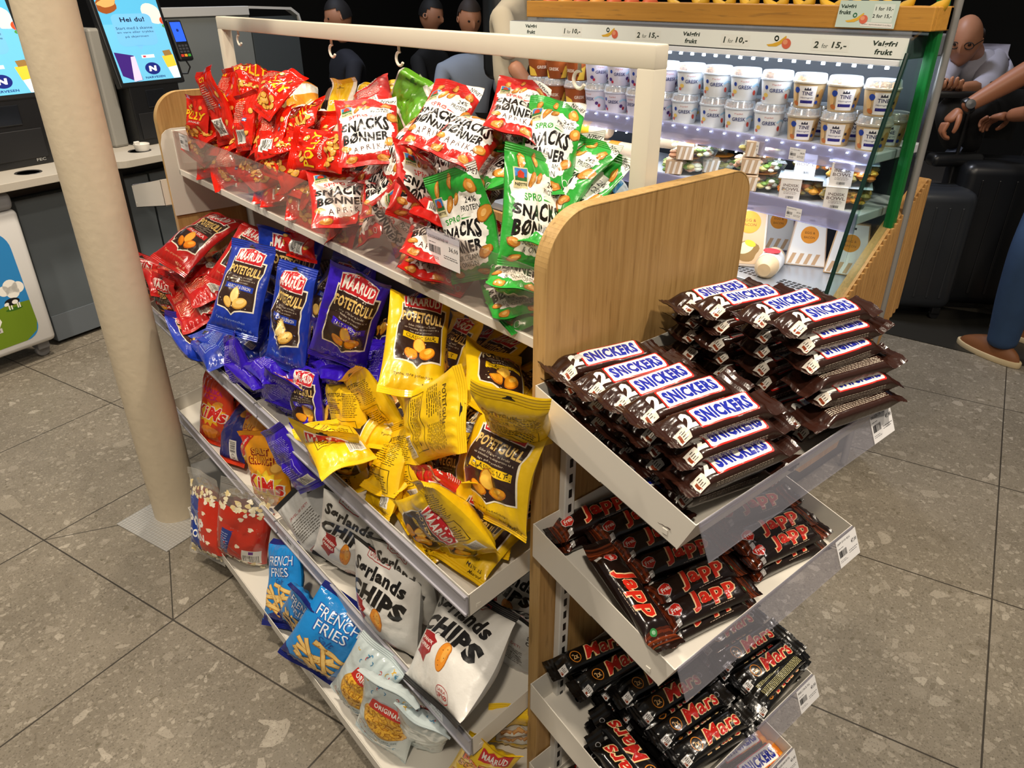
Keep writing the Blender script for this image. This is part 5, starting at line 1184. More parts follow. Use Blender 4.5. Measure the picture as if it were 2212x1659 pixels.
# ------------------------------------------------------------------ the open fridge behind the stand
FX0, FX1, FY0, FY1 = 1.93, 2.345, 0.905, 2.46
fridge = empty('open_fridge', (2.14, 1.68, 0))
tag(fridge, 'open chilled display with a wooden base and glowing light strips', 'fridge')
GW = mat('fridge_white', 'C9CDD6', rough=0.35); GG = mat('fridge_grey', '6C7078', rough=0.4); STEEL = mat('steel', '9A9CA0', rough=0.35, metal=0.7)
fo = oak_mat(2, '9A7040', 'BE9258', 1.2); fo2 = oak_mat(1, 'B07A30', 'C8913E', 0.8)
prof = [(1.935, 0.10), (1.935, 0.640), (1.975, 0.676), (2.170, 0.842), (2.338, 0.952), (2.352, 0.952), (2.352, 0.62), (2.16, 0.10)]
b = MB(); b.prism(prof, FY0-0.012, FY0+0.02, 'y'); b.box((1.930, FY0+0.02, 0.10), (1.950, FY1, 0.62)); attach(b.build('wood_cladding', fo), fridge)
# serrated upper edge of the cladding: slats standing side by side
b = MB()
for i in range(26):
    x = 1.945+i*0.0155; zt = np.interp(x, [1.935, 1.975, 2.17, 2.338, 2.36], [0.640, 0.676, 0.842, 0.952, 0.953]); b.box((x, FY0-0.020, max(0.12, zt-0.40)), (x+0.0125, FY0-0.012, zt+0.004), 0.002)
attach(b.build('wood_slats', fo), fridge)
attach(MB().box((2.335, FY0+0.02, 0.02), (2.352, FY1, 1.335)).build('back_wall', mat('fridge_back', '2C3038', rough=0.5)), fridge)
attach(MB().box((1.96, FY0+0.02, 0.02), (2.335, FY1, 0.62), 0.0).build('body', DARK), fridge)
b = MB(); b.box((1.955, FY0+0.022, 0.620), (2.333, FY1, 0.650), 0.002)
attach(b.build('deck', mat('deck_steel', 'AEB4BE', rough=0.28, metal=0.4)), fridge)
b = MB()
for r0, (ya, yb) in ((2.0, (0.98, 1.13)), (2.0, (1.18, 1.33)), (2.0, (1.40, 1.56))):
    for i in range(9):
        for j in range(3): b.box((r0+j*0.017, ya+i*0.0165, 0.6500), (r0+j*0.017+0.011, ya+i*0.0165+0.011, 0.6506))
attach(b.build('vent_holes', mat('vent_dark', '202226', rough=0.5)), fridge)
def shelf(z, x, th=0.026):
    s_ = attach(MB().box((x, FY0+0.03, z-th), (2.334, FY1-0.01, z), 0.003).build('shelf', GW), fridge)
    r = MB().box((x-0.012, FY0+0.03, z-0.050), (x-0.003, FY1-0.01, z+0.006), 0.002).build('shelf_rail', clear('rail_plastic', 'E8E8F8', 0.2, 0.05, 0.45, 'B4B4D2')); r.parent = s_; r.matrix_parent_inverse = s_.matrix_parent_inverse.copy(); r.matrix_parent_inverse = Matrix.Identity(4)
    return s_
shelf(1.050, 2.060); shelf(0.888, 2.040)
attach(MB().box((2.062, FY0+0.02, 1.282), (2.345, FY1, 1.335), 0.004).build('canopy', GG), fridge)
LEDM = mat('led', 'DCEBFF', emit=9.0)
_led = None
def leds(z, x, n, sc=0.8):
    global _led
    for i in range(n):
        y = FY0+0.05+i*(FY1-FY0-0.1)/(n-1)
        if _led is None: _led = MB().box((-0.004, -0.006, -0.004), (0.004, 0.006, 0.004), 0.001).build('led', LEDM); o = _led
        else: o = _led.copy(); COL.objects.link(o)
        o.location = (x, y, z); o.scale = (sc, sc, sc); attach(o, fridge)
attach(MB().box((2.055, FY0+0.02, 1.268), (2.085, FY1-0.01, 1.283), 0.002).build('light_housing', mat('led_case', 'EEF2F8', rough=0.3)), fridge)
leds(1.263, 2.060, 34); leds(1.047, 2.043, 30, 0.45); leds(0.999, 2.045, 30, 0.45)
l = lamp('fridge_lamp', (2.085, 1.68, 1.262), 6.5, 0.02, (0.80, 0.90, 1.0), target=(2.21, 1.68, 1.0), spread=170, shape='RECTANGLE', size_y=1.45)
l.rotation_euler = (0, math.radians(-32), 0)
l = lamp('fridge_lamp', (2.075, 1.68, 1.018), 2.2, 0.02, (0.80, 0.90, 1.0), target=(2.2, 1.68, 0.9), spread=170, shape='RECTANGLE', size_y=1.45)
l.rotation_euler = (0, math.radians(-20), 0)
l = lamp('fridge_lamp', (2.055, 1.68, 0.858), 2.4, 0.02, (0.84, 0.92, 1.0), target=(2.1, 1.68, 0.6), spread=170, shape='RECTANGLE', size_y=1.45)
l.rotation_euler = (0, math.radians(-5), 0)
GL = clear('fridge_glass', 'EAF4F0', 0.12, 0.02)
b = MB(); b.prism([(1.955, 0.655), (1.99, 1.10), (2.05, 1.33), (2.165, 1.38), (2.165, 0.84), (1.98, 0.68)], FY0-0.004, FY0+0.004, 'y'); attach(b.build('end_glass', GL), fridge)
b = MB(); b.tube([(1.884, FY0, 0.70), (1.935, FY0, 0.90), (1.993, FY0, 1.114), (2.045, FY0, 1.30)], 0.006, 8); attach(b.build('glass_edge', mat('glass_edge', '16302A', rough=0.15)), fridge)
b = MB(); b.prism([(1.886, 0.70), (1.936, 0.90), (1.994, 1.114), (2.046, 1.30), (2.06, 1.30), (2.008, 1.114), (1.955, 0.80), (1.94, 0.66), (1.90, 0.655)], FY0-0.002, FY0+0.002, 'y'); attach(b.build('wing_glass', GL), fridge)
attach(MB().box((2.165, FY0-0.014, 0.835), (2.190, FY0+0.012, 1.60), 0.002).build('green_trim', mat('green_trim', '0C6A2C', rough=0.3)), fridge)
attach(MB().tube([(2.222, FY0-0.02, 0.02), (2.222, FY0-0.02, 1.62)], 0.011, 14).build('metal_post', mat('post_steel', '9C9A98', rough=0.4, metal=0.5), None, smooth=True), fridge)
attach(MB().box((2.100, 0.93, 1.330), (2.104, 2.40, 1.348), 0.0).build('crate_ledge', clear('ledge', 'F0F4F8', 0.15, 0.04, 0.1)), fridge)
# price strip along the canopy
S = Art(1540, 48); S.rect('F0F4EE', 0, 0, 1540, 48, 0)
def sx(y): return (2.452-y)*1000
def fruit(a, x, y, s=1.0):
    a.poly('E0B03A', [(x-46*s, y-8*s), (x-38*s, y-13*s), (x-12*s, y-12*s), (x+8*s, y-2*s), (x+18*s, y+14*s), (x+16*s, y+18*s), (x+10*s, y+14*s), (x-6*s, y+2*s), (x-26*s, y-5*s)], 2)
    a.ell('D86A50', x+20*s, y-3*s, 15*s, 14*s, 0, 3).ell('E89A74', x+16*s, y+1*s, 8*s, 7*s, 0, 4); a.ring('3A8A5A', x-14*s, y+10*s, 6*s, 3.2*s, 3)
for y in (2.327, 1.578, 0.970):
    S.text('2C3A30', 'Valgfri', sx(y), 32, 15, 64, shear=0.15, off=0.03, lv=2).text('2C3A30', 'frukt', sx(y), 14, 13, 46, shear=0.15, off=0.03, lv=2)
for y in (2.106, 1.417):
    S.rect('EDEFE8', sx(y)-50, 8, sx(y)+50, 38, 1); S.text('3A4238', '1', sx(y)-38, 23, 17, 7, shear=0.15, off=0.03).text('3A4238', 'for', sx(y)-16, 21, 11, 18, shear=0.15).text('3A4238', '10,-', sx(y)+22, 23, 18, 42, shear=0.15, off=0.03)
for y in (1.753, 1.118):
    S.rect('EDEFE8', sx(y)-54, 8, sx(y)+54, 38, 1); S.text('3A4238', '2', sx(y)-40, 23, 17, 14, shear=0.15, off=0.03).text('3A4238', 'for', sx(y)-14, 21, 11, 18, shear=0.15).text('3A4238', '15,-', sx(y)+26, 23, 18, 42, shear=0.15, off=0.03)
for y in (1.917, 1.267): fruit(S, sx(y), 24, 0.95)
S.flat('price_strip', None, paper).matrix_world = frame((2.0540, 2.452, 1.286), (0, -1, 0), (0, 0, 1)); bpy.data.objects['price_strip'].parent = None
ps = bpy.data.objects['price_strip']; tag(ps, 'long pale green fruit price strip along the top of the fridge', 'sign')
cr = empty('fruit_crate', (2.15, 1.66, 1.345)); tag(cr, 'shallow wooden fruit crate standing on top of the fridge', 'crate')
b = MB(); b.box((2.098, 0.885, 1.348), (2.118, 2.405, 1.404), 0.003); b.box((2.118, 0.885, 1.348), (2.205, 0.905, 1.404), 0.003); b.box((2.118, 2.385, 1.348), (2.205, 2.405, 1.404), 0.003); b.box((2.185, 0.885, 1.348), (2.205, 2.405, 1.404), 0.003); b.box((2.11, 0.89, 1.348), (2.20, 2.40, 1.356)); attach(b.build('crate_body', fo2), cr)
rf = random.Random(5)
for i in range(7):
    y = 2.33-(i % 7)*0.082; x = 2.152; r = 0.032
    o = empty('peach', (x, y, 1.357)); k = []
    for j in range(13):
        a = math.pi*j/12-math.pi/2; k.append((r*math.cos(a)*(1.0), r+r*0.94*math.sin(a)-(0.006*math.exp(-((j-12)/1.2)**2))))
    k[0] = (0.0, k[0][1]); k[-1] = (0.0, k[-1][1])
    m = mat('peach_skin', rf.choice(['D8742A', 'E0923A', 'CC5A2A']), rough=0.5, noise=0.35, bscale=14)
    attach(MB().lathe(k, 18).build('flesh', m, None, smooth=True), o).matrix_parent_inverse = Matrix.Identity(4)
    s_ = MB().tube([(0, 0, 2*r-0.008), (0.002, 0, 2*r+0.004)], 0.0016, 6).build('stem', DARK); s_.parent = o
    tag(o, 'orange peach in the wooden crate, %s from the left end' % ['first', 'second', 'third', 'fourth', 'fifth', 'sixth', 'seventh'][i], 'peach', 'peaches in the crate')
for i in range(9):
    y = 1.68-i*0.09; x = 2.146+0.012*(i % 2); o = empty('banana', (x, y, 1.362)); tag(o, 'yellow banana in the crate, number %s from the peaches' % ['one', 'two', 'three', 'four', 'five', 'six', 'seven', 'eight', 'nine'][i], 'banana', 'bananas in the crate')
    p = []; R = []
    for j in range(15):
        t = j/14; a = math.radians(-55+110*t); p.append((0.012*math.sin(t*3), 0.10*math.sin(a), 0.10*(1-math.cos(a))+0.017)); R.append(0.017*min(1, (0.25+t*5), (0.25+(1-t)*4)))
    MB().tube(p, R, 10).build('peel', mat('banana_peel', 'D8A828', rough=0.5, noise=0.2, bscale=20), o, smooth=True); MB().tube([p[-1], (p[-1][0], p[-1][1]+0.012, p[-1][2]+0.012)], [0.006, 0.004], 8).build('stem', mat('banana_stem', '5A4A1A'), o)
C_ = Art(160, 64); C_.rect('C4D6CC', 0, 0, 160, 64, 0); C_.text('24382C', 'Valgfri', 26, 49, 11, 42, off=0.03).text('24382C', 'frukt', 20, 36, 10, 32, off=0.03); fruit(C_, 60, 22, 0.75); C_.rect('D8E2DA', 96, 14, 150, 56, 1)
C_.text('24302A', '1 for 10,-', 124, 45, 10, 46, off=0.02).text('24302A', '2 for 15,-', 122, 28, 10, 50, off=0.02); C_.rect('E6E2DC', 70, 3, 154, 13, 2, -2).text('3A3A36', 'Bananer opprinnelsesland Costa Rica', 112, 8, 4, 78, lv=3, rot=-2, res=1)
ya = 1.134
cm = C_.flat('price_card', None, paper); cm.matrix_world = frame((2.090, ya, 1.352), (0, -1, 0), (0.12, 0, 1)); tag(cm, 'pale green fruit price card leaning on the right end of the crate', 'sign')
# --- tubs on the top shelf
def wrap(art, name, R0, R1, z0, z1, ang, parent, us_n=14, matf=paper, off=0.0006):
    us = np.linspace(0, art.W, us_n); vs = np.linspace(0, art.H, 5); uv, T, Ci, lv, cols = art.cut(us, vs)
    t = uv[:, 1]/art.H; r = R0+(R1-R0)*t+off+lv*0.0002; a = ang+(uv[:, 0]-art.W/2)/1000/((R0+R1)/2)
    return mesh_obj(name, np.stack([r*np.cos(a), r*np.sin(a), z0+(z1-z0)*t], 1), T, [matf(c) for c in cols], parent, Ci, smooth=True)
def tubart(kd):
    a = Art(120, 62)
    if kd == 'tine':
        a.rect('E6E4E6', 38, 2, 84, 58, 1).text('2A2A5A', 'TINE', 61, 38, 10, 28, off=0.02, lv=2).text('3A3A6A', 'Havregrøt', 61, 26, 6, 34, shear=0.2, lv=2, res=1).rect('2E2A7A', 44, 11, 78, 19, 2).poly('3A3A4A', [(52, 46), (54, 54), (58, 49), (61, 55), (64, 49), (68, 54), (70, 46)], 2)
        a.ell('2A46A0', 32, 46, 8, 8, 0, 3).ell('C0703A', 30, 10, 9, 6, -20, 3).ell('D8B27A', 24, 28, 8, 14, 10, 2).ell('2A2A3A', 90, 32, 5, 5, 45, 3, 4).ell('2A46A0', 90, 14, 5, 5, 0, 3).ell('B88A50', 100, 30, 10, 20, 0, 1)
    elif kd == 'gresk' or kd == 'berry':
        a.text('B8483A', 'Yoplait', 58, 52, 6, 24, shear=0.3, lv=2, res=1); a.text('26306A', 'GRESK', 60, 36, 11, 40, off=0.015, lv=2); a.ell('2A46A0', 30, 44, 5, 6, 0, 2)
        a.line('A8CDE6', [(84, 38), (94, 44), (106, 42), (116, 36)], 6, 1)
        if kd == 'gresk': a.ell('C84A3A', 92, 20, 5, 8, 20, 2).ell('E8C86A', 28, 22, 8, 6, 0, 2).ell('C86A5A', 20, 12, 6, 5, 0, 2)
        else: a.ell('4A2A6A', 90, 22, 6, 6, 0, 2).ell('A82A3A', 100, 14, 5, 6, 0, 2).ell('4A3A8A', 26, 18, 7, 6, 0, 2).ell('B0324A', 34, 10, 5, 5, 0, 2)
    else:
        a.poly('E8C04A', [(0, 0), (40, 0), (30, 24), (10, 34), (0, 34)], 1).poly('E8C04A', [(90, 0), (120, 0), (120, 50), (104, 40)], 1); a.text('F0E2D0', 'GRESK', 60, 32, 11, 40, off=0.015, lv=2); a.ell('5A2A10', 92, 16, 4, 4, 0, 2)
    return a
TUB = {'tine': ('C9AE84', 'E9E2D6'), 'gresk': ('E8ECF2', 'EEEFF4'), 'berry': ('DCD8EA', 'EEEFF4'), 'toffee': ('9A4E22', 'C8A070')}
LIDM = clear('tub_lid', 'F4F8FC', 0.5, 0.12, 0.25, 'F0F4FA')
def tub(kd):
    t = empty('yogurt_tub'); c = TUB[kd]
    MB().lathe([(0.0, 0.0), (0.035, 0.0), (0.0362, 0.002), (0.0445, 0.066), (0.0465, 0.0665), (0.0465, 0.070), (0.0, 0.0702)], 28).build('cup', mat('tub_plastic', c[0], rough=0.4), t, smooth=True)
    wrap(tubart(kd), 'wrap_print', 0.0366, 0.0444, 0.003, 0.064, math.radians(215), t)
    MB().lathe([(0.0475, 0.066), (0.0480, 0.071), (0.0455, 0.074), (0.0435, 0.088), (0.041, 0.0905), (0.0, 0.091)], 28).build('lid', LIDM, t, smooth=True)
    r = random.Random(hash(kd) % 99 if False else len(kd)); g = MB()
    for i in range(46):
        a, q = r.uniform(0, 6.28), 0.040*math.sqrt(r.random()); x, y = q*math.cos(a), q*math.sin(a); s_ = r.uniform(0.003, 0.006); g.box((x-s_, y-s_*0.7, 0.070), (x+s_, y+s_*0.7, 0.072+r.uniform(0.002, 0.011)), 0.001, seg=1)
    gm = g.build('topping', mat('granola', 'A07A4A' if kd != 'gresk' else '8A5A34', rough=0.8, noise=0.5, bscale=120), t); gm['kind'] = 'stuff'
    tag(t, 'x', 'yogurt tub'); return t
seq = ['tine']*3+['gresk']*4+['berry']*4+['toffee']*3
tp = {}
NUMW = ['first', 'second', 'third', 'fourth', 'fifth', 'sixth', 'seventh', 'eighth', 'ninth', 'tenth', 'eleventh', 'twelfth', 'thirteenth', 'fourteenth']
DESC = {'tine': 'oat coloured tub with a blueberry label', 'gresk': 'white tub with dark blue capitals', 'berry': 'lilac tub with berries on it', 'toffee': 'brown and yellow tub'}
for i, kd in enumerate(seq):
    for ly in (0, 1):
        if kd not in tp: o = tp[kd] = tub(kd)
        else: o = copy_tree(tp[kd])
        o.location = (2.112+rf.uniform(-0.004, 0.004), 0.985+i*0.1045+rf.uniform(-0.004, 0.004)-0.004*ly, 1.050+0.0915*ly); o.rotation_euler = (0, 0, rf.choice([0, 0, 0.15, -0.2, 0.5, -0.6]))
        o['label'] = '%s, %s from the right, %s tier' % (DESC[kd], NUMW[i], ['lower', 'upper'][ly]); o['group'] = 'tubs on the top fridge shelf'
for i in range(14):      # the tubs behind
    kd = seq[i]; o = copy_tree(tp[kd]); o.location = (2.222, 0.985+i*0.1045, 1.050); o['label'] = '%s, back row, %s from the right' % (DESC[kd], NUMW[i]); o['group'] = 'tubs on the top fridge shelf'
for px, py, lab in ((1632, 268, 'left one of two small white tickets on the top fridge shelf rail'), (1732, 280, 'right one of two small white tickets on the top fridge shelf rail')):
    price_ticket(frame((2.0455, 1.305+0.025 if px < 1700 else 1.153+0.025, 1.004), (0, -1, 0), (0, 0, 1)), 'YOGHURT', '38,00', lab, 0.050, 0.034, g='fridge shelf tickets')
price_ticket(frame((2.0270, 1.121+0.025, 0.842), (0, -1, 0), (0, 0, 1)), 'INDISK BOWL', '69,00', 'small white ticket on the lower fridge shelf rail', 0.050, 0.034, g='fridge shelf tickets')
# --- salads and bowls on the second shelf
PETC = clear('tray_plastic', 'F6FAFC', 0.10, 0.06, 0.02)
def food(bw, bl, h, cols, n, seed, sc=1.0):
    r = random.Random(seed); g = MB()
    for i in range(n):
        x, y = r.uniform(-bw, bw), r.uniform(-bl, bl); s_ = r.uniform(0.006, 0.012)*sc
        k = [(0.0, -s_*0.8), (s_*0.7, -s_*0.5), (s_, 0), (s_*0.7, s_*0.5), (0.0, s_*0.8)]; v0 = len(g.v); g.lathe(k, 7, (x, y, h*r.uniform(0.35, 0.85)), mi=r.randrange(cols))
    return g
def bowl(loc, rz, label):
    t = empty('salad_bowl', loc, rz)
    pr_ = [(-0.052, -0.040), (0.052, -0.040), (0.052, 0.040), (-0.052, 0.040)]
    b = MB(); V = []; 
    for z, s_ in ((0, 0.80), (0.052, 1.0), (0.055, 1.06), (0.058, 1.06)):
        for k in range(20):
            a = 2*math.pi*k/20; ca, sa = math.cos(a), math.sin(a); e_ = (abs(ca)**4+abs(sa)**4)**-0.25; V.append((0.056*s_*ca*e_, 0.045*s_*sa*e_, z))
    F = [tuple(range(20))[::-1]]+[(i*20+k, i*20+(k+1) % 20, (i+1)*20+(k+1) % 20, (i+1)*20+k) for i in range(3) for k in range(20)]
    b.add(V, F); b.build('tray', PETC, t, smooth=True)
    g = food(0.047, 0.038, 0.052, 4, 120, len(label), 1.15); f = g.build('filling', [mat('food', c, rough=0.6) for c in ('D8962A', 'E8B84A', '7A6A2A', 'C8701E')]*1, t, smooth=True); f['kind'] = 'stuff'
    MB().box((-0.054, -0.043, 0.0585), (0.054, 0.043, 0.0625), 0.002).build('lid', mat('lid_grey', 'B8C4D0', rough=0.25), t)
    a = Art(58, 62); a.rect('E4E0DE', 4, 0, 52, 62, 0); a.text('6A5A5A', 'INDISK', 29, 44, 8, 36, off=0.01, lv=1).text('6A5A5A', 'BOWL', 29, 33, 9, 40, off=0.01, lv=1); finep(a, '9A9090', 14, 25, 44, 3, 3.2, 1.2, 3, 1); a.bars(BLK, 20, 6, 38, 13, 14, 2, 1)
    s_ = a.flat('paper_sleeve', frame((-0.050, -0.0505, -0.001), (1, 0, 0), (0, 0.02, 1)), paper, t); 
    MB().box((-0.046, -0.05, 0.060), (0.002, 0.05, 0.0636), 0.001).build('sleeve_top', paper('E4E0DE'), t)
    t.scale = (1.22, 1.22, 1.0)
    return tag(t, label, 'salad bowl', 'bowls on the lower fridge shelf')
RZ = math.radians(-62)
bowl((2.115, 1.162, 0.888), RZ, 'salad bowl with a white paper sleeve, front one above the ticket'); bowl((2.115, 1.020, 0.888), RZ, 'salad bowl with a white paper sleeve, front one nearest the glass end')
bowl((2.175, 1.160, 0.952), RZ, 'salad bowl in the upper tier, second from the glass end'); bowl((2.125, 1.020, 0.952), RZ, 'salad bowl in the upper tier next to the glass end'); bowl((2.20, 1.168, 0.888), RZ, 'salad bowl at the back supporting the second upper one'); 
def salad(loc, rz, label, oc=True):
    t = empty('salad_box', loc, rz)
    b = MB(); P0 = [(-0.045, -0.05), (0.06, -0.05), (0.06, 0.055), (0.0, 0.055)]; 
    V = [(x*0.9, y*0.9, 0) for x, y in P0]+[(x*1.1, y*1.1, 0.040) for x, y in P0]+[(x*1.02, y*1.02, 0.048) for x, y in P0]
    b.add(V, [(3, 2, 1, 0)]+[(i*4+k, i*4+(k+1) % 4, (i+1)*4+(k+1) % 4, (i+1)*4+k) for i in range(2) for k in range(4)]+[(8, 9, 10, 11)]); b.build('tray', PETC, t)
    f = food(0.048, 0.046, 0.042, 4, 90, len(label)*3, 1.1).build('filling', [mat('food', c, rough=0.6) for c in ('D8C87A', 'D8A484', '7A9A3A', 'E4DCC4')], t, smooth=True); f['kind'] = 'stuff'
    s_ = MB().box((-0.036, -0.058, 0.004), (0.006, 0.056, 0.0505), 0.002).build('paper_sleeve', paper('C9AE92'), t); a = Art(42, 50)
    for i in range(3): a.poly('EFE6DC', [(4+i*14, 4), (10+i*14, 4), (16+i*14, 44), (10+i*14, 44)], 1)
    q = a.flat('stripes', frame((-0.036, -0.0584, 0.002), (1, 0, 0), (0, 0, 1)), paper, s_)
    if oc: MB().lathe([(0.0, 0.0), (0.034, 0.0), (0.034, 0.0015), (0.0, 0.0016)], 24, (0.012, 0.0, 0.051)).build('round_sticker', paper('D8862E'), t)
    t.scale = (1.3, 1.3, 1.0)
    return tag(t, label, 'salad box', 'salads on the lower fridge shelf')
for px, py, x, z, rz, lab in ((1632, 340, 2.12, 0.988, -60, 'topmost salad box with an orange sticker, left of the bowls'), (1626, 370, 2.115, 0.938, -58, 'salad box in the middle of the stack left of the bowls'), (1632, 400, 2.11, 0.888, -62, 'salad box at the bottom of the stack left of the bowls'), (1492, 352, 2.13, 0.938, -55, 'upper salad box with an orange sticker beside the white post'), (1470, 385, 2.12, 0.888, -58, 'lower salad box beside the white post'), (1530, 312, 2.24, 0.945, -60, 'salad box at the back under a round orange sticker'), (1545, 350, 2.23, 0.888, -50, 'salad box at the back of the lower shelf')):
    salad((x, {1632: 1.312, 1626: 1.320, 1492: 1.585, 1470: 1.613, 1530: 1.601, 1545: 1.556}[px], z), math.radians(rz), lab)
def wrapr(loc, lab, col='C8AE90', lc='E8A81E'):
    t = empty('tortilla_wrap', loc); t.rotation_euler = (0, 0, math.radians(8))
    MB().lathe([(0.0, -0.075), (0.018, -0.074), (0.027, -0.066), (0.028, 0), (0.027, 0.066), (0.02, 0.075), (0.0, 0.076)], 20).build('roll', mat('tortilla', col, rough=0.6, noise=0.2, bscale=30), t, smooth=True).matrix_local = Matrix.Translation((0, 0, 0.028)) @ Matrix.Rotation(math.pi/2, 4, 'X')
    MB().lathe([(0.0285, -0.022), (0.0287, 0.022)], 20).build('paper_band', paper(lc), t, smooth=True).matrix_local = Matrix.Translation((0, 0.03, 0.028)) @ Matrix.Rotation(math.pi/2, 4, 'X')
    return tag(t, lab, 'wrap', 'wraps in the fridge')
wrapr((2.13, 2.043, 0.945), 'upper rolled wrap with a yellow band, behind the tallest green bag'); wrapr((2.13, 2.050, 0.888), 'lower rolled wrap with a yellow band, behind the tallest green bag')
wrapr((2.14, 1.905, 0.888), 'rolled wrap with an orange band left of the white post', lc='D87A1E'); wrapr((2.16, 1.724, 0.945), 'pale baguette parcel at the right of the white post', lc='D8C4A4')
# --- sandwiches on the deck
def wedge(loc, rz, rx, label, w=0.125, h=0.16, d=0.06, col='D8BFA6'):
    t = empty('sandwich_box', loc, rz); t.rotation_euler = (rx, 0, rz)
    b = MB(); b.prism([(-w/2, 0), (w/2, 0), (w/2*0.72, h), (-w/2*0.72, h)], 0, d, 'y', bev=0.003)
    b.build('carton', paper(col), t)
    a = Art(w*1000, h*1000); W, H = w*1000, h*1000
    a.poly('F0ECE6', [(4, 4), (W-4, 4), (W*0.86-4, H-4), (W*0.14+4, H-4)], 1)
    for i in range(4): a.poly('CDA882', [(8+i*24, 6), (20+i*24, 6), (32+i*24, 40), (20+i*24, 40)], 2)
    a.ell('E8942A', W/2, H*0.62, 27, 27, 0, 3, 28); a.text('6A3A10', 'EGG &', W/2, H*0.66, 7, 30, lv=4).text('6A3A10', 'BACON', W/2, H*0.57, 7, 32, lv=4); a.rect(BLK, W/2-8, H*0.88, W/2+8, H*0.92, 3)
    a.flat('front_print', frame((-w/2, -0.0008, 0), (1, 0, 0), (0, 0, 1)), paper, t)
    return tag(t, label, 'sandwich')
wedge((2.200, 1.146, 0.652), math.radians(-58), math.radians(-14), 'striped sandwich carton with an orange disc, standing on the fridge deck')
def flatpack(loc, rz, label):
    t = empty('sandwich_box', loc); t.rotation_euler = (math.radians(-28), 0, rz); w, h = 0.115, 0.20
    MB().box((-w/2, 0, 0), (w/2, 0.045, h), 0.008).build('carton', paper('E2D2C4'), t)
    a = Art(115, 200); a.rect('C8A884', 8, 8, 107, 192, 1); a.ell('8A6A3A', 57, 50, 36, 34, 0, 2, 24, 0.1).ell('E8D8A8', 52, 60, 28, 18, 30, 3).ell('F0C030', 66, 74, 18, 10, -20, 4); a.ell('E8942A', 57, 142, 36, 36, 0, 3, 28); a.text('6A3A10', 'EGG &', 57, 148, 9, 40, lv=4).text('6A3A10', 'BACON', 57, 134, 9, 44, lv=4); a.rect(BLK, 46, 184, 66, 189, 4)
    a.flat('front_print', frame((-w/2, -0.0008, 0), (1, 0, 0), (0, 0, 1)), paper, t)
    return tag(t, label, 'sandwich')
flatpack((2.045, 1.264, 0.655), math.radians(-52), 'long pale sandwich pack with an orange disc beside the oak panel'); 
def loaf(loc, rz, label):
    t = empty('bread_roll_pack', loc, rz); M_ = Matrix.Translation((0, 0, 0.032)) @ Matrix.Rotation(math.pi/2, 4, 'Y')
    MB().lathe([(0.0, -0.085), (0.02, -0.083), (0.034, -0.06), (0.036, 0), (0.034, 0.06), (0.02, 0.083), (0.0, 0.085)], 20).build('roll', mat('bread', 'D8BE98', rough=0.5, noise=0.15, bscale=20), t, smooth=True).matrix_local = M_
    MB().lathe([(0.0372, -0.034), (0.0374, 0.034)], 20).build('paper_band', paper('E2E2E4'), t, smooth=True).matrix_local = M_
    MB().lathe([(0.0, 0.0), (0.026, 0.0), (0.026, 0.001), (0.0, 0.0011)], 20, (0, 0, 0.0695)).build('red_sticker', paper('C83A40'), t)
    return tag(t, label, 'bread pack')
loaf((2.065, 1.191, 0.650), math.radians(20), 'bread roll pack with a white band and red oval, front of the deck')
wedge((2.215, 1.020, 0.652), math.radians(-66), math.radians(-10), 'sandwich carton close to the glass end of the fridge', col='C9A47A'); wedge((2.273, 1.304, 0.652), math.radians(-58), math.radians(-10), 'pale sandwich carton at the back with a purple flash', col='B8A2B8')

# ------------------------------------------------------------------ self checkouts, counter and freezer (they follow the floor tiles)
CB = mat('counter_dark', '5A6268', rough=0.5, noise=0.08, bscale=3); WT = mat('worktop', 'B9B2A6', rough=0.45, noise=0.06, bscale=160); BK = mat('kiosk_black', '17181A', rough=0.35); KG = mat('kiosk_grey', '8E8C86', rough=0.5)
def tempty(name, a, b, z=0): return empty(name, M=TM @ Matrix.Translation((a, b, z)))
t = tempty('counter_cabinet', 0.80, 1.905); b = MB(); b.box((0.0, 0, 0.02), (0.62, 0.5, 0.66), 0.002); b.box((0.63, 0, 0.02), (1.30, 0.5, 0.66), 0.002); b.box((1.31, 0, 0.02), (2.0, 0.5, 0.66), 0.002); b.build('cabinet_body', CB, t); MB().box((0.0, -0.004, 0.02), (2.0, 0.0, 0.14), 0.001).build('kick_plate', mat('kick', '687078', rough=0.45), t); MB().box((0.47, -0.012, 0.02), (0.49, -0.004, 0.70)).build('black_edge', BK, t); tag(t, 'dark grey checkout counter cabinet behind the pillar', 'counter')
def worktop(a, w, label, hole):
    t = tempty('worktop', a, 1.755, 0.735); P = []
    for cx, cy, a0 in ((w-0.06, 0.06, 270), (w-0.005, 0.595, 0), (0.005, 0.595, 90), (0.06, 0.06, 180)):
        r_ = 0.06 if cy < 0.1 else 0.005
        for k in range(7): q = math.radians(a0+90*k/6); P.append((cx+r_*math.cos(q), cy+r_*math.sin(q)))
    MB().prism(P, 0, 0.032, 'z', bev=0.002).build('slab', WT, t)
    if hole: MB().lathe([(0.0, 0.0), (0.042, 0.0), (0.045, 0.0015), (0.050, 0.0018), (0.052, 0.0)], 28, (*hole, 0.032)).build('cable_ring', mat('ring_steel', '4A4846', rough=0.35, metal=0.4), t, smooth=True)
    MB().box((0.12, 0.2, -0.07), (w-0.12, 0.56, 0.0)).build('bracket', BK, t)
    return tag(t, label, 'worktop')
worktop(0.30, 0.87, 'pale worktop of the left self checkout, above the freezer', (0.58, 0.13)); worktop(1.195, 0.62, 'pale worktop of the right self checkout, behind the pillar', (0.22, 0.16))
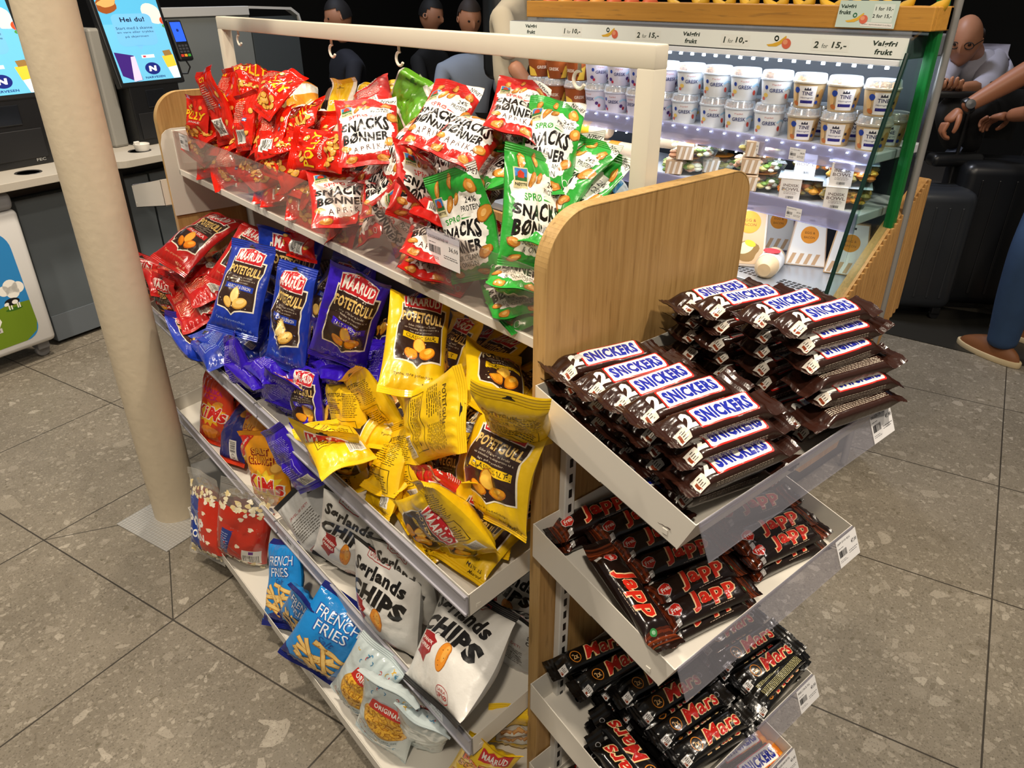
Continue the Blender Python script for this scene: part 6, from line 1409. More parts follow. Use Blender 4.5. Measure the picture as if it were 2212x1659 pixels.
o = tempty('receipt_cup', 1.425, 1.905, 0.769); MB().lathe([(0.0, 0.0), (0.030, 0.0), (0.036, 0.03), (0.034, 0.032), (0.028, 0.006), (0.0, 0.005)], 24).build('cup', mat('cup_white', 'E6E2DA', rough=0.4), o, smooth=True); MB().box((-0.036, -0.006, 0.028), (-0.010, 0.006, 0.044), 0.003).build('handle', mat('cup_white', 'E6E2DA', rough=0.4), o); tag(o, 'small white cup on the right worktop', 'cup')
SCR = lambda c: mat('screen_glow', c, rough=0.2, emit=0.58)
def screen_art():
    a = Art(300, 520); a.rect('52A8D0', 0, 0, 300, 520, 0); a.rect('64B2D6', 0, 0, 300, 240, 1)
    P = []
    for cx, cy, q0 in ((200, 395, 0), (92, 395, 90), (92, 275, 180), (200, 275, 270)):
        for k in range(7): q = math.radians(q0+15*k); P.append((cx+28*math.cos(q), cy+28*math.sin(q)))
    a.poly('6AAEDC', P, 2).poly('6AAEDC', [(130, 250), (160, 250), (146, 224)], 2)
    a.text('1A2440', 'Hei du!', 148, 392, 26, 100, off=0.03, lv=3).text('22304E', 'Start med å skanne', 146, 346, 15, 150, lv=3).text('22304E', 'en vare eller trykke', 146, 322, 15, 150, lv=3).text('22304E', 'på skjermen', 146, 298, 15, 96, lv=3)
    a.poly('3A2270', [(30, 220), (104, 196), (110, 60), (84, 40), (34, 90)], 3).poly('C8BCD8', [(90, 190), (108, 192), (108, 60), (72, 50)], 4)
    a.rect('D8EAF4', 136, 178, 190, 196, 3).rect('B83A4A', 142, 182, 154, 192, 4); a.ell('1A2672', 166, 118, 32, 34, 0, 3, 28); a.text(WHT, 'N', 166, 118, 30, 34, off=0.06, lv=4, shear=0.1).text('1A2672', 'NARVESEN', 166, 70, 12, 84, off=0.02, lv=3)
    a.rect('E0B83A', 226, 120, 276, 186, 3, 8).rect('8A6A3A', 232, 184, 266, 214, 4, 8).rect('D8E6EE', 238, 40, 290, 120, 3, 8); a.ell('8A4A20', 60, 470, 52, 40, 30, 3, 18, 0.1).ell('C89A5A', 70, 484, 40, 22, 20, 4, 18, 0.1).ell('E8E0C8', 240, 420, 40, 60, 20, 1, 18).ell('C84A2A', 278, 380, 16, 22, 0, 3).ell('4A8A3A', 284, 350, 18, 12, 0, 3)
    for k in range(2, len(a.items)):
        V, T, c, lv = a.items[k]; V = V.copy(); V[:, 0] = np.clip(150+(V[:, 0]-150)*1.2, 1, 299); V[:, 1] = np.clip(50+(V[:, 1]-118)*0.76, 1, 519); a.items[k] = (V, T, c, lv)
    return a
SA = screen_art()
def kiosk(a, b_, label, term=True):
    t = tempty('self_checkout', a, b_, 0.767)
    MB().box((-0.135, -0.02, 0.0), (0.135, 0.14, 0.275), 0.006).build('scanner_body', BK, t); q = MB(); q.box((-0.055, -0.025, 0.17), (0.045, -0.019, 0.25), 0.003); q.build('scanner_window', mat('scan_glass', '1A1C20', rough=0.1), t)
    fa = Art(60, 20); fa.text('9A9A98', 'FEC', 30, 10, 12, 40, off=0.02); fa.flat('maker_mark', frame((0.05, -0.0206, 0.012), (1, 0, 0), (0, 0, 1)), paper, t)
    MB().box((-0.115, -0.024, 0.03), (0.115, -0.019, 0.15), 0.003).build('printer_flap', mat('flap', '17181B', rough=0.5), t); MB().box((-0.225, 0.05, 0.0), (-0.15, 0.20, 0.52), 0.012).build('side_column', KG, t); MB().box((-0.11, 0.10, 0.0), (0.20, 0.22, 0.50), 0.01).build('rear_stand', KG, t)
    sm = Matrix.Translation((0, -0.02, 0.285)) @ Matrix.Rotation(math.radians(-13), 4, 'X')
    s_ = MB().box((-0.175, 0, -0.018), (0.175, 0.035, 0.56), 0.006).build('screen', BK, t); s_.matrix_local = sm
    d = SA.flat('display', frame((-0.156, -0.0015, 0.004), (1, 0, 0), (0, 0, 1)), SCR, s_, step=0.0002, unit=0.00104)
    if term:
        p = Matrix.Translation((0.225, 0.0, 0.36)) @ Matrix.Rotation(math.radians(-16), 4, 'X'); m_ = MB(); m_.box((-0.040, -0.006, 0.0), (0.040, 0.02, 0.19), 0.008); m_.box((-0.075, 0.010, 0.05), (0.0, 0.02, 0.08)); e = m_.build('card_terminal', BK, t); e.matrix_local = p
        ta = Art(80, 190); ta.rect('2A5AE8', 10, 88, 70, 178, 1).ell('16286A', 40, 140, 7, 7, 0, 2); 
        ta.flat('terminal_display', frame((-0.040, -0.0065, 0), (1, 0, 0), (0, 0, 1)), SCR, e)
        kb = Art(80, 190)
        for i in range(3):
            for j in range(3): kb.rect('3A3C42', 14+i*19, 36+j*14, 28+i*19, 46+j*14, 1)
        kb.rect('C83A2A', 12, 18, 28, 30, 1).rect('D8962A', 32, 18, 48, 30, 1).rect('3A9A3A', 52, 18, 68, 30, 1); kb.flat('keypad', frame((-0.040, -0.0065, 0), (1, 0, 0), (0, 0, 1)), paper, e)
        MB().tube([(0.22, 0.01, 0.37), (0.235, 0.0, 0.33), (0.23, 0.02, 0.30), (0.14, 0.05, 0.30)], 0.004, 8).build('cable', BK, t, smooth=True)
    return tag(t, label, 'self checkout')
kiosk(0.925, 2.02, 'left self checkout with a glowing blue screen, half behind the pillar', False); kiosk(1.620, 2.02, 'right self checkout with a blue greeting screen and card terminal')
# freezer with a painted meadow
t = tempty('ice_cream_freezer', 0.42, 1.80, 0.0); fz = MB(); fz.box((-0.42, 0, 0.075), (0.335, 0.10, 0.655), 0.022, seg=3); fz.build('freezer_body', mat('freezer_white', 'DAD9D8', rough=0.35), t, smooth=True)
MB().box((-0.43, -0.012, 0.655), (0.325, 0.10, 0.728), 0.024, seg=3).build('lid', mat('freezer_grey', '8C8C90', rough=0.4), t, smooth=True)
fa = Art(700, 560); R_ = []
for cx, cy, q0, rr_ in ((560, 420, 0, 90), (60, 500, 90, 20), (60, 40, 180, 20), (600, 90, 270, 60)):
    for k in range(9): q = math.radians(q0+90*k/8); R_.append((cx+rr_*math.cos(q), cy+rr_*math.sin(q)))
fa.poly('2E86C8', R_, 1)
fa.poly('6E8A1E', [(40, 20), (600, 30), (648, 60), (660, 100), (656, 196), (560, 200), (470, 176), (300, 150), (40, 160)], 2)
for cx, cy, s_ in ((470, 340, 1.0), (600, 260, 1.1), (300, 420, 1.2)):
    for dx, dy, r_ in ((-26, 0, 20), (0, 12, 26), (26, 2, 22), (4, -12, 24)): fa.ell(WHT, cx+dx*s_, cy+dy*s_, r_*s_, r_*s_, 0, 3, 18)
fa.poly(WHT, [(300, 20), (330, 150), (300, 260), (420, 240), (480, 200), (520, 170), (528, 140), (500, 100), (480, 60), (470, 20)], 4).poly(BLK, [(300, 200), (330, 260), (400, 240), (450, 210), (470, 150), (440, 110), (400, 140), (350, 130), (310, 150)], 5).poly(BLK, [(480, 200), (505, 180), (500, 130), (490, 100), (478, 150)], 5)
fa.ell('3A6A1A', 590, 178, 34, 7, 0, 4).ell(BLK, 590, 210, 30, 15, 0, 5).ell(WHT, 600, 206, 12, 9, 0, 6).ell(WHT, 566, 204, 10, 7, 20, 6)
for x in (570, 580, 604, 612): fa.rect(WHT, x, 178, x+5, 200, 5)
fa.rect('D0CCC8', 470, 96, 520, 116, 6); fa.bars('5A4A48', 474, 100, 514, 112, 12, 3, 7)
fa.flat('meadow_picture', frame((-0.385, -0.0006, 0.085), (1, 0, 0), (0, 0, 1)), paper, t, step=0.00015)
w = MB(); w.lathe([(0.0, -0.010), (0.028, -0.010), (0.030, -0.006), (0.030, 0.006), (0.028, 0.010), (0.0, 0.010)], 20); wh = w.build('caster', mat('caster_grey', '7A7A7C', rough=0.5), t, smooth=True); wh.matrix_local = Matrix.Translation((0.285, 0.06, 0.030)) @ Matrix.Rotation(math.pi/2, 4, 'X')
MB().box((0.26, 0.03, 0.04), (0.31, 0.09, 0.078), 0.004).build('caster_fork', mat('caster_grey', '7A7A7C', rough=0.5), t)
tag(t, 'white freezer with a painted meadow and sky at the left edge', 'freezer')
# grey partition behind the checkouts
t = tempty('steel_partition', 2.05, 2.62); b = MB(); b.box((0, 0, 0.3), (0.74, 0.03, 1.302), 0.002); b.build('left_sheet', mat('partition_grey', '7C807E', rough=0.45), t); MB().box((0.75, 0, 0.3), (1.14, 0.03, 1.290), 0.002).build('right_sheet', mat('partition_dark', '454B4E', rough=0.5), t); MB().box((-0.03, -0.01, 1.302), (0.74, 0.04, 1.352), 0.003).build('top_rail', mat('rail_white', 'C8C6C0', rough=0.4), t)
b = MB(); b.prism([(0.74, 1.352), (0.74, 1.338), (1.08, 1.325), (1.14, 1.29), (1.17, 1.20), (1.185, 1.20), (1.155, 1.30), (1.09, 1.340)], -0.01, 0.04, 'y'); b.build('curved_rail', mat('rail_white', 'C8C6C0', rough=0.4), t)
tag(t, 'grey partition with a pale top rail behind the right self checkout', 'partition')
t = tempty('coffee_machine', 3.0, 2.95, 0.62); b = MB(); b.box((-0.10, 0, 0.0), (0.16, 0.25, 0.16), 0.01); b.build('machine_base', BK, t)
for x in (-0.05, 0.08): MB().lathe([(0.0, 0.16), (0.05, 0.16), (0.055, 0.40), (0.05, 0.46), (0.0, 0.47)], 18, (x, 0.1, 0)).build('canister', mat('canister', '1A1C20', rough=0.2), t, smooth=True)
MB().box((-0.16, -0.05, -0.03), (0.40, 0.35, 0.0), 0.004).build('ledge', WT, t); MB().box((-0.1, 0.02, -0.62), (0.36, 0.3, -0.03)).build('stand', CB, t)
tag(t, 'dark drinks machine on a pale ledge behind the red bags', 'drinks machine')

# ------------------------------------------------------------------ people and luggage beyond the shop
def skin_mesh(name, chains, m, parent=None, lev=2):
    """chains: lists of (point, radius); equal points are joined into one skeleton"""
    V = []; R = []; E = []; idx = {}
    for ch in chains:
        pv = None
        for p, r in ch:
            k = tuple(round(c, 4) for c in p)
            if k not in idx: idx[k] = len(V); V.append(p); R.append(r)
            if pv is not None and pv != idx[k]: E.append((pv, idx[k]))
            pv = idx[k]
    me = bpy.data.meshes.new(name); me.from_pydata(V, E, []); o = bpy.data.objects.new(name, me); COL.objects.link(o)
    sm = o.modifiers.new('skin', 'SKIN'); sm.use_smooth_shade = True; sm.branch_smoothing = 0.4
    for i, r in enumerate(R):
        rr_ = r if isinstance(r, tuple) else (r, r); me.skin_vertices[0].data[i].radius = rr_; me.skin_vertices[0].data[i].use_root = (i == 0)
    s = o.modifiers.new('sub', 'SUBSURF'); s.levels = lev; s.render_levels = lev
    me.materials.append(m)
    if parent is not None: o.parent = parent
    return o
SKIN = mat('skin', 'B07A5C', rough=0.5, noise=0.08, bscale=20); SKIN2 = mat('skin_tan', 'A0684A', rough=0.5)
def L(p, q, t): return tuple(p[i]+(q[i]-p[i])*t for i in range(3))
def hand(base, dirv, palm_n, m, parent, s=1.0, curl=0.5, name='hand', side=1):
    """a palm and five bent fingers; dirv points to the fingertips, palm_n out of the palm"""
    d = Vector(dirv).normalized(); n = Vector(palm_n); n = (n-d*n.dot(d)).normalized(); w = d.cross(n)*side; b = Vector(base)
    P = lambda x, y, z: tuple(b+w*x*s+d*y*s+n*z*s)
    ch = [[(tuple(b), 0.026*s), (P(0, 0.035, 0), (0.036*s, 0.017*s)), (P(0, 0.075, 0), (0.038*s, 0.015*s))]]
    o = skin_mesh(name, ch, m, parent)
    for i, (x, l) in enumerate(((-0.030, 0.068), (-0.010, 0.078), (0.010, 0.074), (0.029, 0.058))):
        a = curl*(0.9+0.08*i); pts = [(P(x, 0.070, 0), 0.0095*s)]; y, z, q = 0.085, 0.0, 0.0
        for k in range(3):
            q += a; y += l*(0.42, 0.32, 0.26)[k]*math.cos(q); z += l*(0.42, 0.32, 0.26)[k]*math.sin(q); pts.append((P(x, y, z), (0.009-0.001*k)*s))
        f = skin_mesh('finger', [pts], m, o, 1)
    th = [(P(-0.028, 0.022, 0.004), 0.012*s), (P(-0.050, 0.045, 0.016), 0.0115*s), (P(-0.052, 0.070, 0.034), 0.010*s), (P(-0.044, 0.088, 0.044), 0.008*s)]
    skin_mesh('thumb', [th], m, o, 1)
    return o
def head(c, fwd, m, parent, hair=None, s=1.0, bald=False, glasses=False):
    f = Vector(fwd).normalized(); u = Vector((0, 0, 1)); u = (u-f*u.dot(f)).normalized() if abs(f.z) < 0.9 else Vector((0, 1, 0)); r_ = f.cross(u); c = Vector(c)
    bm = bmesh.new(); bmesh.ops.create_uvsphere(bm, u_segments=24, v_segments=18, radius=1)
    for v in bm.verts:
        x, y, z = v.co       # x right, y forward, z up
        jaw = 1-0.30*max(0, -z)**1.5; X = 0.076*x*jaw; Y = 0.096*y*(1-0.10*max(0, -z)); Z = 0.118*z
        if y > 0:
            nose = math.exp(-((x/0.16)**2+((z+0.12)/0.20)**2))*0.022; eye = (math.exp(-(((x-0.38)/0.16)**2+((z-0.06)/0.10)**2))+math.exp(-(((x+0.38)/0.16)**2+((z-0.06)/0.10)**2)))*-0.010; mouth = math.exp(-((x/0.26)**2+((z+0.50)/0.06)**2))*-0.005+math.exp(-((x/0.25)**2+((z+0.42)/0.07)**2))*0.005; brow = math.exp(-((abs(x)-0.35)/0.2)**2-((z-0.20)/0.07)**2)*0.005; chin = math.exp(-((x/0.3)**2+((z+0.85)/0.2)**2))*0.012; Y += nose+eye+mouth+brow+chin
        v.co = c+(r_*X+f*Y+u*Z)*s
    o = MB().bm(bm).build('head', m, parent, smooth=True); me = o.data
    me.polygons.foreach_set('use_smooth', np.ones(len(me.polygons), dtype=bool))
    for sg in (-1, 1):
        e = MB().lathe([(0.0, -0.006), (0.016, -0.004), (0.022, 0.004), (0.016, 0.008), (0.0, 0.004)], 14).build('ear', m, o, smooth=True); e.matrix_world = Matrix.Translation(c+(r_*0.075*sg-f*0.008-u*0.005)*s) @ frame((0, 0, 0), f, u) 
        ey = MB().lathe([(0.0, -0.010), (0.008, -0.006), (0.010, 0), (0.008, 0.006), (0.0, 0.010)], 12).build('eye', mat('eye', '2A2320', rough=0.2), o, smooth=True); ey.matrix_world = Matrix.Translation(c+(r_*0.030*sg+f*0.080+u*0.008)*s)
    if hair:
        bm = bmesh.new(); bmesh.ops.create_uvsphere(bm, u_segments=24, v_segments=18, radius=1); kill = []
        for v in bm.verts:
            x, y, z = v.co
            lim = (0.35 if y > 0.25 else (-0.25 if not bald else -0.15)) if not bald else (9 if y > 0.0 else -0.2)
            top = bald and z > 0.45
            if z < lim or top: kill.append(v)
            v.co = c+(r_*0.083*x+f*(0.100*y-0.002)+u*(0.124*z+0.003))*s
        bmesh.ops.delete(bm, geom=kill, context='VERTS'); MB().bm(bm).build('hair', mat('hair', hair, rough=0.7), parent, smooth=True)
    if glasses:
        for sg in (-1, 1):
            p = [tuple(c+(r_*(0.032*sg+0.020*math.cos(q))+f*0.094+u*(0.006+0.016*math.sin(q)))*s) for q in np.linspace(0, 6.28, 15)]; g = MB().tube(p, 0.0022, 6).build('glasses', DARK, parent, smooth=True); q_ = MB().tube([tuple(c+(r_*0.052*sg+f*0.092+u*0.008)*s), tuple(c+(r_*0.080*sg-f*0.0+u*0.008)*s)], 0.002, 6).build('glasses_arm', DARK, parent)
    return o
# --- seated man in the white shirt
man = empty('person', (0, 0, 0)); SH = mat('white_shirt', 'A9A7B4', rough=0.8, noise=0.06, bscale=9); TR = mat('dark_trousers', '121214', rough=0.8)
hip = (4.764, 1.591, 0.873); ch = (4.553, 1.614, 1.057); nk = (4.528, 1.663, 1.139); hd = (4.303, 1.641, 1.218); sl = (4.424, 1.719, 1.093); sr = (4.747, 1.633, 1.126); el = (4.100, 1.627, 1.037); er = (4.306, 1.496, 1.012); hl = (3.929, 1.534, 1.036); hr = (3.970, 1.496, 1.032); kl = (3.870, 1.467, 0.954); kr = (3.936, 1.406, 0.946); fl_ = (3.974, 1.431, 0.751); fr_ = (4.085, 1.397, 0.730)
skin_mesh('body', [[(nk, 0.060), (L(nk, hd, 0.5), 0.056), (L(nk, hd, 0.8), 0.05)], [(L(er, hr, 0.4), 0.038), (hr, 0.028)], [(L(el, hl, 0.5), 0.034), (hl, 0.028)]][:1], SKIN, man)
skin_mesh('forearm', [[(L(er, hr, 0.25), 0.042), (L(er, hr, 0.7), 0.034), (hr, 0.026)]], SKIN, man, 1); skin_mesh('forearm', [[(L(el, hl, 0.25), 0.040), (hl, 0.027)]], SKIN, man, 1)
skin_mesh('shirt', [[(hip, (0.17, 0.15)), (L(hip, ch, 0.5), (0.17, 0.15)), (ch, (0.165, 0.14)), (L(ch, nk, 0.55), (0.115, 0.10)), (L(ch, nk, 0.9), 0.062)], [(L(ch, nk, 0.55), (0.115, 0.10)), (sl, 0.064), (L(sl, el, 0.5), 0.060), (el, 0.056), (L(el, hl, 0.3), 0.052)], [(L(ch, nk, 0.55), (0.115, 0.10)), (sr, 0.082), (L(sr, er, 0.5), 0.074), (er, 0.062), (L(er, hr, 0.28), 0.054)]], SH, man)
skin_mesh('trousers', [[(hip, 0.15), (L(hip, kl, 0.5), 0.10), (kl, 0.075), (L(kl, fl_, 0.5), 0.062), (L(kl, fl_, 0.9), 0.055)], [(hip, 0.15), (L(hip, kr, 0.5), 0.10), (kr, 0.075), (L(kr, fr_, 0.5), 0.062), (L(kr, fr_, 0.9), 0.055)]], TR, man)
skin_mesh('sock', [[(L(kl, fl_, 0.86), 0.045), (fl_, 0.042)]], mat('sock', '8A9AC0', rough=0.9), man, 1)
fw = (Vector(hl)-Vector(hd)); fw = Vector((fw.x, fw.y, fw.z*0.55)); head(hd, fw, SKIN, man, hair='6A6664', bald=True, glasses=True)
for p_, q_, sg in ((hl, el, 1), (hr, er, -1)): hand(p_, Vector(p_)-Vector(q_)+Vector((-0.1, -0.1, 0)), (0, 0, 1), SKIN, man, 1.0, 0.55, side=sg)
a_ = (3.859, 1.518, 1.058)
ph = MB().box((-0.037, -0.005, -0.07), (0.037, 0.005, 0.07), 0.004).build('mobile_phone', BK); ph.matrix_world = Matrix.Translation((a_[0], a_[1], a_[2]+0.01)) @ Matrix.Rotation(0.9, 4, 'Z') @ Matrix.Rotation(-0.9, 4, 'X'); tag(ph, 'dark mobile phone in the hands of the seated man', 'phone')
bz = MB().tube([tuple(Vector(L(er, hr, 0.86))+Vector((0.032*math.cos(q), 0.012*math.sin(q), 0.034*math.sin(q)))) for q in np.linspace(0, 6.28, 14)], 0.004, 6).build('wristwatch', mat('gold', 'B8924A', rough=0.3, metal=0.8), man, smooth=True)
f2 = (3.906, 1.402, 0.734); MB().box((-0.045, -0.13, -0.03), (0.045, 0.12, 0.03), 0.025, seg=3).build('shoe', BK, man, smooth=True).matrix_world = Matrix.Translation(f2) @ Matrix.Rotation(0.9, 4, 'Z')
tag(man, 'seated bald man in a white shirt bent over his phone', 'person')
bn = MB(); hb = Vector(hip); st_ = empty('waiting_bench', (hb.x+0.15, hb.y+0.15, 0)); MB().box((-0.25, -0.9, 0.36), (0.35, 0.9, 0.46), 0.03).build('seat', mat('bench', '2A2622', rough=0.7), st_); MB().box((-0.2, -0.8, 0), (0.3, 0.8, 0.36), 0.01).build('bench_base', BK, st_); tag(st_, 'dark waiting bench under the seated man', 'bench')
# --- man in jeans at the right edge
jm = empty('person', (0, 0, 0)); JE = mat('blue_jeans', '2A4468', rough=0.85, noise=0.25, bscale=14)
gz = lambda p, z: (p[0], p[1], z)
an1 = (3.535, 0.875, 0.000); an2 = (3.846, 0.850, 0.000)
k1 = (an1[0]-0.05, an1[1]+0.0, 0.50); k2 = (an2[0]-0.05, an2[1], 0.50); hp = ((an1[0]+an2[0])/2+0.05, (an1[1]+an2[1])/2-0.03, 0.93); h1 = (hp[0]-0.07, hp[1]+0.03, 0.80); h2 = (hp[0]+0.07, hp[1]-0.03, 0.80)
skin_mesh('jeans', [[(gz(hp, 1.02), 0.13), (hp, 0.135), (h1, 0.10), (L(h1, k1, 0.5), 0.098), (k1, 0.078), (L(k1, gz(an1, 0.08), 0.5), 0.076), (gz(an1, 0.10), 0.064), (gz(an1, 0.055), 0.062)], [(hp, 0.135), (h2, 0.10), (L(h2, k2, 0.5), 0.098), (k2, 0.078), (L(k2, gz(an2, 0.08), 0.5), 0.076), (gz(an2, 0.10), 0.064), (gz(an2, 0.055), 0.062)]], JE, jm)
def shoe(p, dr, lab):
    d = Vector((dr[0], dr[1], 0)).normalized(); M_ = Matrix(((-d.y, d.x, 0, p[0]), (d.x, d.y, 0, p[1]), (0, 0, 1, 0), (0, 0, 0, 1)))
    bm = bmesh.new(); bmesh.ops.create_uvsphere(bm, u_segments=20, v_segments=14, radius=1)
    for v in bm.verts:
        x, y, z = v.co; hgt = 0.055 if y < 0.1 else 0.055-0.022*(y-0.1)/0.9; v.co = (0.047*x*(1+0.08*y), 0.145*y+0.045, 0.022+max(0, z)*hgt*1.25-(0.0 if z > 0 else 0.0))
    s_ = MB().bm(bm).build('shoe', mat('brown_leather', '7A4A26', rough=0.6), jm, smooth=True); s_.matrix_world = M_
    P = [(0.052*math.cos(q)*(1+0.06*math.sin(q)), 0.155*math.sin(q)+0.045) for q in np.linspace(0, 2*math.pi, 26)[:-1]]; so = MB().prism(P, 0.0, 0.026, 'z', bev=0.004).build('shoe_sole', mat('sole_cream', 'C8B48E', rough=0.7), s_, smooth=True); so.matrix_parent_inverse = Matrix.Identity(4)
    lc = MB()
    for i in range(4): lc.tube([(-0.018, 0.035+0.022*i, 0.083-0.007*i), (0.0, 0.04+0.022*i, 0.090-0.007*i), (0.018, 0.035+0.022*i, 0.083-0.007*i)], 0.003, 6)
    lc.build('laces', mat('laces', '2A1E14', rough=0.8), s_)
t1 = (3.597, 1.060, 0.000)
shoe(an1, (t1[0]-an1[0], t1[1]-an1[1]), ''); shoe(an2, (t1[0]-an1[0], t1[1]-an1[1]), '')
ea = (3.829, 1.125, 1.180); wa = (3.618, 1.320, 0.991); w2 = (3.900, 1.230, 0.948); e2 = (3.801, 1.014, 1.006); shp = (hp[0]-0.05, hp[1]-0.12, 1.42)
skin_mesh('body', [[((hp[0], hp[1], 1.50), 0.06), ((hp[0], hp[1], 1.62), 0.06)]], SKIN2, jm, 1)
skin_mesh('forearm', [[(ea, 0.050), (L(ea, wa, 0.35), 0.047), (L(ea, wa, 0.75), 0.036), (wa, 0.029)]], SKIN2, jm); skin_mesh('forearm', [[(e2, 0.045), (w2, 0.030)]], SKIN2, jm)
skin_mesh('shirt', [[(hp, (0.17, 0.13)), ((hp[0], hp[1], 1.2), (0.18, 0.13)), ((hp[0], hp[1], 1.44), (0.17, 0.11))], [((hp[0], hp[1], 1.44), (0.17, 0.11)), (shp, 0.085), (L(shp, ea, 0.6), 0.072)]], mat('dark_shirt', '1A1C20', rough=0.8), jm)
head((hp[0]-0.02, hp[1]+0.02, 1.72), (-0.8, 0.5, -0.2), SKIN2, jm, hair='2A1E16')
hand(wa, Vector(wa)-Vector(ea)+Vector((0, 0, -0.1)), (-0.1, -0.1, -1), SKIN2, jm, 1.05, 0.75, side=-1); hand(w2, Vector(w2)-Vector(e2), (-0.2, 0.1, -1), SKIN2, jm, 1.0, 0.6)
wd = (Vector(wa)-Vector(ea)).normalized(); wc = Vector(L(ea, wa, 0.93)); fwm = frame(wc, wd.cross(Vector((0, 0, 1))), wd.cross(wd.cross(Vector((0, 0, 1))))); ww = MB().lathe([(0.0335, -0.011), (0.036, 0), (0.0335, 0.011)], 24).build('watch_strap', BK, jm, smooth=True); ww.matrix_world = fwm; wf = MB().lathe([(0.0, 0.0), (0.019, 0.0), (0.021, 0.003), (0.019, 0.008), (0.0, 0.009)], 24).build('watch_face', mat('watch_steel', '6A6A6C', rough=0.25, metal=0.8), jm, smooth=True)
tc_ = (Vector((0, 0, 1.44))-wc).normalized(); tc_ = (tc_-wd*tc_.dot(wd)).normalized(); wf.matrix_world = frame(wc+tc_*0.034, wd, tc_.cross(wd))
tag(jm, 'man in blue jeans and brown shoes holding suitcase handles at the right edge', 'person')
# --- suitcases
def suitcase(p, rz, w, d, h, col, hz, label):
    t = empty('suitcase', (p[0], p[1], 0), rz); m = mat('case_shell', col, rough=0.35, spec=0.5); MB().box((-w/2, -d/2, 0.055), (w/2, d/2, h), 0.05, seg=4).build('shell', m, t, smooth=True)
    b = MB()
    for i in range(5): x = -w*0.32+i*w*0.16; b.box((x-0.006, -d/2-0.004, 0.12), (x+0.006, d/2+0.004, h-0.07), 0.004)
    b.build('ribs', m, t); MB().box((-w/2-0.002, -0.004, 0.06), (w/2+0.002, 0.004, h+0.001), 0.002).build('zip', BK, t)
    for sx_ in (-1, 1):
        for sy in (-1, 1):
            wv = MB().lathe([(0.0, -0.010), (0.022, -0.010), (0.025, 0), (0.022, 0.010), (0.0, 0.010)], 16).build('wheel', BK, t, smooth=True); wv.matrix_local = Matrix.Translation((sx_*(w/2-0.05), sy*(d/2-0.045), 0.025)) @ Matrix.Rotation(math.pi/2, 4, 'X')
            wh_ = MB().box((-0.02, -0.02, 0.03), (0.02, 0.02, 0.065), 0.005).build('wheel_mount', BK, t); wh_.matrix_local = Matrix.Translation((sx_*(w/2-0.05), sy*(d/2-0.045), 0))
    b = MB()
    for sx_ in (-1, 1): MB().tube([(sx_*0.10, d/2-0.03, h-0.01), (sx_*0.10, d/2-0.03, hz)], 0.008, 8).build('pull_rod', BK, t)
    MB().box((-0.13, d/2-0.05, hz-0.015), (0.13, d/2-0.01, hz+0.015), 0.010).build('pull_handle', BK, t, smooth=True)
    return tag(t, label, 'suitcase')
s1 = (3.662, 1.348, 0.000); s2 = (3.961, 1.173, 0.000)
suitcase((s1[0]+0.10, s1[1]+0.06), math.radians(-50), 0.36, 0.24, 0.63, '2A2D32', 1.02, 'dark grey ribbed suitcase on wheels beside the fridge end'); suitcase((s2[0]+0.12, s2[1]+0.05), math.radians(-50), 0.46, 0.30, 0.74, '131519', 1.05, 'large black suitcase between the grey one and the man in jeans')
# --- woman with a rucksack behind the fridge, and people sitting further away
def torso(p, top, name, label, sh, hairc=None, faced=(-1, -0.6, 0), head_z=None, s=1.0, dark=TR, seat=True):
    t = empty('person', (0, 0, 0)); base = Vector(p); up_ = Vector((0, 0, 1)); H = top-base.z
    f = Vector((faced[0], faced[1], 0)).normalized(); r_ = f.cross(up_)
    P = lambda x, y, z: tuple(base+r_*x*s+f*y*s+up_*z*s)
    neck = P(0, 0, 0.54); skin_mesh('body', [[(neck, 0.055), (P(0, 0.01, 0.60), 0.055)]], SKIN, t, 1)
    skin_mesh('shirt', [[(P(0, 0, 0), (0.16, 0.12)), (P(0, 0, 0.25), (0.165, 0.12)), (P(0, 0, 0.44), (0.15, 0.10)), (P(0, 0, 0.52), 0.07)], [(P(0, 0, 0.44), (0.15, 0.10)), (P(-0.19, 0, 0.42), 0.068), (P(-0.23, 0.05, 0.22), 0.056)], [(P(0, 0, 0.44), (0.15, 0.10)), (P(0.19, 0, 0.42), 0.068), (P(0.23, 0.05, 0.22), 0.056)]], sh, t)
    for sg in (-1, 1):
        skin_mesh('forearm', [[(P(0.23*sg, 0.05, 0.22), 0.044), (P(0.21*sg, 0.16, 0.08), 0.036), (P(0.14*sg, 0.28, 0.06), 0.027)]], SKIN, t, 1); hand(P(0.14*sg, 0.28, 0.06), f-r_*0.4*sg, (0, 0, -1), SKIN, t, 1.0, 0.4, side=sg)
    if seat:
        for sg in (-1, 1): skin_mesh('trouser_leg', [[(P(0.08*sg, 0, 0.0), 0.10), (P(0.11*sg, 0.40, 0.02), 0.075), (P(0.11*sg, 0.42, -0.36), 0.055)]], dark, t, 1)
    else: skin_mesh('trousers', [[(P(0, 0, 0.02), 0.15), (P(-0.08, 0, -0.1), 0.10), (P(-0.09, 0.02, -0.50), 0.07), (tuple(Vector(P(-0.09, 0, 0)).xy)+(0.06,), 0.055)], [(P(0, 0, 0.02), 0.15), (P(0.08, 0, -0.1), 0.10), (P(0.09, 0.02, -0.50), 0.07), (tuple(Vector(P(0.09, 0, 0)).xy)+(0.06,), 0.055)]], dark, t, 1)
    head(P(0, 0.03, 0.72), f+Vector((0, 0, -0.25)), SKIN, t, hair=hairc)
    return tag(t, label, 'person')
wq = (2.635, 3.086, 1.084)
w_ = torso((wq[0], wq[1], 0.92), 1.5, 'person', 'person in a cream shirt with a black rucksack strap behind the fridge', mat('cream_shirt', 'C8BCA4', rough=0.85), '3A2A1E', (0.5, -0.9, 0), seat=False)
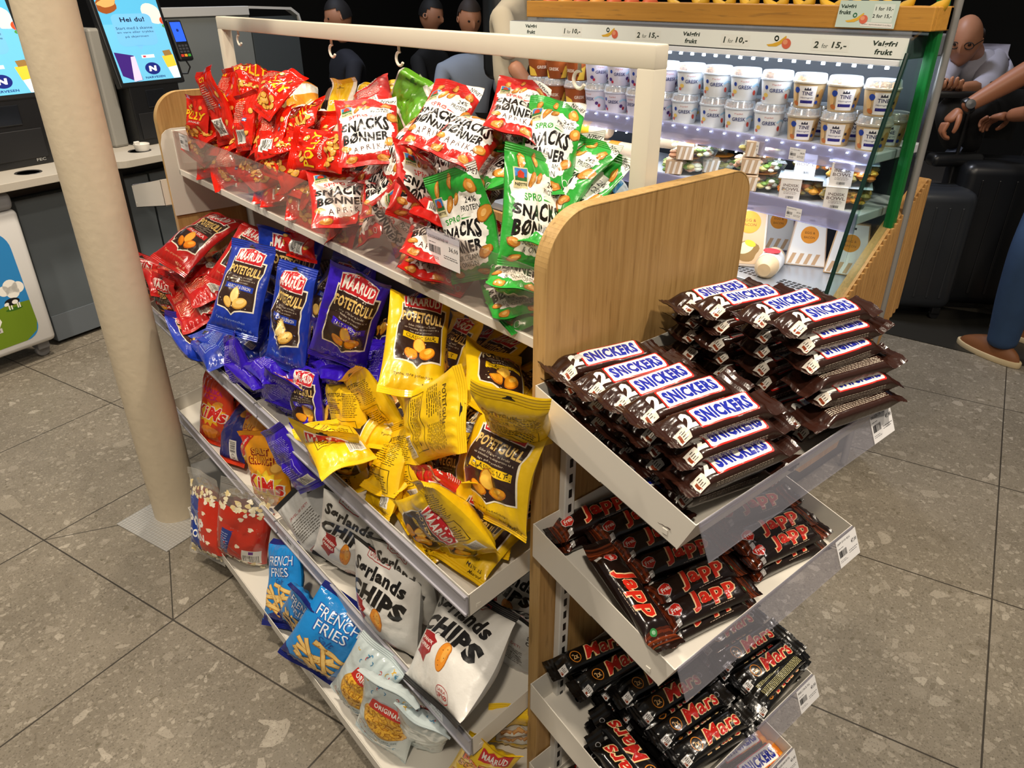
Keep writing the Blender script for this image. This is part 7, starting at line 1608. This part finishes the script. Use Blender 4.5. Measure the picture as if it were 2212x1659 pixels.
rk = empty('rucksack', (wq[0]+0.07, wq[1]+0.16, 1.02)); MB().box((-0.13, -0.08, 0), (0.13, 0.08, 0.44), 0.06, seg=3).build('pack', BK, rk, smooth=True); MB().tube([(-0.10, -0.06, 0.42), (-0.10, -0.20, 0.47), (-0.06, -0.31, 0.36), (-0.05, -0.33, 0.16), (-0.08, -0.22, 0.02)], 0.022, 10).build('strap', BK, rk, smooth=True); tag(rk, 'black rucksack worn by the person in the cream shirt', 'rucksack')
for pt, lab, c_, hc, fc in (((3.334, 4.415, 1.181), 'person in a pale grey shirt sitting in the dark, left of the fridge', '8A94A4', '2A1E16', (-0.3, -0.9, 0)), ((3.611, 5.296, 1.186), 'dark-haired person in black sitting beside the pale grey shirt', '121316', '0C0A0A', (0.4, -0.8, 0)), ((2.917, 5.369, 1.196), 'person with dark hair turned away behind the header frame', '1A1C26', '141010', (-0.9, 0.2, 0))):
    torso((pt[0], pt[1], 0.55), 1.3, 'person', lab, mat('cloth', c_, rough=0.85), hc, fc, seat=True)
    bb = empty('seat_block', (pt[0], pt[1], 0)); MB().box((-0.3, -0.3, 0), (0.3, 0.3, 0.40), 0.03).build('seat', mat('bench', '2A2622', rough=0.7), bb); MB().box((-0.28, -0.28, 0), (0.28, 0.28, 0.05), 0.01).build('foot', BK, bb); tag(bb, 'dark seat under the '+lab.split(' sitting')[0].split(' turned')[0], 'seat')
p1 = (2.645, 4.817, 0.925)
sb = empty('slatted_bench', (p1[0], p1[1], 0)); sb.rotation_euler = (0, 0, TA); b = MB()
for i in range(26): b.box((-0.62+i*0.05, 0, 0.30), (-0.59+i*0.05, 0.03, 0.80), 0.004)
b.build('back_slats', mat('dark_wood', '3A2A1E', rough=0.6), sb); MB().box((-0.64, -0.02, 0.0), (0.70, 0.05, 0.32), 0.004).build('rail', mat('dark_wood', '2A2018', rough=0.6), sb); tag(sb, 'dark slatted wooden bench back seen above the red bags', 'bench')
# dim hall light on the people outside
lamp('hall_light', (3.2, 2.4, 3.2), 16, 0.5, (0.85, 0.88, 1.0), target=(3.9, 1.6, 0.8), spread=110)
lamp('hall_light', (2.2, 4.6, 3.2), 16, 0.5, (0.7, 0.8, 1.0), target=(2.6, 5.0, 0.8), spread=120)
